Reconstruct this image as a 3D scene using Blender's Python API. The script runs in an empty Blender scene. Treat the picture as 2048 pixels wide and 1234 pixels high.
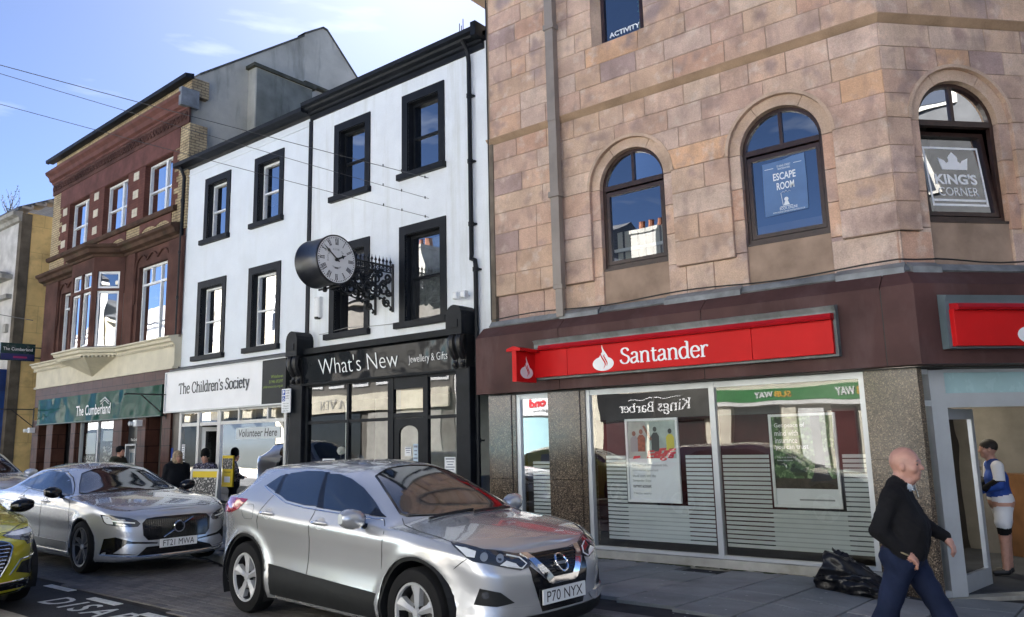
import bpy, bmesh, math, random
import numpy as np
from mathutils import Matrix, Vector
from mathutils.bvhtree import BVHTree
from mathutils.geometry import tessellate_polygon
random.seed(7)
S = bpy.context.scene
COL = S.collection
rad = math.radians
# ------------------------------------------------------------------ camera
def cam_axes(pitch, roll, yaw):
    cp, sp, cr, sr, cy, sy = math.cos(pitch), math.sin(pitch), math.cos(roll), math.sin(roll), math.cos(yaw), math.sin(yaw)
    f = Vector((sy*cp, cy*cp, sp)); r = Vector((cy, -sy, 0)); u = r.cross(f)
    return cr*r + sr*u, -sr*r + cr*u, f
_r, _u, _f = cam_axes(.165419, -.02344, -.664595)
cd = bpy.data.cameras.new('camera'); cam = bpy.data.objects.new('camera', cd); COL.objects.link(cam)
cam.matrix_world = Matrix(((_r.x, _u.x, -_f.x, 0), (_r.y, _u.y, -_f.y, 0), (_r.z, _u.z, -_f.z, 1.65), (0, 0, 0, 1)))
cd.sensor_width = 36; cd.lens = 36*1560.3/2048; cd.clip_end = 2000; cd.clip_start = .05
S.camera = cam
# ------------------------------------------------------------------ sky and sun
SUN_AZ, SUN_EL = rad(-43.5), rad(40)
w = bpy.data.worlds.new('World'); S.world = w; w.use_nodes = True
nt = w.node_tree; N = nt.nodes; Lk = nt.links; N.clear()
sky = N.new('ShaderNodeTexSky'); sky.sky_type = 'NISHITA'; sky.sun_disc = False
sky.sun_elevation = SUN_EL; sky.sun_rotation = SUN_AZ; sky.air_density = .26; sky.dust_density = .18; sky.ozone_density = 4.0
tc = N.new('ShaderNodeTexCoord'); mp = N.new('ShaderNodeMapping'); mp.inputs['Scale'].default_value = (3.2, 3.2, 16)
no = N.new('ShaderNodeTexNoise'); no.inputs['Scale'].default_value = 1.6; no.inputs['Detail'].default_value = 7
cr = N.new('ShaderNodeValToRGB'); cr.color_ramp.elements[0].position = .6; cr.color_ramp.elements[1].position = .78
mx = N.new('ShaderNodeMix'); mx.data_type = 'RGBA'
mx.inputs['B'].default_value = (4, 4.3, 4.7, 1)
fm = N.new('ShaderNodeMath'); fm.operation = 'MULTIPLY'; fm.inputs[1].default_value = .4
bg = N.new('ShaderNodeBackground'); bg.inputs['Strength'].default_value = .05
ow = N.new('ShaderNodeOutputWorld')
Lk.new(tc.outputs['Generated'], mp.inputs['Vector']); Lk.new(mp.outputs['Vector'], no.inputs['Vector'])
Lk.new(no.outputs['Fac'], cr.inputs['Fac']); Lk.new(cr.outputs['Color'], fm.inputs[0]); Lk.new(fm.outputs[0], mx.inputs['Factor'])
Lk.new(sky.outputs['Color'], mx.inputs['A']); Lk.new(mx.outputs['Result'], bg.inputs['Color']); Lk.new(bg.outputs[0], ow.inputs[0])
sd = bpy.data.lights.new('sun', 'SUN'); sun = bpy.data.objects.new('sun', sd); COL.objects.link(sun)
sd.energy = 5.0; sd.angle = rad(.5); sd.color = (1, .975, .94)
sdir = Vector((math.sin(SUN_AZ)*math.cos(SUN_EL), math.cos(SUN_AZ)*math.cos(SUN_EL), math.sin(SUN_EL)))
sun.rotation_mode = 'QUATERNION'; sun.rotation_quaternion = sdir.to_track_quat('Z', 'Y'); sun.location = sdir*60
S.view_settings.view_transform = 'Standard'; S.view_settings.look = 'None'; S.view_settings.exposure = 2.95; S.view_settings.gamma = 1
S.view_settings.use_curve_mapping = False
S.render.engine = 'CYCLES'
S.cycles.max_bounces = 8; S.cycles.diffuse_bounces = 4; S.cycles.glossy_bounces = 4; S.cycles.transparent_max_bounces = 12
S.cycles.caustics_reflective = False; S.cycles.caustics_refractive = False
try:
    S.cycles.use_denoising = True; S.cycles.denoiser = 'OPENIMAGEDENOISE'
except Exception: pass
# ------------------------------------------------------------------ materials
MATS = {}
def rgb(c): return (c[0], c[1], c[2], 1)
def M(name, col, rough=.6, metal=0, var=.12, vs=2.5, bump=0, bs=30, stain=None, ramp=None, coat=0, ior=1.5, emit=0, brick=None, fine=0, warp=0, speck=None):
    """procedural material: world-space noise variation, optional streaks, per-object colour, brick pattern, speckle"""
    if name in MATS: return MATS[name]
    m = bpy.data.materials.new(name); MATS[name] = m; m.use_nodes = True
    t = m.node_tree; n = t.nodes; L = t.links; p = n['Principled BSDF']
    p.inputs['Roughness'].default_value = rough; p.inputs['Metallic'].default_value = metal; p.inputs['IOR'].default_value = ior
    p.inputs['Coat Weight'].default_value = coat; p.inputs['Coat Roughness'].default_value = .03
    if rough >= .75: p.inputs['Specular IOR Level'].default_value = .18
    geo = n.new('ShaderNodeNewGeometry')
    def mix(a, b, fac, mode='MIX'):
        x = n.new('ShaderNodeMix'); x.data_type = 'RGBA'; x.blend_type = mode
        for k, v in (('A', a), ('B', b), ('Factor', fac)):
            s = x.inputs[k] if k != 'Factor' else x.inputs[0]
            if hasattr(v, 'is_output'): L.new(v, s)
            else: s.default_value = v if k == 'Factor' else rgb(v)
        return x.outputs['Result']
    def noise(scale, det=4, vec=None, ro=.55):
        x = n.new('ShaderNodeTexNoise'); x.inputs['Scale'].default_value = scale; x.inputs['Detail'].default_value = det; x.inputs['Roughness'].default_value = ro
        L.new(vec or geo.outputs['Position'], x.inputs['Vector']); return x.outputs['Fac']
    def ramp_(f, a, b):
        x = n.new('ShaderNodeMapRange'); x.inputs[1].default_value = a; x.inputs[2].default_value = b; L.new(f, x.inputs[0]); return x.outputs[0]
    c = col
    if ramp:
        oi = n.new('ShaderNodeObjectInfo'); r = n.new('ShaderNodeValToRGB'); r.color_ramp.interpolation = 'CONSTANT'
        e = r.color_ramp.elements
        while len(e) < len(ramp): e.new(.5)
        for i, k in enumerate(ramp): e[i].position = i/len(ramp); e[i].color = rgb(k)
        L.new(oi.outputs['Random'], r.inputs[0]); c = r.outputs['Color']
    if brick:
        bcol, mcol, bw, bh = brick
        sx = n.new('ShaderNodeSeparateXYZ'); L.new(geo.outputs['Position'], sx.inputs[0])
        ad = n.new('ShaderNodeMath'); ad.operation = 'ADD'; L.new(sx.outputs[0], ad.inputs[0]); L.new(sx.outputs[1], ad.inputs[1])
        cb = n.new('ShaderNodeCombineXYZ'); L.new(ad.outputs[0], cb.inputs[0]); L.new(sx.outputs[2], cb.inputs[1])
        b = n.new('ShaderNodeTexBrick'); b.inputs['Scale'].default_value = 1; b.inputs['Brick Width'].default_value = bw; b.inputs['Row Height'].default_value = bh
        b.inputs['Mortar Size'].default_value = .012; b.inputs['Color1'].default_value = rgb(col); b.inputs['Color2'].default_value = rgb(bcol); b.inputs['Mortar'].default_value = rgb(mcol)
        L.new(cb.outputs[0], b.inputs['Vector']); c = b.outputs['Color']
    if speck:
        for sc, k, a, bb in speck: c = mix(c, k, ramp_(noise(sc, 2), a, bb))
    if var:
        f = noise(vs, 5)
        dk = tuple(x*(1-2.2*var) for x in (1, 1, 1)); lt = tuple(1+1.2*var for _ in (1, 1, 1))
        c = mix(c, mix(dk, lt, ramp_(f, .3, .7)), 1.0, 'MULTIPLY')
    if fine:
        c = mix(c, mix((1-fine,)*3, (1+fine*.6,)*3, ramp_(noise(60, 3), .3, .7)), 1.0, 'MULTIPLY')
    if stain:
        scol, amt, sxy, sz = stain
        mp = n.new('ShaderNodeMapping'); mp.inputs['Scale'].default_value = (sxy, sxy, sz); L.new(geo.outputs['Position'], mp.inputs['Vector'])
        f = noise(1, 6, mp.outputs['Vector'], .65)
        mt = n.new('ShaderNodeMath'); mt.operation = 'MULTIPLY'; mt.inputs[1].default_value = amt
        L.new(ramp_(f, .52, .78), mt.inputs[0]); c = mix(c, scol, mt.outputs[0])
    if hasattr(c, 'is_output'): L.new(c, p.inputs['Base Color'])
    else: p.inputs['Base Color'].default_value = rgb(c)
    if emit:
        p.inputs['Emission Strength'].default_value = emit
        p.inputs['Emission Color'].default_value = rgb(col)
    if bump or warp:
        b = n.new('ShaderNodeBump'); b.inputs['Strength'].default_value = bump or warp; b.inputs['Distance'].default_value = .02 if bump else .25
        L.new(noise(bs, 5 if bump else 1), b.inputs['Height']); L.new(b.outputs[0], p.inputs['Normal'])
        if coat: L.new(b.outputs[0], p.inputs['Coat Normal'])
    if not warp and not metal:
        rr = n.new('ShaderNodeMapRange'); rr.inputs[3].default_value = max(.02, rough-.08); rr.inputs[4].default_value = min(1, rough+.1)
        L.new(noise(9, 4), rr.inputs[0]); L.new(rr.outputs[0], p.inputs['Roughness'])
    return m
def GLASS(name, tint=(.9, .95, .94), boost=1.7, wav=.006, ior=1.5, dust=0):
    if name in MATS: return MATS[name]
    m = bpy.data.materials.new(name); MATS[name] = m; m.use_nodes = True
    t = m.node_tree; n = t.nodes; L = t.links; n.clear()
    o = n.new('ShaderNodeOutputMaterial'); mx = n.new('ShaderNodeMixShader'); tr = n.new('ShaderNodeBsdfTransparent'); gl = n.new('ShaderNodeBsdfGlossy')
    fr = n.new('ShaderNodeFresnel'); fr.inputs['IOR'].default_value = ior
    mu = n.new('ShaderNodeMath'); mu.operation = 'MULTIPLY'; mu.inputs[1].default_value = boost; mu.use_clamp = True
    tr.inputs[0].default_value = rgb(tint); gl.inputs['Roughness'].default_value = 0; gl.inputs['Color'].default_value = (1, 1, 1, 1)
    b = n.new('ShaderNodeBump'); b.inputs['Strength'].default_value = 1; b.inputs['Distance'].default_value = wav
    no = n.new('ShaderNodeTexNoise'); no.inputs['Scale'].default_value = 1.1; no.inputs['Detail'].default_value = 1
    g = n.new('ShaderNodeNewGeometry'); L.new(g.outputs['Position'], no.inputs['Vector']); L.new(no.outputs['Fac'], b.inputs['Height']); L.new(b.outputs[0], gl.inputs['Normal'])
    L.new(fr.outputs[0], mu.inputs[0]); L.new(mu.outputs[0], mx.inputs[0]); L.new(tr.outputs[0], mx.inputs[1]); L.new(gl.outputs[0], mx.inputs[2])
    out = mx.outputs[0]
    if dust:
        df = n.new('ShaderNodeBsdfDiffuse'); df.inputs[0].default_value = (.75, .78, .8, 1)
        m2 = n.new('ShaderNodeMixShader'); m2.inputs[0].default_value = dust
        L.new(out, m2.inputs[1]); L.new(df.outputs[0], m2.inputs[2]); out = m2.outputs[0]
    L.new(out, o.inputs[0]); return m
# ------------------------------------------------------------------ mesh building
W = {}
def thing(name, label, cat, loc=(0, 0, 0), rz=0, group=None, mat=None):
    o = bpy.data.objects.new(name, None); COL.objects.link(o); o.empty_display_size = .2
    mw = mat or (Matrix.Translation(loc) @ Matrix.Rotation(rz, 4, 'Z'))
    o.matrix_basis = mw; W[o.name] = mw; o['label'] = label; o['category'] = cat
    if group: o['group'] = group
    return o
def tag(o, label, cat, group=None):
    o['label'] = label; o['category'] = cat
    if group: o['group'] = group
    return o
def ico_dirs(n):
    return [(math.cos(2*math.pi*i/n), math.sin(2*math.pi*i/n)) for i in range(n)]
class MB:
    def __init__(s): s.v = []; s.f = []; s.sm = []
    def add(s, vs, fs, smooth=False):
        o = len(s.v); s.v += [tuple(p) for p in vs]; s.f += [tuple(i+o for i in f) for f in fs]; s.sm += [smooth]*len(fs); return s
    def quad(s, a, b, c, d): return s.add((a, b, c, d), ((0, 1, 2, 3),))
    def poly(s, pts): return s.add(pts, (tuple(range(len(pts))),))
    def box(s, x0, x1, y0, y1, z0, z1, bev=0, bx=None):
        """box; bev chamfers the edges of the face at y0 (the street side)"""
        x0, x1 = min(x0, x1), max(x0, x1); y0, y1 = min(y0, y1), max(y0, y1); z0, z1 = min(z0, z1), max(z0, z1)
        if bev:
            b = min(bev, (x1-x0)*.3, (z1-z0)*.3, (y1-y0)*.8)
            v = [(x0, y1, z0), (x1, y1, z0), (x1, y1, z1), (x0, y1, z1), (x0, y0+b, z0), (x1, y0+b, z0), (x1, y0+b, z1), (x0, y0+b, z1),
                 (x0+b, y0, z0+b), (x1-b, y0, z0+b), (x1-b, y0, z1-b), (x0+b, y0, z1-b)]
            f = [(3, 2, 1, 0)]
            for a, c in ((0, 4), (4, 8)):
                for i in range(4): j = (i+1) % 4; f.append((a+i, a+j, c+j, c+i))
            f.append((8, 9, 10, 11)); return s.add(v, f)
        v = [(x0, y0, z0), (x1, y0, z0), (x1, y1, z0), (x0, y1, z0), (x0, y0, z1), (x1, y0, z1), (x1, y1, z1), (x0, y1, z1)]
        return s.add(v, ((3, 2, 1, 0), (4, 5, 6, 7), (0, 1, 5, 4), (1, 2, 6, 5), (2, 3, 7, 6), (3, 0, 4, 7)))
    def slab(s, pts, a, b):
        """prism between 3D outlines pts+a and pts+b (offset vectors)"""
        n = len(pts); a = Vector(a); b = Vector(b); P = [Vector(p) for p in pts]
        tr = tessellate_polygon([P])
        s.add([p+a for p in P]+[p+b for p in P], [tuple(t) for t in tr]+[tuple(n+i for i in reversed(t)) for t in tr]+[(i, (i+1) % n, n+(i+1) % n, n+i) for i in range(n)]); return s
    def prism_xz(s, pts, y0, y1): return s.slab([(p[0], 0, p[1]) for p in pts], (0, y0, 0), (0, y1, 0))
    def prism_yz(s, pts, x0, x1): return s.slab([(0, p[0], p[1]) for p in pts], (x0, 0, 0), (x1, 0, 0))
    def prism_xy(s, pts, z0, z1): return s.slab([(p[0], p[1], 0) for p in pts], (0, 0, z0), (0, 0, z1))
    def tube(s, pts, r, n=8, cap=True):
        pts = [Vector(p) for p in pts]; rs = r if isinstance(r, (list, tuple)) else [r]*len(pts)
        rings = []; up = None
        for i, p in enumerate(pts):
            t = (pts[min(i+1, len(pts)-1)]-pts[max(i-1, 0)])
            if t.length < 1e-9: t = Vector((0, 0, 1))
            t.normalize()
            if up is None: up = Vector((0, 0, 1)) if abs(t.z) < .9 else Vector((1, 0, 0))
            a = t.cross(up); a.normalize(); b = a.cross(t); up = b
            rings.append([p+(a*c+b*q)*rs[i] for c, q in ico_dirs(n)])
        v = [q for r_ in rings for q in r_]; f = []
        for i in range(len(pts)-1):
            for j in range(n): k = (j+1) % n; f.append((i*n+j, i*n+k, (i+1)*n+k, (i+1)*n+j))
        if cap: f += [tuple(range(n)), tuple((len(pts)-1)*n+j for j in reversed(range(n)))]
        return s.add(v, f, n > 5)
    def lathe(s, prof, c, ax='Z', n=24, caps=False):
        """prof: (radius, height) list about axis through c"""
        v = []; f = []
        for r, h in prof:
            for a, b in ico_dirs(n):
                d = {'Z': (r*a, r*b, h), 'Y': (r*a, h, r*b), 'X': (h, r*a, r*b)}[ax]
                v.append((c[0]+d[0], c[1]+d[1], c[2]+d[2]))
        for i in range(len(prof)-1):
            for j in range(n): k = (j+1) % n; f.append((i*n+j, i*n+k, (i+1)*n+k, (i+1)*n+j))
        if caps: f += [tuple(range(n)), tuple((len(prof)-1)*n+j for j in range(n))]
        return s.add(v, f, True)
    def grid(s, P, smooth=True, close=False):
        r = len(P); c = len(P[0]); v = [p for row in P for p in row]; f = []
        for i in range(r-1):
            for j in range(c if close else c-1): k = (j+1) % c; f.append((i*c+j, i*c+k, (i+1)*c+k, (i+1)*c+j))
        return s.add(v, f, smooth)
    def sweep(s, path, prof, caps=True):
        """plan path (x,y) with mitres; prof (outward offset, z); outward = right-hand side of the path direction"""
        P = [Vector((p[0], p[1])) for p in path]; rows = []
        for i, p in enumerate(P):
            ds = []
            if i > 0: ds.append((p-P[i-1]).normalized())
            if i < len(P)-1: ds.append((P[i+1]-p).normalized())
            ns = [Vector((d.y, -d.x)) for d in ds]; m = sum(ns, Vector((0, 0))); m.normalize(); k = 1/max(.3, m.dot(ns[0]))
            rows.append([(p.x+m.x*k*o, p.y+m.y*k*o, z) for o, z in prof])
        n = len(prof); v = [q for r_ in rows for q in r_]; f = []
        for i in range(len(P)-1):
            for j in range(n): k = (j+1) % n; f.append((i*n+j, i*n+k, (i+1)*n+k, (i+1)*n+j))
        if caps: f += [tuple(range(n)), tuple((len(P)-1)*n+j for j in reversed(range(n)))]
        return s.add(v, f)
    def wall(s, x0, x1, z0, z1, y, holes, depth):
        xs = sorted({x0, x1, *[h[0] for h in holes], *[h[1] for h in holes]}); zs = sorted({z0, z1, *[h[2] for h in holes], *[h[3] for h in holes]})
        xs = [x for x in xs if x0 <= x <= x1]; zs = [z for z in zs if z0 <= z <= z1]
        for a, b in zip(xs, xs[1:]):
            for c, d in zip(zs, zs[1:]):
                mx_, mz = (a+b)/2, (c+d)/2
                if any(h[0] < mx_ < h[1] and h[2] < mz < h[3] for h in holes): continue
                s.quad((a, y, c), (b, y, c), (b, y, d), (a, y, d))
        for a, b, c, d in holes:
            s.quad((a, y, c), (a, y, d), (a, y+depth, d), (a, y+depth, c)); s.quad((b, y, d), (b, y, c), (b, y+depth, c), (b, y+depth, d))
            s.quad((a, y, d), (b, y, d), (b, y+depth, d), (a, y+depth, d)); s.quad((b, y, c), (a, y, c), (a, y+depth, c), (b, y+depth, c))
        return s
    def build(s, name, mat, parent=None, xf=None, local=False, kind=None, label=None):
        me = bpy.data.meshes.new(name)
        v = np.array(s.v, dtype=float).reshape(-1, 3)
        if xf is not None: A = np.array(xf); v = v @ A[:3, :3].T+A[:3, 3]
        if parent is not None and not local:
            A = np.array(W[parent.name].inverted()); v = v @ A[:3, :3].T+A[:3, 3]
        me.from_pydata(v.tolist(), [], s.f)
        if mat is not None: me.materials.append(mat)
        me.polygons.foreach_set('use_smooth', s.sm); me.update()
        bm = bmesh.new(); bm.from_mesh(me); bmesh.ops.recalc_face_normals(bm, faces=bm.faces); bm.to_mesh(me); bm.free()
        if any(s.sm): me.set_sharp_from_angle(angle=rad(38))
        o = bpy.data.objects.new(name, me); COL.objects.link(o)
        if parent is not None: o.parent = parent; W[o.name] = W[parent.name]
        else: W[o.name] = Matrix.Identity(4)
        if kind: o['kind'] = kind
        if label: o['label'] = label
        return o
def twin(o, parent, loc=(0, 0, 0), rot=None):
    c = o.copy(); COL.objects.link(c); c.parent = parent; c.location = loc
    if rot: c.rotation_euler = rot
    W[c.name] = W[parent.name]; return c
# ------------------------------------------------------------------ lettering
def text_mesh(s, weight=0, shear=0, sp=1, extr=.004):
    cu = bpy.data.curves.new('t', 'FONT'); cu.body = s; cu.size = 1; cu.offset = weight; cu.shear = shear; cu.space_character = sp; cu.resolution_u = 3
    o = bpy.data.objects.new('t', cu); COL.objects.link(o)
    dg = bpy.context.evaluated_depsgraph_get(); me = bpy.data.meshes.new_from_object(o.evaluated_get(dg))
    v = np.array([x.co[:] for x in me.vertices]).reshape(-1, 3); f = [tuple(p.vertices) for p in me.polygons]
    bpy.data.objects.remove(o); bpy.data.curves.remove(cu); bpy.data.meshes.remove(me)
    return v, f
G = {  # serif letters: strokes ('s' straight / 'c' smooth curve) and serif bars (x0,x1,y)
 'S': (.5, [('c', [(.42, .56), (.36, .67), (.22, .7), (.1, .62), (.12, .48), (.26, .38), (.4, .3), (.44, .16), (.34, .02), (.18, 0), (.06, .08), (.03, .18)])], []),
 'a': (.46, [('c', [(.08, .38), (.14, .46), (.24, .48), (.33, .42), (.34, .3)]), ('s', [(.34, .34), (.34, .08), (.43, .0)]), ('c', [(.34, .28), (.2, .24), (.07, .18), (.06, .06), (.15, -.01), (.26, .03), (.34, .1)])], []),
 'n': (.54, [('s', [(.11, .47), (.11, 0)]), ('c', [(.11, .36), (.2, .46), (.31, .48), (.41, .4), (.42, .26)]), ('s', [(.42, .3), (.42, 0)])], [(.02, .2, 0), (.33, .51, 0), (.02, .11, .47)]),
 't': (.33, [('s', [(.14, .6), (.14, .1)]), ('c', [(.14, .12), (.17, .02), (.24, 0), (.31, .04)])], [(.03, .3, .46)]),
 'd': (.52, [('s', [(.4, .72), (.4, 0)]), ('c', [(.4, .4), (.3, .48), (.17, .47), (.06, .36), (.05, .2), (.12, .03), (.24, -.01), (.34, .05), (.4, .12)])], [(.29, .4, .72), (.4, .5, 0)]),
 'e': (.44, [('c', [(.07, .27), (.38, .27), (.36, .4), (.26, .48), (.14, .45), (.06, .33), (.06, .17), (.14, .02), (.26, -.01), (.4, .08)])], []),
 'r': (.38, [('s', [(.11, .47), (.11, 0)]), ('c', [(.11, .33), (.19, .45), (.28, .48), (.36, .43)])], [(.02, .22, 0), (.02, .11, .47)]),
 'T': (.6, [('s', [(.3, .68), (.3, 0)]), ('s', [(.03, .55), (.05, .68)]), ('s', [(.55, .68), (.57, .55)])], [(.04, .56, .68), (.2, .4, 0)]),
 'h': (.54, [('s', [(.11, .72), (.11, 0)]), ('c', [(.11, .36), (.2, .46), (.31, .48), (.41, .4), (.42, .26)]), ('s', [(.42, .3), (.42, 0)])], [(.02, .2, 0), (.33, .51, 0), (.02, .11, .72)]),
 'C': (.62, [('c', [(.56, .5), (.5, .62), (.36, .7), (.2, .66), (.08, .5), (.05, .34), (.09, .16), (.22, .02), (.38, -.01), (.52, .07), (.57, .18)])], []),
 'i': (.27, [('s', [(.13, .47), (.13, 0)]), ('s', [(.13, .68), (.13, .6)])], [(.03, .23, 0), (.04, .13, .47)]),
 'l': (.27, [('s', [(.13, .72), (.13, 0)])], [(.03, .23, 0), (.04, .13, .72)]),
 "'": (.18, [('s', [(.1, .72), (.08, .54)])], []),
 's': (.38, [('c', [(.31, .37), (.27, .46), (.17, .48), (.08, .41), (.1, .31), (.2, .25), (.31, .18), (.31, .07), (.21, 0), (.1, .01), (.05, .1)])], []),
 'o': (.5, [('c', [(.25, .48), (.1, .42), (.05, .24), (.1, .06), (.25, -.01), (.4, .06), (.45, .24), (.4, .42), (.25, .48)])], []),
 'c': (.43, [('c', [(.38, .37), (.32, .46), (.2, .48), (.09, .4), (.05, .24), (.1, .06), (.22, -.01), (.33, .03), (.39, .12)])], []),
 'y': (.48, [('s', [(.06, .47), (.26, .04)]), ('s', [(.43, .47), (.2, -.12), (.1, -.2)])], [(.0, .16, .47), (.35, .5, .47)]),
 'K': (.64, [('s', [(.12, .68), (.12, 0)]), ('s', [(.52, .68), (.13, .32)]), ('s', [(.24, .42), (.56, 0)])], [(.02, .22, 0), (.02, .22, .68), (.43, .62, .68), (.46, .64, 0)]),
 'g': (.48, [('c', [(.21, .48), (.09, .42), (.08, .28), (.2, .2), (.33, .26), (.34, .4), (.21, .48)]), ('c', [(.13, .22), (.08, .12), (.2, .06), (.38, .03), (.38, -.12), (.22, -.2), (.06, -.14), (.1, .0), (.2, .06)])], [(.34, .46, .45)]),
 'B': (.6, [('s', [(.13, .68), (.13, 0)]), ('c', [(.13, .68), (.36, .67), (.46, .55), (.38, .4), (.13, .37)]), ('c', [(.13, .37), (.42, .34), (.53, .2), (.42, .03), (.13, 0)])], [(.03, .14, 0), (.03, .14, .68)]),
 'b': (.52, [('s', [(.11, .72), (.11, 0)]), ('c', [(.11, .4), (.2, .47), (.33, .47), (.45, .35), (.46, .18), (.37, .03), (.24, -.01), (.11, .06)])], [(.02, .11, .72)]),
 'H': (.66, [('s', [(.14, .68), (.14, 0)]), ('s', [(.52, .68), (.52, 0)])], [(.04, .24, 0), (.04, .24, .68), (.42, .62, 0), (.42, .62, .68), (.14, .52, .35)]),
 'A': (.64, [('s', [(.32, .68), (.08, 0)]), ('s', [(.32, .68), (.56, 0)])], [(0, .18, 0), (.46, .64, 0), (.17, .47, .24)]),
 'V': (.64, [('s', [(.08, .68), (.32, 0)]), ('s', [(.56, .68), (.32, 0)])], [(0, .18, .68), (.46, .64, .68)]),
 'E': (.56, [('s', [(.14, .68), (.14, 0)])], [(.04, .5, 0), (.04, .48, .68), (.14, .4, .36)]),
 'N': (.68, [('s', [(.13, .68), (.13, 0)]), ('s', [(.13, .68), (.55, 0)]), ('s', [(.55, .68), (.55, 0)])], [(.03, .23, 0), (.03, .14, .68), (.45, .65, .68)]),
 ' ': (.28, [], [])}
def smooth_pts(p, k=4):
    out = []; n = len(p)
    for i in range(n-1):
        a, b, c, d = p[max(i-1, 0)], p[i], p[i+1], p[min(i+2, n-1)]
        for j in range(k):
            t = j/k; out.append(tuple(.5*((2*b[q])+(-a[q]+c[q])*t+(2*a[q]-5*b[q]+4*c[q]-d[q])*t*t+(-a[q]+3*b[q]-3*c[q]+d[q])*t**3) for q in range(len(b))))
    out.append(tuple(p[-1])); return out
def serif_mesh(s, thick=.095, thin=.04, sp=1.0):
    V = []; F = []; x0 = 0; dz = 0
    for ch in s:
        wd, st, bars = G[ch]
        for kind, pts in st:
            if kind == 'c': pts = smooth_pts(pts)
            L_, R_ = [], []
            for i, p in enumerate(pts):
                a = pts[max(i-1, 0)]; b = pts[min(i+1, len(pts)-1)]; dx, dy = b[0]-a[0], b[1]-a[1]; l = math.hypot(dx, dy) or 1
                wv = (thin+(thick-thin)*min(1, abs(dy)/l*1.1))/2
                L_.append((p[0]-dy/l*wv+x0, p[1]+dx/l*wv, dz)); R_.append((p[0]+dy/l*wv+x0, p[1]-dx/l*wv, dz))
            o = len(V); V += L_+R_; n = len(pts); F += [(o+i, o+n+i, o+n+i+1, o+i+1) for i in range(n-1)]; dz += .0004
        for a, b, y in bars:
            o = len(V); t = thin*.55; V += [(x0+a, y-t, dz), (x0+b, y-t, dz), (x0+b, y+t, dz), (x0+a, y+t, dz)]; F.append((o, o+1, o+2, o+3)); dz += .0004
        x0 += wd*sp
    return np.array(V), F
def put_text(parent, name, s, mat, p0, ax, az, w=None, h=None, serif=False, weight=0, shear=0, sp=1, thick=.095, thin=.04, mirror=False, center=False, xf=None):
    """lettering: p0 lower-left corner, ax reading direction, az up, w/h the box to fill"""
    v, f = serif_mesh(s, thick, thin, sp) if serif else text_mesh(s, weight, shear, sp)
    lo = v.min(0); hi = v.max(0); v = v-[lo[0], lo[1], 0]; sx = hi[0]-lo[0]; sy = hi[1]-lo[1]
    kx = w/sx if w else h/sy; ky = h/sy if h else kx
    ax = Vector(ax); az = Vector(az); nn = ax.cross(az); p0 = Vector(p0)
    if center: p0 = p0-ax*(kx*sx/2)
    b = MB(); b.add([p0+ax*(q[0]*kx)+az*(q[1]*ky)+nn*(q[2]*.5) for q in v], f); b.sm = [False]*len(f)
    me = b.build(name, mat, parent, xf=xf); return me
def tx(parent, s, mat, x, z, y, w=None, h=None, name='lettering', **k):
    return put_text(parent, name, s, mat, (x, y, z), (1, 0, 0), (0, 0, 1), w, h, **k)
# ================================================================== materials used everywhere
white_r = M('white_render', (.74, .785, .84), .75, var=.03, vs=1.2, bump=.16, bs=14, stain=((.46, .46, .4), .16, 1.9, .28), fine=.03)
white_r2 = M('white_render_streaked', (.755, .79, .83), .75, var=.035, vs=1.6, bump=.16, bs=14, stain=((.4, .4, .32), .45, 4.5, .35), fine=.04)
black_p = M('black_paint', (.010, .012, .016), .5, var=.2, vs=3, bump=.05, bs=25, ior=1.3)
black_m = M('black_iron', (.012, .012, .013), .4, var=.1)
white_p = M('white_paint', (.8, .81, .82), .4, var=.03)
sash_w = M('white_upvc', (.78, .8, .82), .25, var=.02)
dark_in = M('dark_interior', (.035, .035, .037), .9, var=.1)
mid_in = M('shop_interior', (.22, .22, .21), .9, var=.08)
stone_tan = [(.62, .42, .31), (.58, .40, .29), (.63, .44, .32), (.59, .37, .27), (.62, .40, .28), (.55, .39, .31), (.66, .49, .38), (.62, .47, .38), (.66, .41, .26), (.58, .40, .31), (.60, .43, .32), (.43, .31, .28), (.56, .38, .30), (.59, .42, .32), (.61, .45, .37), (.59, .43, .36), (.61, .41, .31), (.58, .41, .32)]
stone_b = M('sandstone_block', (.5, .35, .25), .85, var=.12, vs=2.2, bump=.5, bs=26, ramp=stone_tan, fine=.16, speck=[(3.2, (.40, .285, .245), .54, .74), (4.3, (.68, .54, .45), .56, .78), (1.7, (.36, .27, .25), .62, .76)], stain=((.24, .18, .165), .5, 5, 1.2))
stone_p = M('sandstone_plain', (.56, .41, .31), .85, var=.14, vs=1.8, bump=.3, bs=22, fine=.14, speck=[(3.6, (.42, .30, .25), .55, .75), (4.7, (.66, .52, .42), .58, .8)], stain=((.25, .19, .16), .5, 2.2, 1.1))
mortar = M('mortar', (.36, .26, .195), .9, var=.15)
brown_metal = M('brown_fascia_metal', (.088, .044, .041), .5, var=.16, vs=1.3, bump=.05, bs=6, ior=1.22, stain=((.15, .10, .10), .6, 1.6, .5))
lead = M('lead_flashing', (.22, .235, .245), .5, var=.2, vs=4, bump=.2, bs=18)
granite = M('polished_granite', (.115, .085, .06), .16, var=.12, vs=2, speck=[(55, (.035, .028, .022), .42, .6), (75, (.33, .26, .19), .56, .66), (40, (.02, .018, .016), .6, .7)])
alu = M('grey_aluminium', (.52, .55, .58), .35, metal=.35, var=.05)
redsign = M('red_sign', (.62, .012, .014), .4, var=.05, vs=1.5, ior=1.22)
redsign2 = M('red_trim', (.42, .010, .016), .4, var=.08, ior=1.25)
greytrim = M('grey_green_trim', (.21, .24, .235), .55, var=.2, vs=4, stain=((.07, .08, .06), .8, 5, 2))
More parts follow.
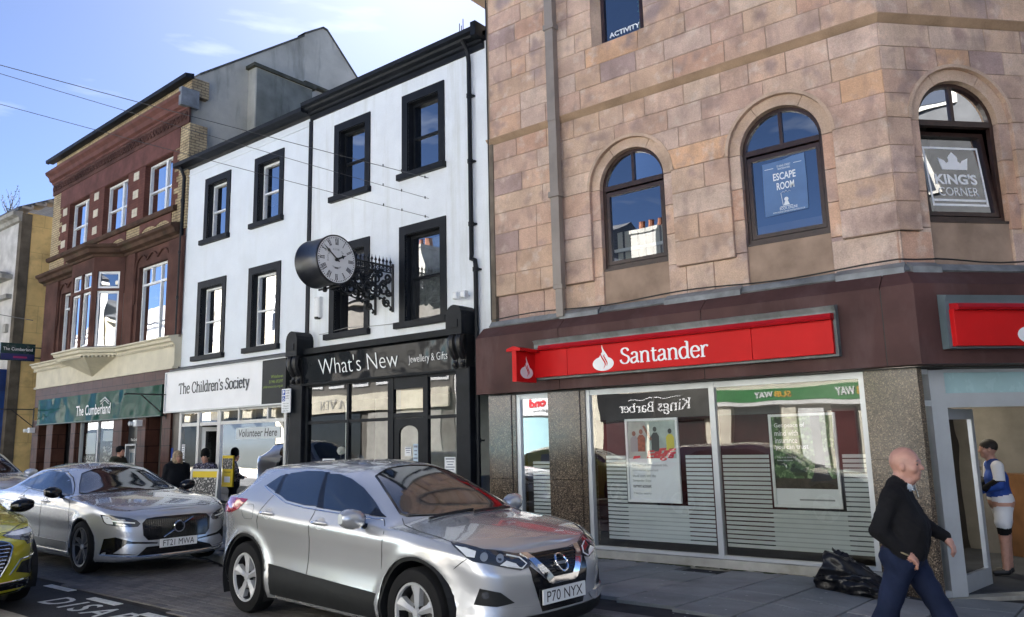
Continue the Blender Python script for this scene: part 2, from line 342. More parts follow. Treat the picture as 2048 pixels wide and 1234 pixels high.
wood_f = M('dark_brown_frame', (.038, .02, .017), .3, var=.2, vs=8)
glass_up = GLASS('upstairs_glass', (.8, .86, .9), 8.0, .004)
glass_sh = GLASS('shop_glass', (.92, .95, .94), 2.3, .003)
frost = M('frosted_film', (.55, .6, .61), .6, var=.02)
paper = M('white_paper', (.8, .82, .84), .7, var=.02)
ink = M('dark_ink', (.02, .02, .025), .7, var=0)
white_l = M('white_lettering', (.85, .86, .87), .5, var=0)
concrete = M('pale_concrete', (.42, .41, .37), .8, var=.15, bump=.2, stain=((.15, .16, .08), .5, 3, 3))
asphalt = M('asphalt', (.04, .041, .045), .85, var=.18, vs=1.2, bump=.5, bs=120, fine=.3)
slab_m = M('paving_slab', (.2, .205, .21), .72, var=.14, vs=1.5, bump=.15, bs=40, ramp=[(.235, .245, .25), (.26, .265, .27), (.22, .235, .24), (.28, .28, .28), (.24, .255, .26)], fine=.1, stain=((.08, .08, .08), .5, 1.2, 1.2))
paver_m = M('block_paver', (.1, .085, .075), .8, var=.2, vs=1.1, bump=.3, bs=60, ramp=[(.165, .155, .15), (.145, .138, .136), (.2, .185, .17), (.16, .15, .145), (.185, .17, .16)], fine=.2)
paver_j = M('paver_joint_sand', (.045, .04, .036), .95, var=.2)
# ================================================================== ground
def road_z(x, y): return 0 if y < 4.5 else -.07*(y-4.5)/2.2
def sm(t): t = min(1, max(0, t)); return t*t*(3-2*t)
KERB = [(-90, 6.98), (-11.7, 6.98), (-10.3, 6.56), (-3.3, 6.42), (1.0, 4.9), (6, 4.6), (30, 4.6)]
def kerb_y(x):
    for (a, b), (c, d) in zip(KERB, KERB[1:]):
        if a <= x <= c: return b+(d-b)*(x-a)/(c-a)
    return 4.6
def pave_z(x, y): return .03-.16*min(1.2, max(0, (y-6.7)/3.58))-.14*sm((x+3.4)/1.7)
b = MB(); b.quad((-500, -500, -.62), (500, -500, -.62), (500, 500, -.62), (-500, 500, -.62))
g = b.build('ground', M('ground_earth', (.12, .11, .1), .95, bump=.2)); g['kind'] = 'structure'
b = MB()
ys = [-3.3, 1, 3, 4.5, 5.5, 6.5, 7.4]
b.grid([[(x, y, road_z(x, y)-.012) for y in ys] for x in (-140, -60, -20, -10, 0, 40)], False)
road = b.build('road', asphalt); road['kind'] = 'structure'
# pale paving strip and asphalt bay
pale = MB().quad((-14.2, 1.9, .001), (-6, 1.9, .001), (-6, 3.44, .001), (-14.2, 3.44, .001)).build('sett_paving', M('paver_joint_sand', (.045, .04, .036), .95, var=.2)); pale['kind'] = 'structure'
st0 = MB().add([(-.219, -.116, -.03), (.219, -.116, -.03), (.219, .116, -.03), (-.219, .116, -.03), (-.219, -.116, .003), (.219, -.116, .003), (.219, .116, .003), (-.219, .116, .003), (-.21, -.107, .009), (.21, -.107, .009), (.21, .107, .009), (-.21, .107, .009)],
    [(0, 1, 5, 4), (1, 2, 6, 5), (2, 3, 7, 6), (3, 0, 4, 7), (4, 5, 9, 8), (5, 6, 10, 9), (6, 7, 11, 10), (7, 4, 8, 11), (8, 9, 10, 11)]).build('sett', M('pale_sett', (.36, .33, .28), .85, var=.2, vs=3, bump=.3, fine=.15, ramp=[(.38, .345, .29), (.33, .305, .26), (.41, .37, .31), (.35, .32, .28)]), pale)
for i in range(17):
    for j in range(6):
        o = st0 if i+j == 0 else twin(st0, pale); o.location = (-13.8+i*.45+(j % 2)*.2, 2.07+j*.245, random.uniform(-.002, .002)); o.rotation_euler = (random.uniform(-.01, .01), random.uniform(-.006, .006), 0)
# block pavers of the parking bay
bay = MB(); bay.grid([[(x, y, road_z(x, y)-.004) for y in (4.42-.037*(x+11.4), 4.7, 5.5, 6.5, 6.97)] for x in (-30, -20, -11.4, -7.7, -2, 2)], False)
bay = bay.build('paved_parking_bay', paver_j); bay['kind'] = 'structure'
b = MB(); b.v = []; b.box(-.098, .098, -.048, .048, -.02, .012)
# top chamfer
b = MB(); b.add([(-.098, -.048, -.02), (.098, -.048, -.02), (.098, .048, -.02), (-.098, .048, -.02), (-.098, -.048, .004), (.098, -.048, .004), (.098, .048, .004), (-.098, .048, .004),
       (-.09, -.04, .01), (.09, -.04, .01), (.09, .04, .01), (-.09, .04, .01)],
      [(0, 1, 5, 4), (1, 2, 6, 5), (2, 3, 7, 6), (3, 0, 4, 7), (4, 5, 9, 8), (5, 6, 10, 9), (6, 7, 11, 10), (7, 4, 8, 11), (8, 9, 10, 11)])
proto = b.build('paver', paver_m, bay)
cells = []
nrow = 0; y = 4.15
while y < 6.98:
    x = -30+(nrow % 2)*.1
    while x < -3.2:
        if y > 4.42-.037*(x+11.4)+.06 and y < kerb_y(x)-.14: cells.append((x, y))
        x += .2
    y += .1; nrow += 1
def shown(c): return (c[0] > -11.2 and c[0] < -7.0 and c[1] < 5.35)
near = sorted([c for c in cells if shown(c)], key=lambda c: c[0]**2+c[1]**2)[:300]
ns = set(near); rest = MB()
pv = [tuple(v.co) for v in proto.data.vertices]; pf = [tuple(p.vertices) for p in proto.data.polygons]
for i, c in enumerate(near):
    o = proto if i == 0 else twin(proto, bay)
    o.location = (c[0]+random.uniform(-.002, .002), c[1], road_z(*c)+random.uniform(-.003, .002)); o.rotation_euler = (random.uniform(-.012, .012), random.uniform(-.008, .008), 0)
for c in cells:
    if c in ns: continue
    dz = road_z(*c)+random.uniform(-.003, .002); rest.add([(p[0]+c[0], p[1]+c[1], p[2]+dz) for p in pv], pf)
rest.build('pavers', paver_m, bay, kind='stuff')
# kerb and pavement
b = MB(); b.sweep(KERB, [(.0, -.3), (.0, .028), (-.02, .04), (-.14, .04), (-.14, -.3)], True)
kerb = b.build('kerb', M('kerb_stone', (.2, .2, .2), .8, var=.2, bump=.3, fine=.15)); kerb['kind'] = 'structure'
b = MB()
xs = [-60, -40, -30, -24, -18, -14, -11.7, -10.3, -8, -6, -4, -3.3, -2.9, -2.5, -2.1, -1.7, -1.2, -.6, .2, 1, 3, 6, 20]
b.grid([[(x, kerb_y(x)+.13+(13.5-kerb_y(x)-.13)*t, pave_z(x, kerb_y(x)+.13+(13.5-kerb_y(x)-.13)*t)-.014) for t in (0, .1, .2, .35, .5, .7, .85, 1)] for x in xs], False); b.v = [(p[0], p[1], p[2]-.018) for p in b.v]
pav = b.build('pavement', M('pavement_joint', (.04, .042, .045), .95, var=.2)); pav['kind'] = 'structure'
row = 0; x = -19.0
while x < 1.4:
    x1 = x+random.choice((.6, .62, .68)); y = 12.3+random.uniform(-.4, .4)
    while y > 5.4:
        y1 = y-random.choice((.6, .75, .9, .9))
        if y1 > kerb_y(x)+.2 and y1 > kerb_y(x1)+.2 and (y < 10.4 or x > -2.5+(y-10.3)*.8):
            j = .0115; q = [(x+j, y1+j), (x1-j, y1+j), (x1-j, y-j), (x+j, y-j)]; dz = random.uniform(-.003, .003); e = .006
            m_ = MB(); T = [(p[0], p[1], pave_z(*p)+dz) for p in q]
            cx, cy = (x+x1)/2, (y+y1)/2
            I = [(p[0]+(e if p[0] < cx else -e), p[1]+(e if p[1] < cy else -e), p[2]+.004) for p in T]
            Bt = [(p[0], p[1], p[2]-.05) for p in T]
            m_.add(T+I+Bt, [(4, 5, 6, 7)]+[(i, (i+1) % 4, 4+(i+1) % 4, 4+i) for i in range(4)]+[(8+i, 8+(i+1) % 4, (i+1) % 4, i) for i in range(4)])
            m_.build('paving_slab', slab_m, pav)
        y = y1
    x = x1; row += 1
gum = MB(); rg = random.Random(5)
for i in range(150):
    x = rg.uniform(-9, .8); y = rg.uniform(kerb_y(x)+.3, 10.1); r_ = rg.uniform(.008, .02); gum.poly([(x+r_*math.cos(a)*rg.uniform(.7, 1.2), y+r_*math.sin(a)*rg.uniform(.7, 1.2), pave_z(x, y)+.0075) for a in np.linspace(0, 6.28, 8, endpoint=False)])
gum.build('gum_spots', M('pale_gum', (.42, .43, .42), .8, var=.1), pav, kind='stuff')
ms_ = MB(); x = -6.7
while x < -2.6:
    d_ = rg.uniform(.03, .16); l_ = rg.uniform(.08, .3)
    ms_.poly([(x, 10.235, pave_z(x, 10.23)+.006), (x+l_, 10.235, pave_z(x+l_, 10.23)+.006), (x+l_*rg.uniform(.6, 1), 10.23-d_, pave_z(x+l_, 10.23-d_)+.006), (x+l_*.3, 10.23-d_*rg.uniform(.6, 1.1), pave_z(x, 10.23-d_)+.006)]); x += l_*rg.uniform(.7, 1.1)
ms_.build('moss', M('pavement_moss', (.075, .085, .04), .95, var=.2, vs=9, bump=.4), pav, kind='stuff')
# far side pavement
b = MB(); b.box(-140, 40, -6.4, -3.3, -.3, .09)
fp = b.build('pavement', M('pale_flagstone', (.33, .32, .3), .85, var=.12)); fp['kind'] = 'structure'
# lane paint
paint = M('worn_road_paint', (.62, .63, .6), .8, var=.1, bump=.2, bs=80, stain=((.12, .12, .12), .75, 14, 14))
asp = MB(); asp.grid([[(x, 3.42+.08*math.sin(x*2.1), -.0), (x, 4.40-.037*(x+11.4), -.0)] for x in np.linspace(-30, 2, 65)], False)
lane = asp.build('asphalt_lane_strip', asphalt); lane['kind'] = 'structure'
for x0, x1, y0 in ((-12.1, -11.5, 4.39), (-10.757, -10.068, 4.315), (-9.395, -8.739, 4.228), (-8.05, -7.35, 4.15)):
    b = MB(); b.box(x0, x1, y0-.05, y0+.05, -.002, .0045)
    b.build('lane_dash', paint, lane)
put_text(lane, 'disabled_bay_lettering', 'DISABLED', paint, (-9.70, 3.79, .002), (1, -.005, 0), (0.02, 1, 0), 2.95, .33, weight=.012, sp=1.35)
# ================================================================== sandstone corner building
CH = .821; CX0, CY0 = -1.98, 10.28
XC = Matrix.Translation((CX0, CY0, 0)) @ Matrix.Rotation(CH, 4, 'Z')     # chamfer frame: x along the face, y inwards
XM = Matrix.Identity(4); XM.translation = (0, CY0, 0)
sb = thing('stone_corner_building', 'pink sandstone corner building with arched upstairs windows above a red bank sign', 'building', (-5, 10.28, -.13))
cham = (math.cos(CH), math.sin(CH))
PATH = [(-8.5, CY0), (CX0, CY0), (CX0+cham[0]*3.3, CY0+cham[1]*3.3)]
def arch_top(x, A):
    r = -1
    for xc, zs, R in A:
        d = abs(x-xc)
        if d < R: r = max(r, zs+math.sqrt(R*R-d*d))
    return r
def lay(x0, x1, z0, z1, yf, thick, A, xf, seed, lo=.42, hi=.9, bev=.006, holes=()):
    """one course of blocks in [x0,x1] x [z0,z1], cut round the arches A and the rectangular holes"""
    rnd = random.Random(seed); xs = np.arange(x0, x1+1e-6, .02); free = []
    def blocked(x):
        if arch_top(x, A) >= z1-.03: return True
        return any(h[0] < x < h[1] and h[2] < (z0+z1)/2 < h[3] for h in holes)
    cuts = [x0]
    for a, c, d in A:
        for q in (a-c*0, ): pass
    cur = None
    grid_x = sorted(set([x0, x1]+[q for xc, zs, R in A for q in (xc-R, xc+R)]+[q for xc, zs, R in A for hh in [max(0, z1-.03-zs)] if hh < R for q in (xc-math.sqrt(R*R-hh*hh), xc+math.sqrt(R*R-hh*hh))]+[q for h in holes for q in h[:2]]))
    grid_x = [g_ for g_ in grid_x if x0-1e-6 <= g_ <= x1+1e-6]
    for a, c in zip(grid_x, grid_x[1:]):
        if c-a < .004: continue
        if blocked((a+c)/2): cur = None; continue
        if cur is not None and abs(cur[1]-a) < 1e-6: cur[1] = c
        else: cur = [a, c]; free.append(cur)
    for a, c in free:
        L = c-a
        if L < .06: continue
        n = max(1, round(L/rnd.uniform(lo, hi))); ws = [rnd.uniform(.7, 1.35) for _ in range(n)]; k = L/sum(ws); x = a
        for wv in ws:
            xb = x+wv*k; j = .005
            p0, p1 = x+j, xb-j; dy = rnd.uniform(-.004, .004)
            low = [(q, max(z0+j, arch_top(q, A)+.002)) for q in np.linspace(p0, p1, 9)]
            if all(q[1] <= z0+j+1e-6 for q in low): m_ = MB().box(p0, p1, yf+dy, yf+thick, z0+j, z1-j, bev)
            else: m_ = MB().prism_xz([q for q in low]+[(p1, z1-j), (p0, z1-j)], yf+dy, yf+thick)
            m_.build('stone_block', stone_b, sb, xf=xf); x = xb
R1, RO = .565, .715
A_main = [(-5.70, 5.545, RO), (-3.37, 5.545, RO)]; A_ch = [(1.05, 5.545, RO)]
rows = [4.08, 4.445, 4.81, 5.175, 5.545, 5.87, 6.19, 6.51, 6.83]
jm = lambda A: [(a-r, a+r, 3.5, 5.545) for a, z, r in A]
for i in range(8):
    lay(-8.40, CX0, rows[i], rows[i+1], 0, .12, A_main, XM, 100+i, holes=jm(A_main))
    lay(0, 3.3, rows[i], rows[i+1], 0, .12, A_ch, XC, 200+i, holes=jm(A_ch))
ur = [6.92+.335*i for i in range(15)]
for i in range(9):
    lay(-8.40, CX0+.035, ur[i], ur[i+1], -.08, .12, [], XM, 300+i, holes=[(-6.21, -5.26, 7.76, 9.7), (-3.97, -2.98, 7.76, 9.7)])
    lay(-.035, 3.3, ur[i], ur[i+1], -.08, .12, [], XC, 400+i)
for a, c in ((-8.40, -5.70-R1), (-5.70+R1, -3.37-R1), (-3.37+R1, CX0)): lay(a, c, 3.60, 4.08, .06, .1, [], XM, int(a*10)+900)
lay(0, 1.05-R1, 3.60, 4.08, .06, .1, [], XC, 911); lay(1.05+R1, 3.3, 3.60, 4.08, .06, .1, [], XC, 912)
# backing wall with the arched holes, string course, upper backing
def arch_wall(m_, x0, x1, z0, z1, y, A, n=20):
    xs_ = [x0]
    for xc, zs, R in A: xs_ += [xc-R*math.cos(math.pi*i/n) for i in range(n+1)]
    xs_.append(x1)
    for a, c in zip(xs_, xs_[1:]):
        if c-a < 1e-6: continue
        mid = (a+c)/2; inside = any(abs(mid-xc) < R for xc, zs, R in A)
        if inside:
            za, zc = [max([zs+math.sqrt(max(0, R*R-(q-xc)**2)) for xc, zs, R in A if abs(q-xc) <= R+1e-6]) for q in (a, c)]
            m_.quad((a, y, za), (c, y, zc), (c, y, z1), (a, y, z1))
            for xc, zs, R in A:
                if abs(mid-xc) < R: m_.quad((a, y, 3.5), (c, y, 3.5), (c, y, 4.22), (a, y, 4.22)); m_.quad((a, y, za), (c, y, zc), (c, y+.2, zc), (a, y+.2, za))
        else: m_.quad((a, y, z0), (c, y, z0), (c, y, z1), (a, y, z1))
    for xc, zs, R in A:
        for sgn in (-1, 1): m_.quad((xc+sgn*R, y, 4.22), (xc+sgn*R, y, zs), (xc+sgn*R, y+.2, zs), (xc+sgn*R, y+.2, 4.22))
def sheet(m_, x0, x1, y, A, z0=4.075, z1=6.9, n=18):
    xs_ = sorted({x0, x1, *[xc-R*math.cos(math.pi*i/n) for xc, zs, R in A for i in range(n+1)]})
    for a, c in zip(xs_, xs_[1:]):
        za, zc = [max([z0]+[zs+math.sqrt(max(0, R*R-(q-xc)**2)) for xc, zs, R in A if abs((a+c)/2-xc) < R]) for q in (a, c)]
        m_.quad((a, y, za), (c, y, zc), (c, y, z1), (a, y, z1))
b = MB(); sheet(b, -8.42, CX0-.002, .011, [(a, z, r+.005) for a, z, r in A_main]); b.build('pointing', mortar, sb, xf=XM)
b = MB(); sheet(b, .002, 3.3, .011, [(a, z, r+.005) for a, z, r in A_ch]); b.build('pointing', mortar, sb, xf=XC)
b = MB(); b.wall(-8.42, CX0+.03, 6.92, 12.5, -.069, [(-6.21, -5.26, 7.76, 9.7), (-3.97, -2.98, 7.76, 9.7)], .02); b.build('pointing', mortar, sb, xf=XM)
b = MB(); b.wall(-.03, 3.3, 6.92, 12.5, -.069, [], .02); b.build('pointing', mortar, sb, xf=XC)
b = MB(); arch_wall(b, -8.5, CX0+.0, 3.4, 6.9, .1, [(a, z, R1+.02) for a, z, r in A_main]); b.build('backing_wall', mortar, sb, xf=XM)
b = MB(); arch_wall(b, 0, 3.3, 3.4, 6.9, .1, [(a, z, R1+.02) for a, z, r in A_ch]); b.build('backing_wall', mortar, sb, xf=XC)
b = MB(); b.wall(-8.46, CX0+.03, 6.84, 12.6, .03, [(-6.21, -5.26, 7.76, 9.7), (-3.97, -2.98, 7.76, 9.7)], .3); b.build('backing_wall', mortar, sb, xf=XM)
b = MB(); b.wall(-.03, 3.3, 6.84, 12.6, .03, [], .3); b.build('backing_wall', mortar, sb, xf=XC)
b = MB(); b.sweep(PATH, [(-.1, 6.825), (-.005, 6.835), (.085, 6.915), (.085, 6.925), (-.1, 6.925)]); b.build('string_course', M('string_course_stone', (.40, .28, .19), .85, var=.14, bump=.3, fine=.1), sb)
# body behind the facade
b = MB()
inner = [(-8.46, 10.5), (CX0-.1, 10.5), (CX0-.1+cham[0]*3.2, 10.5+cham[1]*3.2), (CX0+2.1, 24), (-8.46, 24)]
b.prism_xy(inner, 12.5, 12.62)
for p, q in zip(inner[2:], inner[3:]+inner[:1]):
    if p != q: b.quad((p[0], p[1], -.5), (q[0], q[1], -.5), (q[0], q[1], 12.6), (p[0], p[1], 12.6))
b.prism_xy([(-8.4, 12.2), (CX0+1.2, 12.9), (CX0+2, 23.9), (-8.4, 23.9)], 2.95, 3.05); b.prism_xy([(-8.4, 10.55), (-2.2, 10.55), (.0, 13.0), (0, 14), (-8.4, 14)], 3.0, 3.1)
b.build('building_shell', dark_in, sb)
b = MB(); b.box(-8.45, CX0, 13.0, 13.1, 3.1, 12.4); b.prism_xy([(-8.4, 10.5), (-2.1, 10.5), (.1, 12.9), (.1, 13), (-8.4, 13)], 6.74, 6.82); b.build('room_wall', dark_in, sb)
# arch surrounds (jamb stones and arch ring), panels, windows
def arch_band(ri, ro, a0, a1, xc, zs, y0, y1, n=8):
    P = [(xc+ro*math.cos(t), zs+ro*math.sin(t)) for t in np.linspace(a0, a1, n)]+[(xc+ri*math.cos(t), zs+ri*math.sin(t)) for t in np.linspace(a1, a0, n)]
    m_ = MB()
    for i in range(n-1):
        q = [P[i], P[i+1], P[2*n-2-i], P[2*n-1-i]]; m_.prism_xz(q, y0, y1)
    return m_
def surround(xc, zs, xf):
    for k in range(3):
        arch_band(R1, RO+.02, math.pi*(k/3)+.006, math.pi*((k+1)/3)-.006, xc, zs, .065, .2).build('arch_stone', stone_p, sb, xf=xf)
    arch_band(RO+.0, RO+.045, .0, math.pi, xc, zs, -.012, .05, 20).build('arch_moulding', stone_p, sb, xf=xf)
    zz = [3.60, 4.13, 4.6, 5.05, 5.545]
    for sgn in (-1, 1):
        for a, c in zip(zz, zz[1:]): MB().box(xc+sgn*R1, xc+sgn*(RO+.02), .063, .2, a+.004, c-.004, .005).build('jamb_stone', stone_b, sb, xf=xf)
    MB().box(xc-R1, xc+R1, .105, .3, 3.58, 4.2).build('sill_panel', stone_p, sb, xf=xf)
def arch_window(xc, zs, xf, tilt=False):
    f = MB(); y0, y1 = .15, .215; r = R1-.005; t = .05
    n = 20; 
    for i in range(n):
        a, c = math.pi*i/n, math.pi*(i+1)/n
        P = [(xc+r*math.cos(a), zs+r*math.sin(a)), (xc+r*math.cos(c), zs+r*math.sin(c)), (xc+(r-t)*math.cos(c), zs+(r-t)*math.sin(c)), (xc+(r-t)*math.cos(a), zs+(r-t)*math.sin(a))]
        f.prism_xz(P, y0, y1)
    for sgn in (-1, 1): f.box(xc+sgn*r, xc+sgn*(r-t), y0, y1, 4.225, zs)
    f.box(xc-r+t, xc+r-t, y0-.02, y1, zs-.035, zs+.04); f.box(xc-r+t, xc+r-t, y0, y1, 4.225, 4.30)
    f.box(xc-r-.02, xc+r+.02, y0-.06, y1-.03, 4.205, 4.238)
    f.box(xc-.022, xc+.022, y0+.003, y1-.003, zs+.04, zs+r-t)
    wn = f.build('arched_window', wood_f, sb, xf=xf)
    XS = xf
    if tilt: XS = xf @ Matrix.Translation((0, .2, 4.3)) @ Matrix.Rotation(rad(-6), 4, 'X') @ Matrix.Translation((0, -.2, -4.3))
    s = MB(); w_ = r-t-.006; zt = zs-.06; q = .055
    s.box(xc-w_, xc+w_, y0+.005, y1+.01, 4.31, 4.31+q); s.box(xc-w_, xc+w_, y0+.005, y1+.01, zt-q, zt)
    for sgn in (-1, 1): s.box(xc+sgn*w_, xc+sgn*(w_-q), y0+.005, y1+.01, 4.31+q, zt-q)
    s.build('sash', wood_f, wn, xf=XS)
    MB().quad((xc-w_+q, .19, 4.31+q), (xc+w_-q, .19, 4.31+q), (xc+w_-q, .19, zt-q), (xc-w_+q, .19, zt-q)).build('pane', glass_up, wn, xf=XS)
    for s0 in (-1, 1):
        P = [(xc+s0*.022, .185, zs+.04)]+[(xc+s0*max(.022, (r-t)*math.cos(a)), .185, zs+max(.04, (r-t)*math.sin(a))) for a in np.linspace(.06, math.pi/2-.04, 9)]
        MB().poly(P).build('pane', glass_up, wn, xf=xf)
    return wn, XS
WN = {}
for key, xc, xf, tl in (('a', -5.70, XM, False), ('b', -3.37, XM, False), ('c', 1.05, XC, True)):
    surround(xc, 5.545, xf); WN[key] = arch_window(xc, 5.545, xf, tl)
for k, (x0, x1) in enumerate(((-6.10, -5.33), (-3.87, -3.05))):
    f = MB(); y0 = .06
    for a, c, d, e in ((x0, x0+.06, 7.9, 9.6), (x1-.06, x1, 7.9, 9.6), (x0+.06, x1-.06, 7.9, 7.97), (x0+.06, x1-.06, 9.53, 9.6)): f.box(a, c, y0, y0+.07, d, e)
    wn = f.build('casement_window', wood_f, sb, xf=XM)
    MB().quad((x0+.06, y0+.04, 7.97), (x1-.06, y0+.04, 7.97), (x1-.06, y0+.04, 9.53), (x0+.06, y0+.04, 9.53)).build('pane', glass_up, wn, xf=XM)
    rv = MB()
    o = (x0-.11, x1+.07, 7.76, 9.7)
    rv.quad((o[0], -.07, o[2]), (o[1], -.07, o[2]), (x1, y0+.02, 7.9), (x0, y0+.02, 7.9)); rv.quad((o[0], -.07, o[2]), (x0, y0+.02, 7.9), (x0, y0+.02, 9.6), (o[0], -.07, o[3]))
    rv.quad((o[1], -.07, o[2]), (o[1], -.07, o[3]), (x1, y0+.02, 9.6), (x1, y0+.02, 7.9))
    rv.build('window_reveal', stone_p, sb, xf=XM)
    if k == 0:
        tx(sb, 'ACTIVITY', white_l, -5.97, 8.06, CY0+y0+.03, .56, .085, weight=.02, name='window_lettering')
        fl = MB(); rnd = random.Random(4)
        for i, (cname, zz, rr) in enumerate((('leaf', 8.28, .05), ('leaf', 8.42, .06))):
            pass
        vase = MB(); vase.lathe([(.02, 0), (.045, .03), (.05, .12), (.03, .2), (.035, .24)], (-5.42, CY0+.17, 7.99), n=10); vase.build('flower_vase', M('yellow_vase', (.6, .5, .05), .4), sb)
        lf = MB()
        for i in range(16):
            a = i*2.4; z = 8.25+i*.02; lf.add([(-5.42, CY0+.17, z), (-5.42+.07*math.cos(a), CY0+.17+.03*math.sin(a), z+.05), (-5.42+.03*math.cos(a+.4), CY0+.17, z+.09)], [(0, 1, 2)])
        lf.build('flower_leaves', M('green_leaf', (.05, .13, .04), .6), sb)
        rf = MB(); rf.lathe([(.0, 0), (.05, .02), (.06, .07), (.03, .1), (0, .1)], (-5.41, CY0+.17, 8.56), n=9); rf.build('flower_head', M('red_flower', (.6, .02, .05), .6), sb)
# left edge strip, coping and gutter end at the very top
b = MB(); b.box(-8.5, -8.40, 10.27, 10.6, 3.55, 12.6); b.build('edge_strip', M('edge_cement', (.2, .165, .13), .9, var=.2), sb)
b = MB(); b.box(-8.75, -8.45, 10.0, 10.6, 9.72, 9.9); b.box(-8.6, -8.41, 10.05, 10.6, 9.62, 9.72); b.build('corbel_stone', stone_p, sb)
# downpipe
b = MB(); pipe = M('taupe_downpipe', (.25, .215, .19), .45, var=.1)
b.box(-7.03, -6.90, 10.11, 10.20, 3.55, 4.0); b.box(-7.06, -6.88, 10.09, 10.2, 4.0, 4.07); b.box(-7.05, -6.89, 10.08, 10.2, 4.07, 6.83); b.box(-7.05, -6.89, 10.07, 10.195, 6.83, 12)
for z in (5.52, 8.46): b.box(-7.075, -6.865, 10.05, 10.2, z, z+.09)
b.build('downpipe', pipe, sb)
# cable clipped along the flashing
pts = [(-8.42, 10.17, 9.6), (-8.42, 10.17, 3.66)]+[(x, 10.16, 3.66+.025*math.sin(x*2.3)) for x in np.linspace(-8.3, -2.0, 30)]+[(CX0+cham[0]*t+.09, CY0+cham[1]*t-.1, 3.66+.02*math.sin(t*4)) for t in np.linspace(.1, 3.2, 12)]
MB().tube(pts, .011, 5).build('cable', black_m, sb)
# fascia: lead capping, sloped and vertical brown metal
b = MB(); b.sweep(PATH, [(0.02, 3.64), (.0, 3.645), (-.05, 3.645), (-.05, 3.55), (.05, 3.52), (.09, 3.55)]); b.build('lead_flashing', lead, sb)
for x0, x1 in ((-7.0, -6.28), (-5.15, -4.0), (-2.75, -1.95)):
    MB().prism_yz([(CY0-.02, 3.66), (CY0-.125, 3.585), (CY0-.13, 3.50), (CY0-.02, 3.52)], x0, x1).build('lead_apron', lead, sb)
MB().prism_yz([(-.02, 3.66), (-.125, 3.585), (-.13, 3.50), (-.02, 3.52)], .03, .42).build('lead_apron', lead, sb, xf=XC)
FO = .33
seg = [-8.6, -6.895, -4.5, -2.2, 99]
def fpath(a, c):
    if c < 50: return [(a+.006, CY0), (c-.006, CY0)]
    return [(a+.006, CY0), (CX0, CY0), (CX0+cham[0]*3.4, CY0+cham[1]*3.4)]
for a, c in zip(seg, seg[1:]):
    MB().sweep(fpath(a, c), [(.05, 3.54), (.12, 3.52), (FO, 3.335), (FO, 2.39), (.05, 2.39)]).build('fascia_panel', brown_metal, sb)
MB().sweep([(-8.58, CY0), (CX0, CY0), (CX0+cham[0]*3.4, CY0+cham[1]*3.4)], [(.0, 3.5), (FO-.012, 3.3), (FO-.012, 2.40), (.0, 2.40)]).build('fascia_backing', black_m, sb)
MB().sweep([(-8.58, CY0), (CX0, CY0), (CX0+cham[0]*3.4, CY0+cham[1]*3.4)], [(.05, 2.385), (.05, 2.37), (-.6, 2.37), (-.6, 2.385)]).build('fascia_soffit', black_m, sb)
# ground floor: pillars, frames, glass
yg = CY0+.0
for x0, x1 in ((-8.6, -8.11), (-7.36, -6.75)):
    for z0, z1 in ((-.2, 1.0), (1.004, 2.385)): MB().box(x0, x1, yg-.02, yg+.35, z0, z1, .006).build('granite_slab', granite, sb)
for z0, z1 in ((-.35, 1.3), (1.304, 2.385)):
    MB().prism_xy([(-2.56, yg-.02), (-1.955, yg-.02), (-1.955+cham[0]*.06, yg-.02+cham[1]*.06), (-2.0, yg+.35), (-2.56, yg+.35)], z0, z1).build('granite_slab', granite, sb)
b = MB(); dk = M('dark_gap', (.01, .01, .01), .5); [MB().box(c_[0], c_[1], yg+.0, yg+.3, -.15, 2.37).build('pillar_return', granite, sb) for c_ in ((-8.11, -8.03), (-6.75, -6.66))]
f = MB()
for x0, x1 in ((-8.03, -7.95), (-6.66, -6.59), (-4.62, -4.54), (-2.63, -2.56)): f.box(x0, x1, yg+.02, yg+.12, -.01, 2.37)
for x0, x1 in ((-7.95, -7.36), (-6.59, -4.62), (-4.54, -2.63)): f.box(x0, x1, yg+.03, yg+.11, 2.29, 2.37); f.box(x0, x1, yg+.03, yg+.11, -.01, .035)
sf = f.build('shop_window', alu, sb)
for x0, x1 in ((-7.95, -7.36), (-6.59, -4.62), (-4.54, -2.63)):
    MB().quad((x0, yg+.06, .035), (x1, yg+.06, .035), (x1, yg+.06, 2.29), (x0, yg+.06, 2.29)).build('pane', glass_sh, sf)
st = MB()
def stripes(x0, x1, z0, z1, y):
    z = z0
    while z < z1: st.quad((x0, y, z), (x1, y, z), (x1, y, z+.043), (x0, y, z+.043)); z += .0585
stripes(-6.36, -6.02, .15, 1.37, yg+.072); stripes(-5.05, -4.66, .15, 1.37, yg+.072); stripes(-4.5, -3.85, .15, 1.37, yg+.072); stripes(-2.92, -2.64, .15, 1.37, yg+.072); stripes(-7.75, -7.38, .3, 1.25, yg+.072)
stripes(-6.02, -5.05, .15, .62, yg+.072); stripes(-3.85, -2.92, .15, .64, yg+.072)
for c_ in ((-6.02, -5.05, .15, .62), (-3.85, -2.92, .15, .64)): MB().quad((c_[0], yg+.08, c_[2]), (c_[1], yg+.08, c_[2]), (c_[1], yg+.08, c_[3]), (c_[0], yg+.08, c_[3])).build('frosted_panel', M('frosted_panel_film', (.40, .44, .44), .6, var=.03), sf)
film = st.build('frosted_stripe', M('frosted_stripe_film', (.56, .60, .60), .5, var=.03), sf); film['kind'] = 'stuff'
b = MB(); b.box(-8.05, -7.36, yg-.03, yg+.13, -.2, -.012); b.box(-6.68, -2.55, yg-.05, yg+.15, -.2, -.012); b.build('stall_riser', concrete, sb)
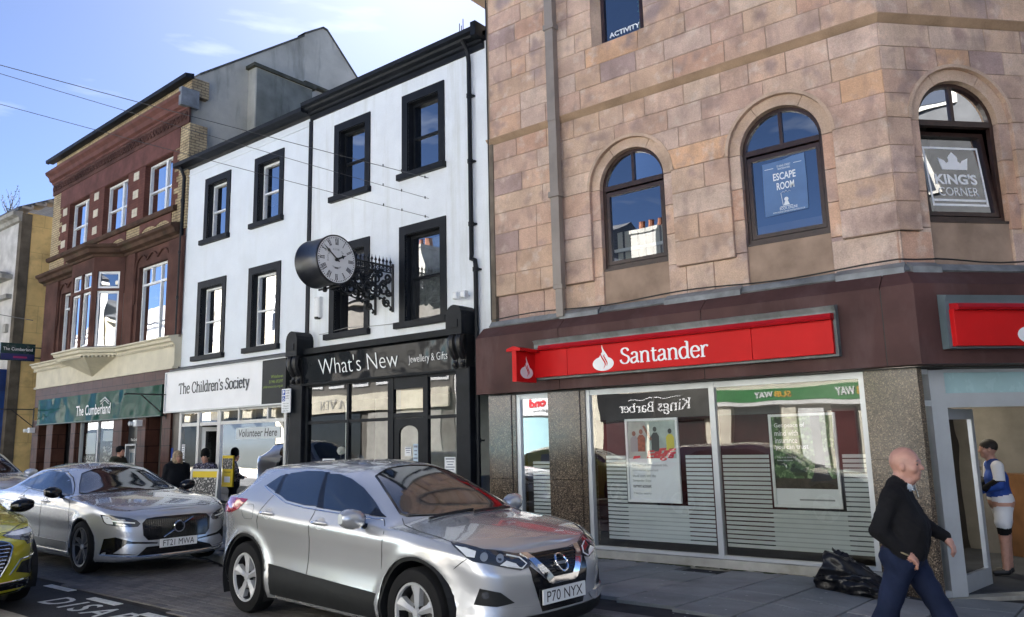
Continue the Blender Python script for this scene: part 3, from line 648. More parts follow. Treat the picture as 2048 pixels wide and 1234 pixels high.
# interior of the bank
inn = MB(); inn.prism_xy([(-8.3, 10.45), (-2.1, 10.45), (.3, 13.0), (.3, 14.6), (-8.3, 14.6)], -.32, -.262); inn.build('bank_floor', M('bank_carpet', (.06, .065, .075), .9), sb)
inn = MB(); inn.box(-8.3, -2.0, 12.4, 12.5, -.03, 2.95); inn.build('partition', M('maroon_partition', (.06, .010, .013), .6), sb)
gp_ = M('grey_panel', (.1, .1, .11), .7)
for c_ in ((-8.3, -2.0, 12.3, 12.39, 1.95, 2.95), (-8.3, -8.2, 10.5, 12.4, -.03, 2.95), (-4.2, -2.1, 11.9, 12.0, -.03, 1.1), (-7.1, -6.2, 11.6, 11.7, -.03, 2.3), (-3.0, -2.2, 11.4, 11.5, .9, 2.0)): MB().box(*c_).build('room_panel', gp_, sb)
# entrance in the chamfer
e = MB(); yz = .07
ef = [(.03, .075, -.27, 2.35), (.225, .43, -.27, 2.35), (2.35, 2.55, -.27, 2.35)]
for a, c, d, z in ef: e.box(a, c, yz, yz+.14, d, z)
e.box(.075, .225, yz+.01, yz+.12, 1.92, 1.99); e.box(.075, .225, yz+.01, yz+.12, -.27, -.2); e.box(.43, 2.35, yz+.01, yz+.13, 1.90, 2.07); e.box(.43, 2.35, yz+.01, yz+.13, 2.32, 2.36); e.box(.075, .225, yz+.01, yz+.12, 2.3, 2.36)
en = e.build('entrance_frame', alu, sb, xf=XC)
for a, c, d, z in ((.075, .225, -.2, 1.92), (.075, .225, 1.99, 2.3)): MB().quad((a, yz+.06, d), (c, yz+.06, d), (c, yz+.06, z), (a, yz+.06, z)).build('pane', glass_sh, en, xf=XC)
MB().box(.43, 2.35, yz+.05, yz+.07, 2.07, 2.32).build('frosted_transom', M('pale_cyan_glass', (.42, .62, .64), .25, var=.04), en, xf=XC)
MB().box(.03, 2.55, -.0, .35, -.42, -.275).build('threshold', concrete, sb, xf=XC)
MB().box(.065, .10, yz-.015, yz, .82, .95).build('letter_plate', lead, en, xf=XC)
# door leaf swung inwards about its left edge
XD = XC @ Matrix.Translation((.45, .14, 0)) @ Matrix.Rotation(rad(33), 4, 'Z')
d = MB()
for a, c, z0, z1 in ((0, .07, -.26, 1.89), (.83, .93, -.26, 1.89), (.07, .83, 1.76, 1.89), (.07, .83, -.26, -.06)): d.box(a, c, 0, .05, z0, z1)
dl = d.build('entrance_door', alu, sb, xf=XD)
MB().quad((.07, .025, -.06), (.83, .025, -.06), (.83, .025, 1.76), (.07, .025, 1.76)).build('pane', GLASS('door_glass', (.3, .33, .35), 1.6), dl, xf=XD)
MB().box(.2, .42, .035, .037, .75, 1.05).build('door_notice', paper, dl, xf=XD)
inn = MB()
inn.box(-4.2, .35, 14.4, 14.5, -.3, 2.94); inn.build('room_wall', M('cream_inner_wall', (.2, .19, .165), .8), sb)
inn = MB(); inn.box(3.1, 5.0, 2.0, 2.7, -.26, .95); inn.build('counter', M('counter_wood', (.2, .1, .045), .5, var=.2), sb, xf=XC)
inn = MB(); [MB().box(*c_).build('red_panel', redsign, sb, xf=XC) for c_ in ((3.3, 4.3, 2.75, 2.8, 1.25, 1.4), (4.4, 5, 2.75, 2.8, 1.5, 2.1))]
[MB().box(*c_).build('shelf_board', M('grey_shelf', (.33, .33, .33), .6), sb, xf=XC) for c_ in ((2.6, 3.2, 2.8, 2.9, 1.05, 1.16), (2.6, 4.0, 2.8, 2.9, .9, .99), (2.5, 2.56, 2.8, 2.9, -.2, 1.9))]
lm = MB(); lm.box(.9, 2.1, 1.6, 2.8, 2.62, 2.64)
lm.build('ceiling_lamp', M('lamp_panel', (1, .9, .72), .5, var=0, emit=2.2), sb, xf=XC)
lm = MB(); lm.box(-6.2, -5.7, 11.3, 11.8, 2.88, 2.9); lm.box(-3.8, -3.3, 11.3, 11.8, 2.88, 2.9); lm.build('ceiling_lamp', MATS['lamp_panel'], sb)
# blinds behind the first arched window, folded banner behind
bl = MB(); 
for i in range(8): x = -6.14+i*.13; bl.add([(x, 10.62, 4.25), (x+.105, 10.60, 4.25), (x+.105, 10.60, 4.86), (x, 10.62, 4.86)], [(0, 1, 2, 3)])
bl.build('vertical_blind', M('cream_blind', (.55, .52, .45), .8, var=.05), WN['a'][0])
MB().box(-6.15, -5.22, 10.52, 10.56, 4.52, 4.57).build('blind_rail', white_p, WN['a'][0])
MB().box(-3.85, -2.9, 10.53, 10.56, 4.3, 4.5).build('wooden_board', M('dark_oak', (.07, .05, .04), .6), WN['b'][0])
# ================================================================== white terraced shops
YW = 10.36
def shell(parent, x0, x1, y0, z1, y1=20, zr=None, mat=None, floors=(3.0, 6.3)):
    """closed building body behind a facade so that rooms are dark and the sun is blocked"""
    b = MB(); b.box(x0, x1, y0+2.6, y0+2.7, -.4, z1); b.quad((x0, y0+.0, -.4), (x0, y1, -.4), (x0, y1, z1), (x0, y0, z1)); b.quad((x1, y0, -.4), (x1, y1, -.4), (x1, y1, z1), (x1, y0, z1))
    b.quad((x0, y1, -.4), (x1, y1, -.4), (x1, y1, z1), (x0, y1, z1)); b.box(x0, x1, y0+.3, y1, z1-.1, z1-.02)
    for z in floors: b.box(x0, x1, y0+.32, y0+2.6, z, z+.12)
    return b.build('building_shell', mat or dark_in, parent)
def roof(parent, x0, x1, y0, y1, ze, zr, mat):
    b = MB(); ym = (y0+y1)/2
    b.slab([(x0, y0, ze), (x1, y0, ze), (x1, ym, zr), (x0, ym, zr)], (0, 0, 0), (0, 0, .1)); b.slab([(x0, ym, zr), (x1, ym, zr), (x1, y1, ze), (x0, y1, ze)], (0, 0, 0), (0, 0, .1))
    return b.build('roof', mat, parent)
slate = M('roof_slate', (.09, .095, .105), .6, var=.2, bump=.2, brick=((.12, .125, .135), (.04, .04, .045), .3, .12))
def sash_window(parent, x0, x1, z0, z1, y, fm, gm, blind=None, mid=.5, fw=.05, name='sash_window', vert=0, frost_lines=0):
    f = MB(); t = fw; zm = z0+(z1-z0)*mid
    for a, c, d, e in ((x0, x0+t, z0, z1), (x1-t, x1, z0, z1), (x0+t, x1-t, z0, z0+t*1.3), (x0+t, x1-t, z1-t, z1)): f.box(a, c, y, y+.08, d, e)
    if mid: f.box(x0+t, x1-t, y+.01, y+.07, zm-.022, zm+.022)
    for k in range(vert): x = x0+(x1-x0)*(k+1)/(vert+1); f.box(x-.02, x+.02, y+.012, y+.068, z0+t, z1-t)
    wn = f.build(name, fm, parent)
    for a, c in (((z0+t*1.3, zm-.022), (zm+.022, z1-t)) if mid else ((z0+t*1.3, z1-t),)):
        MB().quad((x0+t, y+.045, a), (x1-t, y+.045, a), (x1-t, y+.045, c), (x0+t, y+.045, c)).build('pane', gm, wn)
    if blind: MB().box(x0+t, x1-t, y+.2, y+.21, z0+.1, z1-.05).build('net_curtain', blind, wn)
    return wn
net = M('net_curtain', (.35, .36, .36), .9, var=.15, vs=6)
def white_house(nm, lab, x0, x1, wm, wins, fm, curtains):
    t = thing(nm, lab, 'building', ((x0+x1)/2, YW, -.13), 0, 'white terraced houses with black trim')
    holes = [(a+.16, c-.15, d+.12, e-.18) for a, c, d, e in wins]
    b = MB(); b.wall(x0, x1, 3.45, 9.1, YW, holes, .2); b.build('wall', wm, t)
    shell(t, x0+.02, x1-.02, YW+.05, 9.05); roof(t, x0, x1, YW-.1, 19.5, 9.0, 11.6, slate)
    for k, ((a, c, d, e), h) in enumerate(zip(wins, holes)):
        s = MB(); y0, y1 = YW-.03, YW+.02
        s.box(a, h[0], y0, y1, d+.12, e); s.box(h[1], c, y0, y1, d+.12, e); s.box(h[0], h[1], y0, y1, h[3], e)
        for q, dx in ((h[0], .012), (h[1], -.012)): s.box(q, q+dx, YW+.005, YW+.19, h[2], h[3])
        s.box(h[0]+.012, h[1]-.012, YW+.005, YW+.19, h[3]-.012, h[3])
        s.build('window_surround', black_p, t)
        MB().box(a-.1, c+.03, YW-.1, YW+.18, d, d+.12, .008).build('window_sill', black_p, t)
        sash_window(t, h[0]+.014, h[1]-.014, h[2], h[3]-.014, YW+.12, fm, glass_up, curtains[k], .5, .05)
    return t
XDIV = -13.72
W1 = [(-18.03, -16.88, 6.68, 8.42), (-15.85, -14.70, 6.695, 8.43), (-18.18, -16.92, 3.73, 5.735), (-15.96, -14.715, 3.74, 5.755)]
W2 = [(-12.89, -11.745, 6.72, 8.46), (-10.79, -9.64, 6.735, 8.495), (-12.98, -11.735, 3.765, 5.775), (-10.865, -9.625, 3.78, 5.79)]
charity = thing_c = white_house('white_terraced_building', 'white rendered house with white sashes in black surrounds over the charity shop', -19.03, XDIV, white_r, W1, sash_w, [None, None, net, None])
jewel = white_house('white_terraced_building', 'streaky white house with all black sash windows above the black jewellery shopfront', XDIV, -8.58, white_r2, W2, black_p, [None, None, None, net])
# eaves
MB().sweep([(-19.2, YW), (XDIV, YW)], [(.0, 8.88), (.05, 8.88), (.07, 8.93), (.2, 8.95), (.22, 8.93), (.30, 8.95), (.31, 9.04), (.0, 9.06)]).build('eaves_gutter', black_p, charity)
MB().box(-19.0, XDIV-.1, YW-.025, YW, 8.70, 8.725).build('string_moulding', white_r, charity)
MB().sweep([(XDIV, YW), (-8.62, YW)], [(.0, 8.80), (.04, 8.80), (.045, 8.90), (.10, 8.92), (.11, 8.97), (.21, 8.99), (.23, 9.03), (.31, 9.05), (.32, 9.13), (.0, 9.15)]).build('eaves_cornice', black_p, jewel)
MB().box(-8.70, -8.58, 10.05, 10.5, 8.95, 9.22).build('cornice_end', black_p, jewel)
MB().box(XDIV-.05, XDIV+.06, YW-.03, YW+.0, 3.6, 8.80).build('black_band', black_p, jewel)
b = MB()
for x, h in ((-9.02, .22), (-8.93, .28), (-8.97, .16)): b.tube([(x, 10.12, 9.12), (x, 10.12, 9.12+h)], .008, 5)
b.box(-9.04, -8.9, 10.1, 10.13, 9.1, 9.13); b.build('aerial', black_m, jewel)
# downpipes
b = MB(); b.tube([(-8.945, 10.10, 8.98), (-8.945, 10.25, 8.8), (-8.945, 10.28, 8.6), (-8.945, 10.28, 4.92), (-8.945, 10.27, 4.84), (-8.86, 10.27, 4.80), (-8.855, 10.28, 4.7), (-8.86, 10.28, -.1)], .043, 9)
for z in (7.9, 6.63, 5.45, 4.6, 3.0, 1.6): b.lathe([(.043, 0), (.056, 0), (.056, .07), (.043, .07)], (-8.945 if z > 4.8 else -8.857, 10.28, z), n=9); b.box((-8.945 if z > 4.8 else -8.857)-.08, (-8.945 if z > 4.8 else -8.857)+.08, 10.3, 10.36, z+.02, z+.05)
b.build('downpipe', black_p, jewel)
b = MB(); b.tube([(-18.98, 10.15, 8.95), (-18.98, 10.27, 8.7), (-19.0, 10.27, 3.72)], .045, 8)
for z in (8.0, 6.6, 5.4, 4.4): b.lathe([(.045, 0), (.06, 0), (.06, .08), (.045, .08)], (-18.99, 10.27, z), n=8)
b.build('downpipe', black_p, charity)
# alarm box, floodlights, stray cable
b = MB(); b.box(-13.40, -13.22, YW-.11, YW, 4.27, 4.72, .03)
al = thing('alarm_box', 'white bell alarm box with dark lens below the street clock', 'alarm box', (-13.31, 10.36, 4.27)); b.build('case', sash_w, al)
MB().lathe([(.0, 0), (.06, .01), (.07, .05)], (-13.31, YW-.06, 4.235), n=12).build('lens', black_m, al)
fl = thing('floodlight', 'pair of small white floodlights on the wall beside the black console', 'floodlight', (-9.15, 10.3, 4.15))
for x in (-9.27, -9.08): MB().box(x-.055, x+.055, 10.16, 10.26, 4.14, 4.27, .02).build('lamp_head', sash_w, fl); MB().box(x-.01, x+.01, 10.26, 10.36, 4.18, 4.2).build('arm', sash_w, fl)
MB().tube([(x, 10.34, 3.9+.12*(1-abs(math.sin((x+9.4)*1.05)))*.6) for x in np.linspace(-13.3, -9.5, 30)], .006, 4).build('cable', M('grey_cable', (.3, .3, .3), .6), jewel)
# ---- jewellery shopfront
b = MB(); b.sweep([(-13.75, YW), (-9.0, YW)], [(0, 3.43), (.12, 3.43), (.13, 3.47), (.26, 3.49), (.28, 3.60), (.0, 3.66)]); b.build('shop_cornice', black_p, jewel)
b = MB()
for x0, x1 in ((-13.98, -13.56), (-9.22, -8.9)): b = MB(); b.box(x0, x1, 10.12, YW, -.2, 2.9, .01); b.box(x0-.03, x1+.03, 10.08, YW, -.2, .35, .01); b.build('pilaster', black_p, jewel)
def console(x0, x1):
    b = MB(); r = (x1-x0)/2; xc = (x0+x1)/2
    P = [(x0, 3.46), (x1, 3.46), (x1, 3.78)]+[(xc+r*math.cos(a), 3.78+r*1.1*math.sin(a)) for a in np.linspace(.15, math.pi-.15, 9)]+[(x0, 3.78)]
    b.prism_xz(P, 9.93, YW); b.box(xc-.1, xc+.1, 9.915, 9.94, 3.58, 3.72)
    cs = b.build('console_bracket', black_p, jewel)
    s = MB()
    for xs_ in (x0+.1, x1-.1):
        pts = [(10.02, 3.44), (9.98, 3.36), (9.99, 3.24), (10.05, 3.12), (10.11, 3.04), (10.09, 2.96), (10.05, 2.93), (10.04, 2.97)]
        q = smooth_pts(pts, 3); s.tube([(xs_, p[0], p[1]) for p in q], [.085-.04*i/len(q) for i in range(len(q))], 8)
    s.box(x0+.03, x1-.03, 10.08, YW, 2.88, 3.46); s.build('scroll', black_m, cs)
console(-13.88, -13.50); console(-9.27, -8.90)
f = MB(); yf, yb = 10.22, 10.30
cols = [(-13.56, -13.48), (-12.24, -12.18), (-11.05, -10.90), (-10.12, -10.0), (-9.26, -9.22)]
for a, c in cols: f.box(a, c, yf, yb, -.1, 2.87)
for a, c in ((-13.48, -12.24), (-12.18, -11.05), (-10.0, -9.26)): f.box(a, c, yf+.01, yb-.01, 2.04, 2.10); f.box(a, c, yf+.01, yb-.01, 2.80, 2.87); f.box(a, c, yf-.01, yb, -.1, .5)
f.box(-10.90, -10.12, yf+.01, yb-.01, 2.09, 2.17); f.box(-10.90, -10.12, yf+.01, yb-.01, 2.62, 2.87)
sw = f.build('shop_window', black_p, jewel)
for a, c in ((-13.48, -12.24), (-12.18, -11.05), (-10.0, -9.26)):
    MB().quad((a, 10.26, .5), (c, 10.26, .5), (c, 10.26, 2.04), (a, 10.26, 2.04)).build('pane', glass_sh, sw)
    MB().quad((a, 10.26, 2.10), (c, 10.26, 2.10), (c, 10.26, 2.80), (a, 10.26, 2.80)).build('pane', glass_sh, sw)
    MB().box(a+.01, c-.01, 10.29, 10.31, 2.48, 2.80).build('blind', M('dark_grey_blind', (.05, .05, .055), .8), sw)
MB().quad((-10.9, 10.26, 2.17), (-10.12, 10.26, 2.17), (-10.12, 10.26, 2.62), (-10.9, 10.26, 2.62)).build('pane', glass_sh, sw)
MB().box(-10.88, -10.14, 10.4, 10.42, 2.17, 2.62).build('screen', M('beige_screen', (.42, .38, .3), .8), sw)
d = MB(); xa, xb = -10.89, -10.13
d.box(xa, xa+.13, 10.235, 10.285, -.1, 2.08); d.box(xb-.13, xb, 10.235, 10.285, -.1, 2.08); d.box(xa+.13, xb-.13, 10.235, 10.285, -.1, .5)
P = [(xa+.13, 2.08), (xb-.13, 2.08)]+[((xa+xb)/2+.25*math.cos(t), 1.80+.14*math.sin(t)) for t in np.linspace(0, math.pi, 9)]
d.prism_xz(P, 10.235, 10.285); dd = d.build('shop_door', black_p, jewel)
MB().quad((xa+.13, 10.26, .5), (xb-.13, 10.26, .5), (xb-.13, 10.26, 1.93), (xa+.13, 10.26, 1.93)).build('pane', glass_sh, dd)
inn = MB(); inn.box(-13.6, -9.0, 12.2, 12.3, -.1, 2.95); inn.build('room_wall', M('pale_inner_wall', (.34, .35, .35), .9), jewel)
[MB().box(*c_).build('display_stand', white_p, jewel) for c_ in ((-13.6, -11.2, 10.7, 11.2, .4, .9), (-12.6, -12.55, 10.5, 10.55, .9, 2.9), (-13.3, -12.9, 11.0, 11.4, .9, 1.3), (-9.9, -9.3, 10.6, 11.2, .3, 1.0))]
gl = thing('globe_lamp', 'white globe lamp standing inside the jewellery shop window', 'lamp', (-12.72, 10.5, 1.3)); MB().lathe([(0, 0), (.06, .02), (.09, .08), (.09, .1), (.06, .16), (0, .18)], (-12.72, 10.5, 1.40), n=14).build('globe', white_p, gl); MB().lathe([(.06, .9), (.02, .93), (.015, 1.4)], (-12.72, 10.5, 0), n=8).build('stand', black_m, gl)
def notice(x0, x1, z0, z1, y, lab, nl=6, parent_thing=None, head=True, mat=None):
    t = thing('notice', lab, 'notice', ((x0+x1)/2, y, z0), 0, 'printed notices in the shop windows'); MB().box(x0, x1, y-.004, y, z0, z1).build('sheet', mat or paper, t)
    l = MB(); n = nl
    for i in range(n):
        z = z1-(i+1)*(z1-z0)/(n+1.5); hgt = (z1-z0)/(n+1.5)*.35; ind = (x1-x0)*(.1+.08*((i*7) % 3))
        l.box(x0+ind, x1-ind*.9, y-.0065, y-.005, z, z+hgt*(1.5 if i == 0 and head else 1))
    l.build('print', M('grey_print', (.22, .24, .3), .8, var=0), t); return t
notice(-13.0, -12.62, .98, 1.34, 10.255, 'white printed notice in the left pane of the jewellery window')
notice(-9.62, -9.36, 1.02, 1.36, 10.255, 'white printed notice alone in the narrow right pane of the jewellery window')
notice(-10.68, -10.42, .92, 1.22, 10.255, 'white printed notice low on the black arched door')
notice(-10.62, -10.45, 1.38, 1.55, 10.255, 'small dark striped notice high on the black arched door', 3)
notice(-10.40, -10.28, .96, 1.60, 10.255, 'tall narrow bluish notice at the right of the arched door', 8, mat=M('pale_blue_paper', (.5, .62, .72), .7, var=.05))
# ---- charity shopfront
MB().sweep([(-19.0, YW), (-14.0, YW)], [(0, 3.46), (.2, 3.46), (.22, 3.5), (.22, 3.56), (0, 3.64)]).build('shop_cornice', M('slate_grey_paint', (.07, .075, .08), .5, stain=((.2, .2, .2), .4, 2, 4)), charity)
MB().box(-19.1, -18.56, 10.22, YW, -.2, 2.5, .01).build('pilaster', M('dark_stone_pilaster', (.07, .06, .055), .4, var=.2), charity)
al2 = M('silver_frame', (.5, .51, .52), .35, metal=.3, var=.04)
f = MB(); yf, yb = 10.22, 10.30
for a, c, z0 in ((-18.56, -18.46, -.1), (-17.74, -17.64, -.1), (-16.86, -16.72, -.1), (-16.02, -15.96, 2.21), (-14.91, -14.85, 2.21), (-14.28, -14.2, -.1)): f.box(a, c, yf, yb, z0, 2.5)
for a, c in ((-18.46, -17.74), (-17.64, -16.86), (-16.72, -14.28)): f.box(a, c, yf+.01, yb, 2.13, 2.21); f.box(a, c, yf+.01, yb, 2.44, 2.5)
f.box(-18.46, -17.74, yf+.01, yb, -.1, .15); f.box(-16.72, -14.28, yf+.01, yb, -.1, .15)
cw = f.build('shop_window', al2, charity)
for a, c, z0, z1 in ((-18.46, -17.74, .15, 2.13), (-16.72, -14.28, .15, 2.13), (-18.46, -17.74, 2.21, 2.44), (-17.64, -16.86, 2.21, 2.44), (-16.72, -16.02, 2.21, 2.44), (-15.96, -14.91, 2.21, 2.44), (-14.85, -14.28, 2.21, 2.44)):
    MB().quad((a, 10.26, z0), (c, 10.26, z0), (c, 10.26, z1), (a, 10.26, z1)).build('pane', glass_sh, cw)
d = MB(); XDR = Matrix.Translation((-17.62, 10.3, 0)) @ Matrix.Rotation(rad(70), 4, 'Z')
for a, c, z0, z1 in ((0, .08, -.08, 2.1), (.7, .78, -.08, 2.1), (.08, .7, 2.0, 2.1), (.08, .7, -.08, .1)): d.box(a, c, 0, .05, z0, z1)
dd = d.build('shop_door', white_p, charity, xf=XDR); MB().quad((.08, .02, .1), (.7, .02, .1), (.7, .02, 2.0), (.08, .02, 2.0)).build('pane', glass_sh, dd, xf=XDR)
b = MB(); b.box(-18.6, -14.2, 10.14, 10.32, -.25, -.1); b.build('stall_riser', concrete, charity)
inn = MB(); inn.box(-18.9, -14.1, 13.0, 13.1, -.1, 2.9); inn.box(-18.9, -14.1, 10.4, 13, -.2, -.08); inn.build('room_wall', M('charity_inner', (.2, .2, .18), .9, var=.15), charity)
inn = MB(); rnd = random.Random(3)
for i in range(26):
    x = rnd.uniform(-18.3, -14.4); y = rnd.uniform(11.0, 12.6); MB().box(x, x+rnd.uniform(.1, .4), y, y+.2, -.08, rnd.uniform(.5, 1.5)).build('stock_shelf', M('mixed_stock', (.2, .2, .2), .8, var=.1, ramp=[(.2, .2, .2)], speck=[(7, (.5, .45, .4), .5, .6), (11, (.08, .1, .12), .5, .6)]), charity)
lm = MB(); lm.box(-16.3, -15.1, 11.4, 11.6, 2.78, 2.8); lm.build('ceiling_lamp', MATS['lamp_panel'], charity)
# ================================================================== red brick bank building (turned 1.9 degrees)
KF = Matrix.Translation((-18.85, 10.3, 0)) @ Matrix.Rotation(-.033, 4, 'Z')
kb = thing('brick_building', 'red and cream brick building with carved cornice, oriel window and green shop sign', 'building', mat=Matrix.Translation((-18.85, 10.3, -.1)) @ Matrix.Rotation(-.033, 4, 'Z'))
yb_ = M('cream_brick', (.50, .40, .24), .85, var=.14, bump=.15, brick=((.42, .32, .19), (.2, .16, .11), .23, .078))
rb_ = M('red_brick', (.15, .062, .048), .85, var=.14, bump=.15, brick=((.125, .053, .042), (.12, .05, .04), .23, .078))
rs_ = M('dark_red_sandstone', (.105, .052, .042), .85, var=.2, vs=1.4, bump=.25, bs=18, stain=((.06, .035, .03), .6, 2.5, .8))
rs2 = M('red_terracotta', (.14, .060, .050), .75, var=.15, bump=.15)
mossy = M('mossy_red_stone', (.085, .05, .036), .9, var=.2, bump=.4, stain=((.05, .06, .03), .7, 2, 4))
cream = M('cream_painted_stone', (.60, .55, .42), .6, var=.06, stain=((.3, .27, .2), .45, 2.5, 1))
UW = [(-7.85, -6.30, 8.03, 9.60), (-5.20, -3.57, 8.03, 9.60), (-2.50, -.86, 8.03, 9.60)]
LW = [(-8.05, -6.40, 4.47, 6.63), (-2.58, -.92, 4.47, 6.63)]
def kbuild(m_, n, mt, p=kb, **k): return m_.build(n, mt, p, xf=KF, **k)
b = MB(); b.wall(-8.62, -.50, 7.4, 10.2, 0, [(a, c, 7.9 if 0 else d, e) for a, c, d, e in UW], .28); kbuild(b, 'wall', rb_)
for c_ in ((-9.28, -8.62, 0, .5, 7.3, 10.2), (-.5, -.02, 0, .5, 7.3, 10.2)): kbuild(MB().box(*c_), 'quoin', yb_)
kbuild(MB().box(-9.28, -.02, 0, .5, 11.0, 11.5), 'parapet', yb_)
q = MB()
for i in range(9):
    z = 7.42+i*.31; dx = .12 if i % 2 else .0
    kbuild(MB().box(-8.62, -8.62+.10+dx, -.006, .1, z, z+.155), 'quoin_tooth', yb_); kbuild(MB().box(-.5-.10-dx, -.5, -.006, .1, z, z+.155), 'quoin_tooth', yb_)
ck = MB()
for xc in (-8.3+.1, -5.75, -3.03, -.68):
    if xc in (-.68, -8.2): continue
    for z in (8.2, 8.75, 9.3):
        ck = MB()
        for i in range(2):
            for j in range(2): ck.box(xc-.16+i*.165, xc-.16+i*.165+.155, -.012, .05, z+j*.125, z+j*.125+.115)
        kbuild(ck, 'checker_block', cream)
b = MB(); b.box(-8.62, -.5, -.02, .3, 9.62, 10.2); kbuild(b, 'lintel_band', rs2)
b = MB(); b.sweep([(-9.3, 0), (0, 0)], [(0, 10.2), (.04, 10.2), (.05, 10.6), (0, 10.62)])
kbuild(b, 'frieze', rs_)
fz = MB()
for i in range(46):
    x = -9.15+i*.2; zc = 10.40
    fz.tube([(x+.085*math.cos(t)*(1-.5*t/6), -.065, zc+.13*math.sin(t)*(1-.5*t/6)) for t in np.linspace(0, 6, 9)], .022, 5)
kbuild(fz, 'frieze_carving', rs_)
b = MB(); b.sweep([(-9.35, 0), (-.02, 0)], [(0, 10.6), (.07, 10.6), (.08, 10.66), (.16, 10.70), (.2, 10.82), (.30, 10.9), (.32, 10.98), (.0, 11.06)]); kbuild(b, 'cornice', rs2)
MB().box(-.1, .04, -.3, .2, 10.62, 11.12).build('cornice_end_box', lead, kb, xf=KF)
b = MB(); b.sweep([(-9.6, 0), (.1, 0)], [(0, 11.42), (.12, 11.42), (.15, 11.38), (.24, 11.40), (.25, 11.5), (0, 11.55)]); kbuild(b, 'gutter', black_p)
b = MB(); b.sweep([(-9.28, 0), (-.5, 0)], [(0, 7.86), (.09, 7.86), (.12, 7.92), (.12, 7.99), (0, 8.03)]); kbuild(b, 'sill_course', mossy)
ap = MB()
for a, c, d, e in UW:
    P = [(a-.1, 7.86), (a-.1, 7.5)]+[(a-.1+(c-a+.2)*t, 7.58+.1*abs(math.sin(t*math.pi*2))+.06*math.sin(t*math.pi)) for t in np.linspace(.08, .92, 13)]+[(c+.1, 7.5), (c+.1, 7.86)]
    kbuild(MB().prism_xz(P, -.03, .05), 'apron', rs2)
b = MB(); b.box(-8.62, -.5, -.008, .02, 7.3, 7.86); kbuild(b, 'apron_wall', yb_)
shut = M('white_shutter', (.72, .74, .76), .5, var=.02)
for a, c, d, e in UW:
    xm = a+(c-a)*.6
    f = MB(); y = .16; t = .055
    for p, q_, r_, s_ in ((a, a+t, d, e), (c-t, c, d, e), (xm-.05, xm+.05, d, e), (a+t, xm-.05, d, d+t), (xm+.05, c-t, d, d+t), (a+t, xm-.05, e-t, e), (xm+.05, c-t, e-t, e), (a+t, xm-.05, d+.72, d+.77), (xm+.05, c-t, d+.72, d+.77)): f.box(p, q_, y, y+.08, r_, s_)
    wn = kbuild(f, 'casement_window', sash_w)
    for p, q_ in ((a+t, xm-.05), (xm+.05, c-t)):
        for z0, z1 in ((d+t, d+.72), (d+.77, e-t)): kbuild(MB().quad((p, y+.04, z0), (q_, y+.04, z0), (q_, y+.04, z1), (p, y+.04, z1)), 'pane', glass_up, wn)
    sl = MB(); z = d+.08
    while z < d+.74:
        for p, q_ in ((a+.07, xm-.06), (xm+.06, c-.07)): sl.quad((p, y+.10, z), (q_, y+.10, z), (q_, y+.14, z+.045), (p, y+.14, z+.045))
        z += .068
    o = kbuild(sl, 'shutter_slats', shut, wn); o['kind'] = 'stuff'
# lower storey
b = MB(); b.wall(-9.28, -.02, 3.6, 7.4, .02, LW+[(-6.25, -3.45, 4.42, 7.3)], .3); kbuild(b, 'sandstone_wall', rs_)
BP = [(-6.3, .02), (-5.65, -.59), (-4.1, -.59), (-3.47, .02)]
def bayface(p, q_, holes, nm):
    L = math.hypot(q_[0]-p[0], q_[1]-p[1]); X = KF @ Matrix.Translation((p[0], p[1], 0)) @ Matrix.Rotation(math.atan2(q_[1]-p[1], q_[0]-p[0]), 4, 'Z')
    b = MB(); b.wall(0, L, 4.4, 7.15, 0, holes, .16); b.build('oriel_wall', rs_, kb, xf=X); return X
for (p, q_, hs) in ((BP[0], BP[1], [(.16, .74, 4.53, 6.13), (.16, .74, 6.22, 6.7)]), (BP[1], BP[2], [(.12, .72, 4.53, 6.13), (.12, .72, 6.22, 6.7), (.84, 1.44, 4.53, 6.13), (.84, 1.44, 6.22, 6.7)]), (BP[2], BP[3], [(.12, .74, 4.47, 6.11), (.12, .74, 6.18, 6.68)])):
    X = bayface(p, q_, hs, '')
    for a, c, d, e in hs:
        f = MB(); t = .065
        for p_, q2, r_, s_ in ((a, a+t, d, e), (c-t, c, d, e), (a+t, c-t, d, d+t), (a+t, c-t, e-t, e)): f.box(p_, q2, .05, .12, r_, s_)
        wn = f.build('oriel_window', sash_w, kb, xf=X); MB().quad((a+t, .09, d+t), (c-t, .09, d+t), (c-t, .09, e-t), (a+t, .09, e-t)).build('pane', glass_up, wn, xf=X)
        if e < 6.2: MB().box(a, c, .4, .41, d, e).build('net_curtain', M('grey_curtain', (.28, .29, .28), .9, var=.1), wn, xf=X)
corn = [(0, 7.10), (.05, 7.10), (.07, 7.16), (.2, 7.20), (.24, 7.30), (.32, 7.34), (.33, 7.42), (0, 7.5)]
b = MB(); b.sweep([(-9.55, .02), (-6.3, .02), (-5.65, -.59), (-4.1, -.59), (-3.47, .02), (-.18, .02)], corn); kbuild(b, 'storey_cornice', mossy)
MB().prism_xy(BP, 7.4, 7.5).build('oriel_roof', lead, kb, xf=KF)
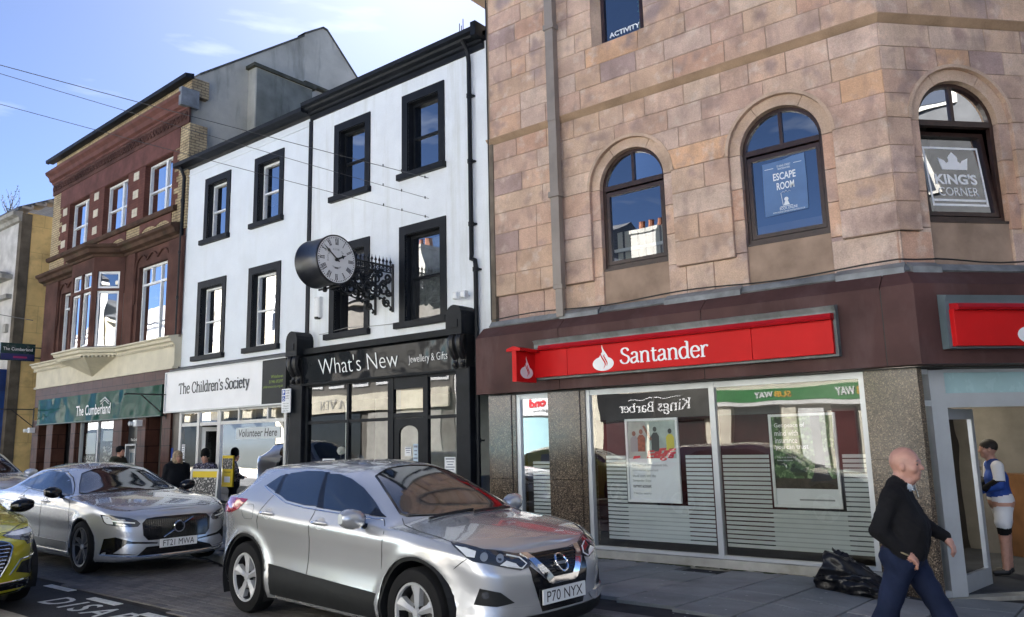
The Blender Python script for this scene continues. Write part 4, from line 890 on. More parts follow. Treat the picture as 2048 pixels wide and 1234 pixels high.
for a, c, d, e in LW:
    f = MB(); y = .14; t = .06; zt = 6.12; m1, m2 = a+(c-a)*.34, a+(c-a)*.66
    for p, q_, r_, s_ in ((a, a+t, d, e), (c-t, c, d, e), (a+t, c-t, d, d+t), (a+t, c-t, e-t, e), (a+t, c-t, zt-.03, zt+.03), (m1-.025, m1+.025, zt+.03, e-t), (m2-.025, m2+.025, d+t, zt-.03), (m2-.025, m2+.025, zt+.03, e-t)): f.box(p, q_, y, y+.08, r_, s_)
    wn = kbuild(f, 'casement_window', sash_w)
    for p, q_, z0, z1 in ((a+t, m2-.025, d+t, zt-.03), (m2+.025, c-t, d+t, zt-.03), (a+t, m1-.025, zt+.03, e-t), (m1+.025, m2-.025, zt+.03, e-t), (m2+.025, c-t, zt+.03, e-t)):
        kbuild(MB().quad((p, y+.04, z0), (q_, y+.04, z0), (q_, y+.04, z1), (p, y+.04, z1)), 'pane', glass_up, wn)
    kbuild(MB().box(a, m2, .5, .51, d, zt), 'net_curtain', MATS['grey_curtain'], wn)
    h = MB()
    for k in range(3):
        x0 = a-.1+(c-a+.2)*k/3; x1 = a-.1+(c-a+.2)*(k+1)/3
        pts = [(x0+(x1-x0)*t_, -.01, 6.78+.17*math.sin(t_*math.pi)) for t_ in np.linspace(0, 1, 7)]; h.tube(pts, .03, 6)
    h.tube([(a-.1, -.01, 6.78), (a-.14, -.01, 6.6), (a-.14, -.01, 5.6)], .03, 6)
    kbuild(h, 'hood_mould', rs_)
for x0, x1 in ((-9.28, -8.25), (-6.3, -6.25), (-3.2, -2.75), (-.75, -.02)): kbuild(MB().box(x0, x1, -.05, .03, 4.42, 7.08, .01), 'pilaster', rs_)
# cream shop cornice following the oriel
cp = [(-9.45, -.1), (-6.6, -.1), (-5.75, -.75), (-4.0, -.75), (-3.2, -.1), (-.02, -.1)]
b = MB(); b.sweep(cp, [(-.2, 4.22), (.05, 4.22), (.07, 4.27), (.13, 4.30), (.15, 4.37), (.2, 4.39), (.2, 4.43), (-.2, 4.50)]); kbuild(b, 'shop_cornice', cream)
dn = MB()
for (p, q_) in zip(cp, cp[1:]):
    L = math.hypot(q_[0]-p[0], q_[1]-p[1]); n = int(L/.11)
    dxx, dyy = (q_[0]-p[0])/L, (q_[1]-p[1])/L
    for i in range(n):
        x, y = p[0]+dxx*(i+.5)*L/n, p[1]+dyy*(i+.5)*L/n
        dn.tube([(x+dyy*.06, y-dxx*.06, 4.16), (x+dyy*.06, y-dxx*.06, 4.22)], .026, 4)
o = kbuild(dn, 'dentil', cream); o['kind'] = 'stuff'
b = MB(); b.box(-9.3, -.02, -.12, .3, 3.66, 4.24); b.box(-9.35, -.02, -.16, .0, 3.60, 3.66); kbuild(b, 'cream_frieze', cream)
b = MB(); b.add([(-6.5, -.12, 4.2), (-5.75, -.72, 4.2), (-4.0, -.72, 4.2), (-3.3, -.12, 4.2), (-4.9, -.13, 3.72)], [(0, 1, 4), (1, 2, 4), (2, 3, 4), (0, 3, 4)]); kbuild(b, 'oriel_corbel', cream)
gt = M('brown_glazed_tile', (.085, .040, .030), .4, ior=1.22, var=.15, brick=((.085, .038, .027), (.03, .015, .012), .62, .42))
b = MB(); b.box(-9.25, -.02, -.12, .2, 3.0, 3.6); kbuild(b, 'tiled_band', gt)
tl = MB(); kx = -9.22
b = MB()
for x0, x1 in ((-9.25, -8.72), (-8.05, -7.55), (-6.15, -5.82), (-3.26, -2.72), (-1.80, -1.34), (-.46, -.02)): kbuild(MB().box(x0, x1, -.14, .25, -.25, 2.6, .008), 'tiled_pier', gt)
kbuild(MB().box(-5.82, -3.26, -.1, .2, -.25, .9), 'tiled_riser', gt)
f = MB(); y = 0
for p, q_, r_, s_ in ((-5.82, -5.74, .9, 2.5), (-3.34, -3.26, .9, 2.5), (-4.62, -4.56, .9, 2.5), (-5.74, -4.62, .9, .97), (-4.56, -3.34, .9, .97), (-5.74, -4.62, 2.42, 2.5), (-4.56, -3.34, 2.42, 2.5)): f.box(p, q_, y, y+.08, r_, s_)
kw = kbuild(f, 'shop_window', al2)
for p, q_ in ((-5.74, -4.62), (-4.56, -3.34)): kbuild(MB().quad((p, .04, .97), (q_, .04, .97), (q_, .04, 2.42), (p, .04, 2.42)), 'pane', glass_sh, kw)
for i, (a, c, z0, z1, mt) in enumerate(((-5.6, -4.95, 1.5, 2.1, paper), (-4.45, -3.4, 1.85, 2.15, paper), (-4.4, -4.0, 1.3, 1.7, M('grey_photo', (.2, .2, .2), .7, speck=[(9, (.6, .6, .6), .5, .55), (14, (.05, .05, .06), .5, .56)])), (-3.95, -3.5, 1.3, 1.8, MATS['grey_photo']), (-5.7, -5.0, 1.1, 1.45, MATS['grey_photo']))):
    kbuild(MB().box(a, c, .1, .12, z0, z1), 'display_card', mt, kw)
kbuild(MB().box(-9.2, -.1, 2.2, 2.3, -.2, 3), 'room_wall', mid_in)
b = MB(); b.box(-2.72, -1.80, .05, .15, 1.0, 2.5); kbuild(b, 'cash_machine_panel', M('dark_panel', (.03, .035, .04), .3))
b = MB(); b.box(-2.5, -1.98, .0, .05, .95, 1.62); b.box(-2.55, -2.5, -.1, .05, .7, 1.7); b.box(-1.98, -1.93, -.1, .05, .7, 1.7); b.box(-2.55, -1.93, -.1, .05, 1.7, 1.75)
cm = kbuild(b, 'cash_machine', M('steel_surround', (.3, .31, .32), .35, metal=.4)); kbuild(MB().box(-2.42, -2.06, -.008, .0, 1.25, 1.52), 'screen', M('dim_screen', (.07, .1, .13), .2), cm)
tx_ = put_text(kb, 'panel_lettering', 'The Cumberland', white_l, (-2.55, .045, 1.83), (1, 0, 0), (0, 0, 1), .58, .07, xf=KF)
for c_ in ((-1.34, -.46, .5, .6, -.2, 2.5), (-8.72, -8.05, .4, .5, -.2, 2.5), (-7.55, -6.15, .3, .4, -.2, 2.5)): kbuild(MB().box(*c_), 'recessed_door', M('very_dark_door', (.012, .012, .014), .4))
kbuild(MB().box(-8.5, -8.12, .35, .39, .2, 2.2), 'door_panel', M('grey_door', (.2, .21, .23), .5))
for x in (-9.1, -1.62): cc = MB(); cc.box(x-.1, x+.1, -.3, -.14, 2.2, 2.36); cc.lathe([(.05, 0), (.06, -.1), (.03, -.12)], (x-.1, -.3, 2.27), 'Y', 8); kbuild(cc, 'security_camera', sash_w)
for x in (-9.2, -.25):
    br = MB(); br.tube([(x, -.15, 2.35), (x, -.15, 3.0)], .02, 5); br.tube([(x, -.15, 2.95), (x, -1.15, 2.95), (x, -1.2, 2.92)], .018, 5); br.tube([(x, -.15, 2.4), (x, -.8, 2.94)], .016, 5)
    kbuild(br, 'awning_bracket', black_m)
# body, roof and gable
b = MB(); b.quad((-9.28, 0, -.4), (-9.28, 9, -.4), (-9.28, 9, 11.4), (-9.28, 0, 11.4)); b.box(-9.25, -.35, 2.9, 3.0, -.4, 11.4); b.box(-9.25, -.35, .35, 9, 11.3, 11.4); b.box(-9.25, -.35, .32, 2.9, 3.2, 3.3); b.box(-9.25, -.35, .32, 2.9, 7.42, 7.5); kbuild(b, 'building_shell', dark_in)
gm = M('grey_render', (.52, .50, .43), .9, var=.12, vs=.9, bump=.3, bs=16, stain=((.13, .14, .115), .85, 1.6, .3), fine=.08)
GX = -19.05
G_ = [(10.42, 5.5), (10.42, 11.5), (10.62, 11.72), (14.03, 14.28), (14.03, 14.36), (14.75, 14.86), (14.92, 14.84), (16.9, 13.0), (17.6, 12.2), (17.6, 5.5)]
MB().prism_yz(G_, GX-.3, GX).build('gable_wall', gm, kb)
MB().box(-19.05, -18.68, 12.12, 14.1, 8.5, 12.42).build('chimney_breast', gm, kb)
MB().box(-18.68, -18.672, 12.16, 14.1, 8.5, 12.40).build('stained_shaded_render', M('stained_shaded_render', (.22, .23, .2), .9, var=.2, vs=1.2, bump=.4, bs=18, stain=((.06, .065, .05), .9, 2.2, .4)), kb)  # front sheet: stains plus the unlit side's darker tone, both in its colour
b = MB(); b.box(-19.05, -18.60, 12.02, 14.2, 12.42, 12.52); b.box(-19.05, -18.86, 13.97, 14.98, 12.66, 12.74); b.build('breast_capping', M('mossy_capping', (.09, .09, .07), .95, var=.2, bump=.6, bs=25), kb)
b = MB(); cpg = G_[2:9]
for p, q_ in zip(cpg, cpg[1:]): b.slab([(GX-.34, p[0], p[1]), (GX+.03, p[0], p[1]), (GX+.03, q_[0], q_[1]), (GX-.34, q_[0], q_[1])], (0, 0, .0), (0, 0, .07))
b.build('verge_coping', M('verge_stone', (.1, .1, .09), .9, var=.2), kb)
b = MB(); b.slab([(-28.4, 10.7, 11.7), (GX-.3, 10.62, 11.72), (GX-.3, 14.8, 14.82), (-28.4, 14.9, 14.8)], (0, 0, -.1), (0, 0, 0)); b.slab([(-28.4, 14.9, 14.8), (GX-.3, 14.8, 14.82), (GX-.3, 17.6, 12.2), (-28.4, 17.6, 12.2)], (0, 0, -.1), (0, 0, 0)); b.build('roof', slate, kb)
MB().quad((-28.3, 17.6, -.4), (GX, 17.6, -.4), (GX, 17.6, 12.2), (-28.3, 17.6, 12.2)).build('wall', gm, kb)
MB().quad((GX-.05, 10.4, -.4), (GX-.05, 17.6, -.4), (GX-.05, 17.6, 5.6), (GX-.05, 10.4, 5.6)).build('party_wall', dark_in, kb)
# ================================================================== ochre building beyond the lane
ob = thing('ochre_walled_building', 'old white fronted building with ochre painted side wall at far left', 'building', (-33, 10.3, -.1))
och = M('ochre_wall', (.74, .53, .23), .85, var=.14, vs=1.0, bump=.25, bs=12, stain=((.22, .16, .08), .7, 1.2, 1.6), brick=((.72, .51, .22), (.56, .4, .17), 1.3, .95))
OX = -29.87
MB().quad((OX, 10.45, -.4), (OX, 19, -.4), (OX, 19, 9.95), (OX, 10.45, 9.95)).build('wall', och, ob)
MB().box(OX-.25, OX+.02, 10.28, 10.6, -.3, 9.9).build('cement_strip', M('brown_cement', (.13, .11, .085), .9, var=.2), ob)
b = MB(); b.wall(-46, OX-.2, 3.6, 9.75, 10.3, [(-33.4, -32.0, 5.3, 7.4), (-37.4, -36, 5.3, 7.4)], .3); b.build('wall', M('weathered_white', (.56, .55, .53), .8, var=.12, stain=((.25, .25, .23), .6, 1.6, .5)), ob)
b = MB(); b.sweep([(-46, 10.3), (OX, 10.3)], [(0, 9.6), (.1, 9.62), (.14, 9.75), (.3, 9.8), (.32, 9.92), (0, 9.98)]); b.build('cornice', M('grey_cornice', (.36, .35, .32), .85, var=.2), ob)
b = MB(); b.prism_xz([(-31.7, 7.6), (-30.35, 7.6), (-30.35, 7.75), (-31.0, 7.95), (-31.7, 7.8)], 9.95, 10.3); b.build('pediment', MATS['grey_cornice'], ob); MB().box(-31.6, -30.3, 10.12, 10.3, 6.9, 7.05).build('ledge', MATS['grey_cornice'], ob); MB().box(-30.6, -30.35, 10.2, 10.3, 5.7, 6.0).build('scroll_ornament', MATS['grey_cornice'], ob)
MB().box(-46, OX-.25, 10.0, 10.3, -.2, 3.65).build('blue_shopfront', M('blue_paint', (.02, .06, .22), .35), ob)
MB().box(-46, OX-.28, 10.05, 10.34, 3.65, 4.4).build('blue_fascia', M('dark_blue_paint', (.015, .04, .16), .3), ob)
b = MB(); b.slab([(-46, 10.1, 9.98), (OX+.1, 10.1, 9.98), (OX+.1, 15, 12.4), (-46, 15, 12.4)], (0, 0, 0), (0, 0, .1)); b.build('roof', slate, ob)
for i in range(12):
    y = 10.2+i*.42; b = MB(); b.box(OX-.55, OX+.14, y, y+.36, 10.05+i*.21, 10.13+i*.21); b.box(OX-.5, OX+.16, y+.3, y+.36, 10.1+i*.21, 10.2+i*.21); b.build('roof_tile', M('pale_roof_tile', (.33, .3, .28), .8, var=.2), ob)
MB().quad((-46, 19, -.4), (OX, 19, -.4), (OX, 19, 10), (-46, 19, 10)).build('wall', dark_in, ob)
tw = thing('roof_weed', 'wispy young buddleia growing out of the parapet of the ochre walled building', 'plant', (-30.6, 10.2, 9.95))
b = MB(); lf = MB(); rnd = random.Random(11)
for i in range(9):
    a = rnd.uniform(0, 6.28); l = rnd.uniform(.5, 1.25); p0 = (-30.7+rnd.uniform(-.3, .3), 10.15, 9.95); p1 = (p0[0]+math.cos(a)*.35*l, p0[1]+math.sin(a)*.3*l, p0[2]+l*.6); p2 = (p1[0]+math.cos(a)*.3, p1[1], p1[2]+l*.35)
    b.tube([p0, p1, p2], [.012, .008, .004], 5)
    for k in range(14):
        t = rnd.random(); q_ = [p0[j]+(p2[j]-p0[j])*t for j in range(3)]; an = rnd.uniform(0, 6.28); s_ = rnd.uniform(.05, .12)
        lf.add([q_, (q_[0]+s_*math.cos(an), q_[1]+s_*math.sin(an)*.5, q_[2]+.04), (q_[0]+s_*1.5*math.cos(an+.3), q_[1], q_[2]-.01)], [(0, 1, 2)])
b.build('stem', M('twig', (.1, .08, .05), .8), tw); lf.build('leaves', M('dull_leaf', (.09, .12, .06), .7), tw)
# ================================================================== buildings across the street (seen mirrored in the glass)
YO = -6.0
cream2 = M('cream_stucco', (.76, .71, .58), .8, var=.08, stain=((.4, .36, .28), .3, 1.5, .6))
white2 = M('white_stucco', (.82, .82, .80), .8, var=.06, stain=((.45, .43, .4), .3, 1.5, .6))
greyst = M('grey_stucco', (.40, .39, .36), .8, var=.1)
glass_far = M('far_window_glass', (.03, .035, .045), .08, var=0)
def opp(x0, x1, h, mt, lab, nx, rows_, shop, ridge=2.6, chim=None, gable=False):
    t = thing('street_building', lab, 'building', ((x0+x1)/2, YO, 0), 0, 'buildings across the street')
    b = MB(); b.box(x0, x1, YO-9, YO, 0, h); b.build('wall', mt, t)
    b = MB()
    if gable: b.prism_xz([(x0-.1, h), (x1+.1, h), ((x0+x1)/2, h+ridge)], YO-9, YO+.15)
    else: b.prism_yz([(YO-9.2, h), (YO+.3, h), (YO-4.4, h+ridge)], x0, x1)
    b.build('roof', slate, t)
    MB().box(x0, x1, YO, YO+.2, h-.25, h-.02).build('cornice', mt, t)
    wd = (x1-x0)/nx
    for z0, z1 in rows_:
        for i in range(nx):
            xc = x0+wd*(i+.5); ww = min(.5, wd*.28)
            f = MB(); f.box(xc-ww-.12, xc+ww+.12, YO, YO+.06, z0-.12, z0); f.box(xc-ww-.12, xc-ww, YO, YO+.06, z0, z1+.12); f.box(xc+ww, xc+ww+.12, YO, YO+.06, z0, z1+.12); f.box(xc-ww, xc+ww, YO, YO+.06, z1, z1+.12)
            f.box(xc-.03, xc+.03, YO+.012, YO+.05, z0, z1); f.box(xc-ww, xc-.03, YO+.012, YO+.05, (z0+z1)/2-.03, (z0+z1)/2+.03); f.box(xc+.03, xc+ww, YO+.012, YO+.05, (z0+z1)/2-.03, (z0+z1)/2+.03)
            wn = f.build('window', white_p, t); MB().quad((xc-ww, YO+.01, z0), (xc-ww, YO+.01, z1), (xc+ww, YO+.01, z1), (xc+ww, YO+.01, z0)).build('pane', glass_far, wn)
    for (a, c, z0, z1, m_, dy) in shop: MB().box(a, c, YO+.005, YO+dy, z0, z1).build('shopfront_panel', m_, t)
    for c in (chim or []):
        cb = MB(); cb.box(c[0], c[1], YO-3, YO-1.6, h-.5, c[2]); cb.box(c[0]-.06, c[1]+.06, YO-3.06, YO-1.54, c[2]-.2, c[2]); cb.build('chimney', greyst, t)
        for k in range(3): MB().lathe([(.14, 0), (.11, .45), (.13, .5)], (c[0]+(c[1]-c[0])*(k+.5)/3, YO-2.3, c[2]), n=8).build('chimney_pot', M('clay_pot', (.3, .13, .08), .8), t)
    return t
blk = M('black_fascia', (.012, .012, .014), .35, var=0); grn = M('green_fascia', (.02, .2, .045), .4, var=0); dkred = M('dark_red_paint', (.06, .012, .014), .4)
yel = M('yellow_lettering', (.75, .42, .02), .5, var=0); redl = M('red_lettering', (.55, .02, .03), .5, var=0); dglass = M('shop_glass_dark', (.03, .035, .035), .06, var=0)
def otext(t, s, mt, x_start, z, w=None, h=None, **k): return put_text(t, 'lettering', s, mt, (x_start, YO+k.pop('dy', .16), z), (-1, 0, 0), (0, 0, 1), w, h, **k)
o1 = opp(-5.9, 4.0, 8.0, white2, 'white gable fronted house across the street behind the viewer', 4, [(4.3, 6.2)], [(-5.6, 3.8, 2.6, 3.3, cream2, .14), (-5.4, -3.4, .3, 2.5, dglass, .05), (-2.9, 0, .3, 2.5, dglass, .05)], 2.8, None, True)
o2 = opp(-11.75, -5.95, 7.6, cream2, 'cream sandwich shop across the street with a green fascia', 3, [(4.4, 6.1)], [(-11.7, -6.0, 2.72, 3.2, grn, .14), (-11.75, -5.95, 2.55, 2.7, white2, .2), (-11.6, -11.2, .1, 2.55, cream2, .1), (-11.1, -9.5, .3, 2.5, dglass, .05), (-9.4, -8.9, .1, 2.55, cream2, .1), (-8.8, -7.9, .1, 2.4, white2, .08), (-7.7, -6.9, .1, 2.5, dkred, .06)], 1.8)
otext(o2, 'WAY', white_l, -9.60, 2.85, .62, .25, weight=.03, shear=.1); otext(o2, 'SUB', yel, -8.98, 2.85, .58, .25, weight=.03, shear=.1)
otext(o2, 'WAY', white_l, -6.85, 2.85, .62, .25, weight=.03, shear=.1); otext(o2, 'SUB', yel, -6.22, 2.85, .58, .25, weight=.03, shear=.1)
for o_ in [o for o in o2.children if o.name.startswith('lettering')]: pass
o3 = opp(-17.3, -11.8, 7.9, cream2, 'cream barber shop across the street with a black fascia and tall chimney', 3, [(4.3, 6.2)], [(-16.6, -11.9, 2.25, 3.32, blk, .14), (-16.5, -14.6, .3, 2.2, dkred, .06), (-14.4, -12.2, .3, 2.2, dglass, .05)], 1.6, [(-15.9, -14.7, 10.3)])
otext(o3, 'Kings Barber', white_l, -12.63, 2.46, 2.98, .5, serif=True, thick=.11, thin=.05)
sw_ = MB()
for sg in (-1, 1): sw_.tube([(-14.1+sg*t, YO+.15, 3.06+.05*math.sin(t*9)*(1-t*.7)) for t in np.linspace(.05, 1.05, 22)], [.022*(1-.6*i/22) for i in range(22)], 5)
sw_.build('flourish', white_l, o3)
o4 = opp(-24.2, -17.4, 9.6, white2, 'white phone shop across the street with red lettering', 4, [(4.4, 6.2), (7.0, 8.6)], [(-24, -17.6, 2.6, 3.5, paper, .14), (-23.8, -18.0, .3, 2.5, M('pale_blue_glass', (.35, .55, .6), .15, var=0), .05)], 2)
otext(o4, 'ond', redl, -19.0, 2.98, 1.0, .36, weight=.05); otext(o4, 'Telephone', ink, -18.3, 2.72, 1.5, .17)
o5 = opp(-37, -24.3, 9.0, M('dark_stone_front', (.15, .14, .125), .85, var=.1), 'dark stone shop across the street with dark shopfront', 7, [(4.6, 6.8)], [(-36.8, -24.5, 3.2, 4.1, cream2, .16), (-36.5, -30.5, .3, 3.1, dglass, .05), (-30, -25, .3, 3.1, greyst, .05)], 2.4, [(-29.5, -28.2, 11.9)])
otext(o5, 'HAVEN', greyst, -31.2, 3.4, 2.6, .45, serif=True, dy=.175)
o6 = opp(-52, -37.1, 13.0, cream2, 'tall cream classical building across the street', 6, [(4.4, 7.0), (8.2, 10.4)], [(-52, -37.1, 7.3, 7.8, cream2, .35), (-51, -38, .4, 3.2, dglass, .05)], 2)
b = MB()
for i in range(7): b.lathe([(.42, 3.6), (.36, 3.9), (.34, 7.0), (.45, 7.25)], (-51.3+i*2.25, YO+.5, 0), n=12)
b.build('columns', cream2, o6)
o7 = opp(-74, -52.1, 11, white2, 'long white house with slate roof far along the other side', 9, [(4.4, 6.4), (7.6, 9.6)], [(-73, -53, .4, 3.2, dglass, .05)], 3)
rt = thing('street_building', 'stone building round the corner, darkened to dim its mirror image in the tilted window', 'building', (16, 12, 0))
MB().box(13.5, 21, -2.5, 24, -.3, 16).build('wall', M('darkened_front', (.05, .052, .055), .8, var=.1), rt); MB().box(13.3, 13.5, -2.5, 24, 15.3, 15.9).build('cornice', MATS['darkened_front'], rt); MB().box(13.35, 13.5, -2.5, 24, 3.5, 3.9).build('string_course', MATS['darkened_front'], rt)  # wall colour darkened so its mirror image in the glass stays dim
for z0, z1 in ((4.8, 6.6), (8.0, 9.8), (11.5, 13)):
    for i in range(9):
        y_ = -1.2+i*2.8; wn = MB().box(13.44, 13.5, y_-.6, y_+.6, z0-.12, z1+.12).build('window', greyst, rt); MB().box(13.42, 13.44, y_-.48, y_+.48, z0, z1).build('pane', glass_far, wn)
MB().box(13.4, 13.5, -2, 23.5, .2, 3.2).build('shopfront', dglass, rt)
# ================================================================== shop signs
y = CY0-FO
s1 = thing('bank_sign', 'long red illuminated bank sign with white flame and name on brown fascia', 'sign', (-5, y, 2.56))
b = MB(); b.prism_yz([(y-.001, 2.545), (y-.12, 2.545), (y-.12, 3.10), (y-.16, 3.16), (y-.001, 3.19)], -7.28, -2.70); b.build('backing_tray', greytrim, s1)
for a, c in ((-7.26, -6.615), (-6.61, -3.745), (-3.74, -2.735)): MB().box(a, c, y-.19, y-.12, 2.575, 3.0, .004).build('red_panel', redsign, s1)
b = MB(); b.prism_yz([(y-.12, 2.985), (y-.27, 2.985), (y-.285, 3.01), (y-.25, 3.06), (y-.12, 3.075)], -7.1, -2.72); b.build('rain_hood', redsign2, s1)
def flame(parent, o, ax, s, mt, nm='flame_emblem'):
    """white oval with a rising flame; o centre of the oval, ax unit x direction, s oval width"""
    ax = Vector(ax); az = Vector((0, 0, 1)); n = ax.cross(az); o = Vector(o)
    def P(u, v, d=0): return o+ax*(u*s)+az*(v*s)+n*d
    b = MB(); k = 28
    b.poly([P(.5*math.cos(2*math.pi*i/k), .29*math.sin(2*math.pi*i/k)) for i in range(k)])
    fl_ = [(-.02, .78), (.0, .66), (.06, .54), (.16, .40), (.26, .22), (.3, .05), (.2, -.1), (.05, -.18), (-.1, -.1), (-.2, .05), (-.2, .2), (-.12, .36), (-.02, .5), (-.045, .66)]
    b.poly([P(u, v, .0015) for u, v in smooth_pts(fl_+[fl_[0]], 3)[:-1]])
    e = b.build(nm, mt, parent)
    r = MB()
    for pts, wd in (([(-.09, .5), (-.1, .38), (-.02, .22), (.08, .06), (.1, -.06), (.02, -.2)], .022), ([(.09, .38), (.05, .3), (.12, .16), (.19, .02), (.17, -.1)], .02)):
        q = smooth_pts(pts, 4); L = []; R = []
        for i, p in enumerate(q):
            w_ = wd*math.sin(math.pi*min(1, (i+.6)/len(q)))*1.4+.004
            L.append(P(p[0]-w_, p[1], .003)); R.append(P(p[0]+w_, p[1], .003))
        o_ = len(r.v); r.add(L+R, [(i, len(L)+i, len(L)+i+1, i+1) for i in range(len(L)-1)])
    r.build('flame_cut', redsign, e); return e
flame(s1, (-5.98, y-.192, 2.70), (1, 0, 0), .36, white_l)
tx(s1, 'Santander', white_l, -5.70, 2.665, y-.192, 1.37, .245, serif=True, thick=.11, thin=.045)
ps = thing('projecting_sign', 'small red bank sign sticking out from the left end of the brown fascia', 'sign', (-7.3, y-.3, 2.5))
b = MB(); b.box(-7.30, -7.22, y-.66, y-.16, 2.50, 2.98); b.build('red_box', redsign, ps)
b = MB(); b.prism_xz([(-7.40, 2.96), (-7.12, 2.96), (-7.13, 3.0), (-7.2, 3.02), (-7.26, 3.035), (-7.32, 3.02), (-7.39, 3.0)], y-.68, y-.1); b.build('rain_hood', redsign, ps)
b = MB(); b.box(-7.28, -7.24, y-.16, y, 2.55, 2.9); b.build('mounting', black_m, ps)
flame(ps, (-7.217, y-.41, 2.645), (0, 1, 0), .32, white_l)
XF_ = Matrix.Translation((-1.84+0, CY0-FO+0.0, 0)) @ Matrix.Rotation(CH, 4, 'Z')
cx_ = CX0+FO*math.tan(CH/2); XF_ = Matrix.Translation((cx_, CY0-FO, 0)) @ Matrix.Rotation(CH, 4, 'Z')
s2 = thing('bank_sign', 'red bank sign cut by the right edge above the open corner door', 'sign', mat=XF_ @ Matrix.Translation((1.5, 0, 2.5)))
b = MB(); b.prism_yz([(-.001, 2.555), (-.12, 2.555), (-.12, 3.1), (-.15, 3.17), (-.001, 3.20)], .29, 2.7); b.build('backing_tray', M('blue_grey_trim', (.11, .15, .17), .5, var=.1), s2, xf=XF_)
MB().box(.33, 2.68, -.19, -.12, 2.575, 3.0, .004).build('red_panel', redsign, s2, xf=XF_)
b = MB(); b.prism_yz([(-.12, 2.985), (-.26, 2.985), (-.28, 3.01), (-.24, 3.06), (-.12, 3.075)], .34, 2.68); b.build('rain_hood', redsign2, s2, xf=XF_)
fo = XF_ @ Vector((1.30, -.192, 2.70)); flame(s2, fo, (math.cos(CH), math.sin(CH), 0), .36, white_l)
# jewellery board
glossk = M('glossy_black_board', (.010, .012, .016), .06, var=0, coat=0, ior=1.35, warp=.12, bs=1.6)
s3 = thing('shop_sign', 'glossy black jewellery shop sign board with thin white lettering', 'sign', (-11.3, 10.2, 2.9))
MB().prism_yz([(10.16, 2.88), (10.08, 3.43), (YW, 3.43), (YW, 2.88)], -13.56, -9.22).build('board', glossk, s3)
MB().sweep([(-13.9, 10.16), (-8.95, 10.16)], [(-.1, 2.84), (.03, 2.84), (.04, 2.88), (-.1, 2.90)]).build('sign_moulding', black_p, s3)
tilt = (0, -.144, .99)
put_text(s3, 'lettering', "What's New", white_l, (-12.98, 10.123, 3.03), (1, 0, 0), tilt, 2.33, .33, weight=-.012)
put_text(s3, 'script_lettering', "Jewellery & Gifts", white_l, (-10.38, 10.12, 3.03), (1, 0, 0), tilt, .98, .18, weight=-.01, shear=.12)
# charity board
s4 = thing('shop_sign', 'long white charity shop sign with dark grey serif lettering and grey right end', 'sign', (-16.6, 10.15, 2.53))
MB().box(-19.10, -14.99, 10.13, 10.34, 2.52, 3.48).build('white_board', M('white_board', (.78, .79, .82), .35, var=.02), s4)
MB().box(-14.985, -14.13, 10.13, 10.34, 2.52, 3.48).build('grey_board', M('charcoal_board', (.03, .033, .036), .45, var=.05, ior=1.25), s4)
b = MB(); b.box(-19.13, -14.10, 10.10, 10.34, 2.485, 2.52); b.box(-19.13, -19.10, 10.10, 10.34, 2.52, 3.48); b.box(-19.13, -14.1, 10.10, 10.34, 3.48, 3.5); b.build('edge_trim', alu, s4)
tx(s4, "The Children's Society", M('charcoal_lettering', (.05, .055, .06), .6, var=0), -18.50, 2.85, 10.128, 3.05, .355, serif=True, thick=.125, thin=.065)
lg = M('lime_lettering', (.16, .24, .03), .6, var=0)
for i, (s_, w_) in enumerate((('Whitehaven', .44), ('01946 692097', .5), ('childrenssociety.org.uk', .72))): tx(s4, s_, lg, -14.22-w_, 3.07-.11*i, 10.128, w_, .07, weight=.01)
bn = thing('volunteer_banner', 'pale banner in the charity shop window reading Volunteer Here', 'banner', (-15.3, 10.25, 1.77)); MB().box(-16.1, -14.43, 10.246, 10.25, 1.78, 2.04).build('sheet', M('pale_banner', (.62, .66, .68), .7, var=.03), bn)
tx(bn, 'Volunteer Here', M('charcoal_lettering', (.05, .055, .06)), -16.0, 1.83, 10.244, 1.45, .17, weight=.012, shear=.15)
# green bank board
gsg = M('glossy_green_sign', (.005, .058, .042), .08, var=0, coat=0, ior=1.09, warp=.25, bs=1.1)
s5 = thing('shop_sign', 'wavy glossy green bank sign with white name and roof emblem', 'sign', mat=KF @ Matrix.Translation((-4.5, -.2, 2.45)))
b = MB(); b.grid([[(x, -.2+.0*x, z) for z in np.linspace(2.45, 3.22, 4)] for x in np.linspace(-8.72, -.42, 30)]); b.build('board', gsg, s5, xf=KF)
b = MB(); b.box(-8.72, -.42, -.195, -.12, 2.45, 3.22); b.box(-8.75, -.40, -.22, -.1, 2.42, 2.45); b.build('tray', M('dark_green_trim', (.01, .05, .035), .4), s5, xf=KF)
put_text(s5, 'lettering', 'The Cumberland', white_l, (-5.66, -.212, 2.60), (1, 0, 0), (0, 0, 1), 2.32, .30, xf=KF, weight=.012)
b = MB(); b.tube([(-4.0, -.215, 2.95), (-3.72, -.215, 3.06), (-3.44, -.215, 2.93)], .02, 6); b.tube([(-3.98, -.215, 2.88), (-3.72, -.215, 2.99), (-3.46, -.215, 2.87)], .012, 6); b.build('roof_emblem', white_l, s5, xf=KF)
s6 = thing('projecting_sign', 'dark green and purple hanging bank sign at the left corner of the brick building', 'sign', mat=KF @ Matrix.Translation((-9.3, -.5, 4.6)))
b = MB(); b.box(-9.36, -9.28, -1.22, -.22, 4.52, 5.08)
b.build('sign_box', M('very_dark_green', (.006, .03, .028), .25), s6, xf=KF); MB().box(-9.278, -9.274, -1.2, -.24, 4.54, 4.74).build('purple_band', M('deep_blue_purple', (.008, .014, .11), .3), s6, xf=KF)
b = MB(); b.box(-9.33, -9.31, -.22, .05, 4.95, 4.99); b.box(-9.33, -9.31, -.22, .05, 4.62, 4.66); b.build('arm', black_m, s6, xf=KF)
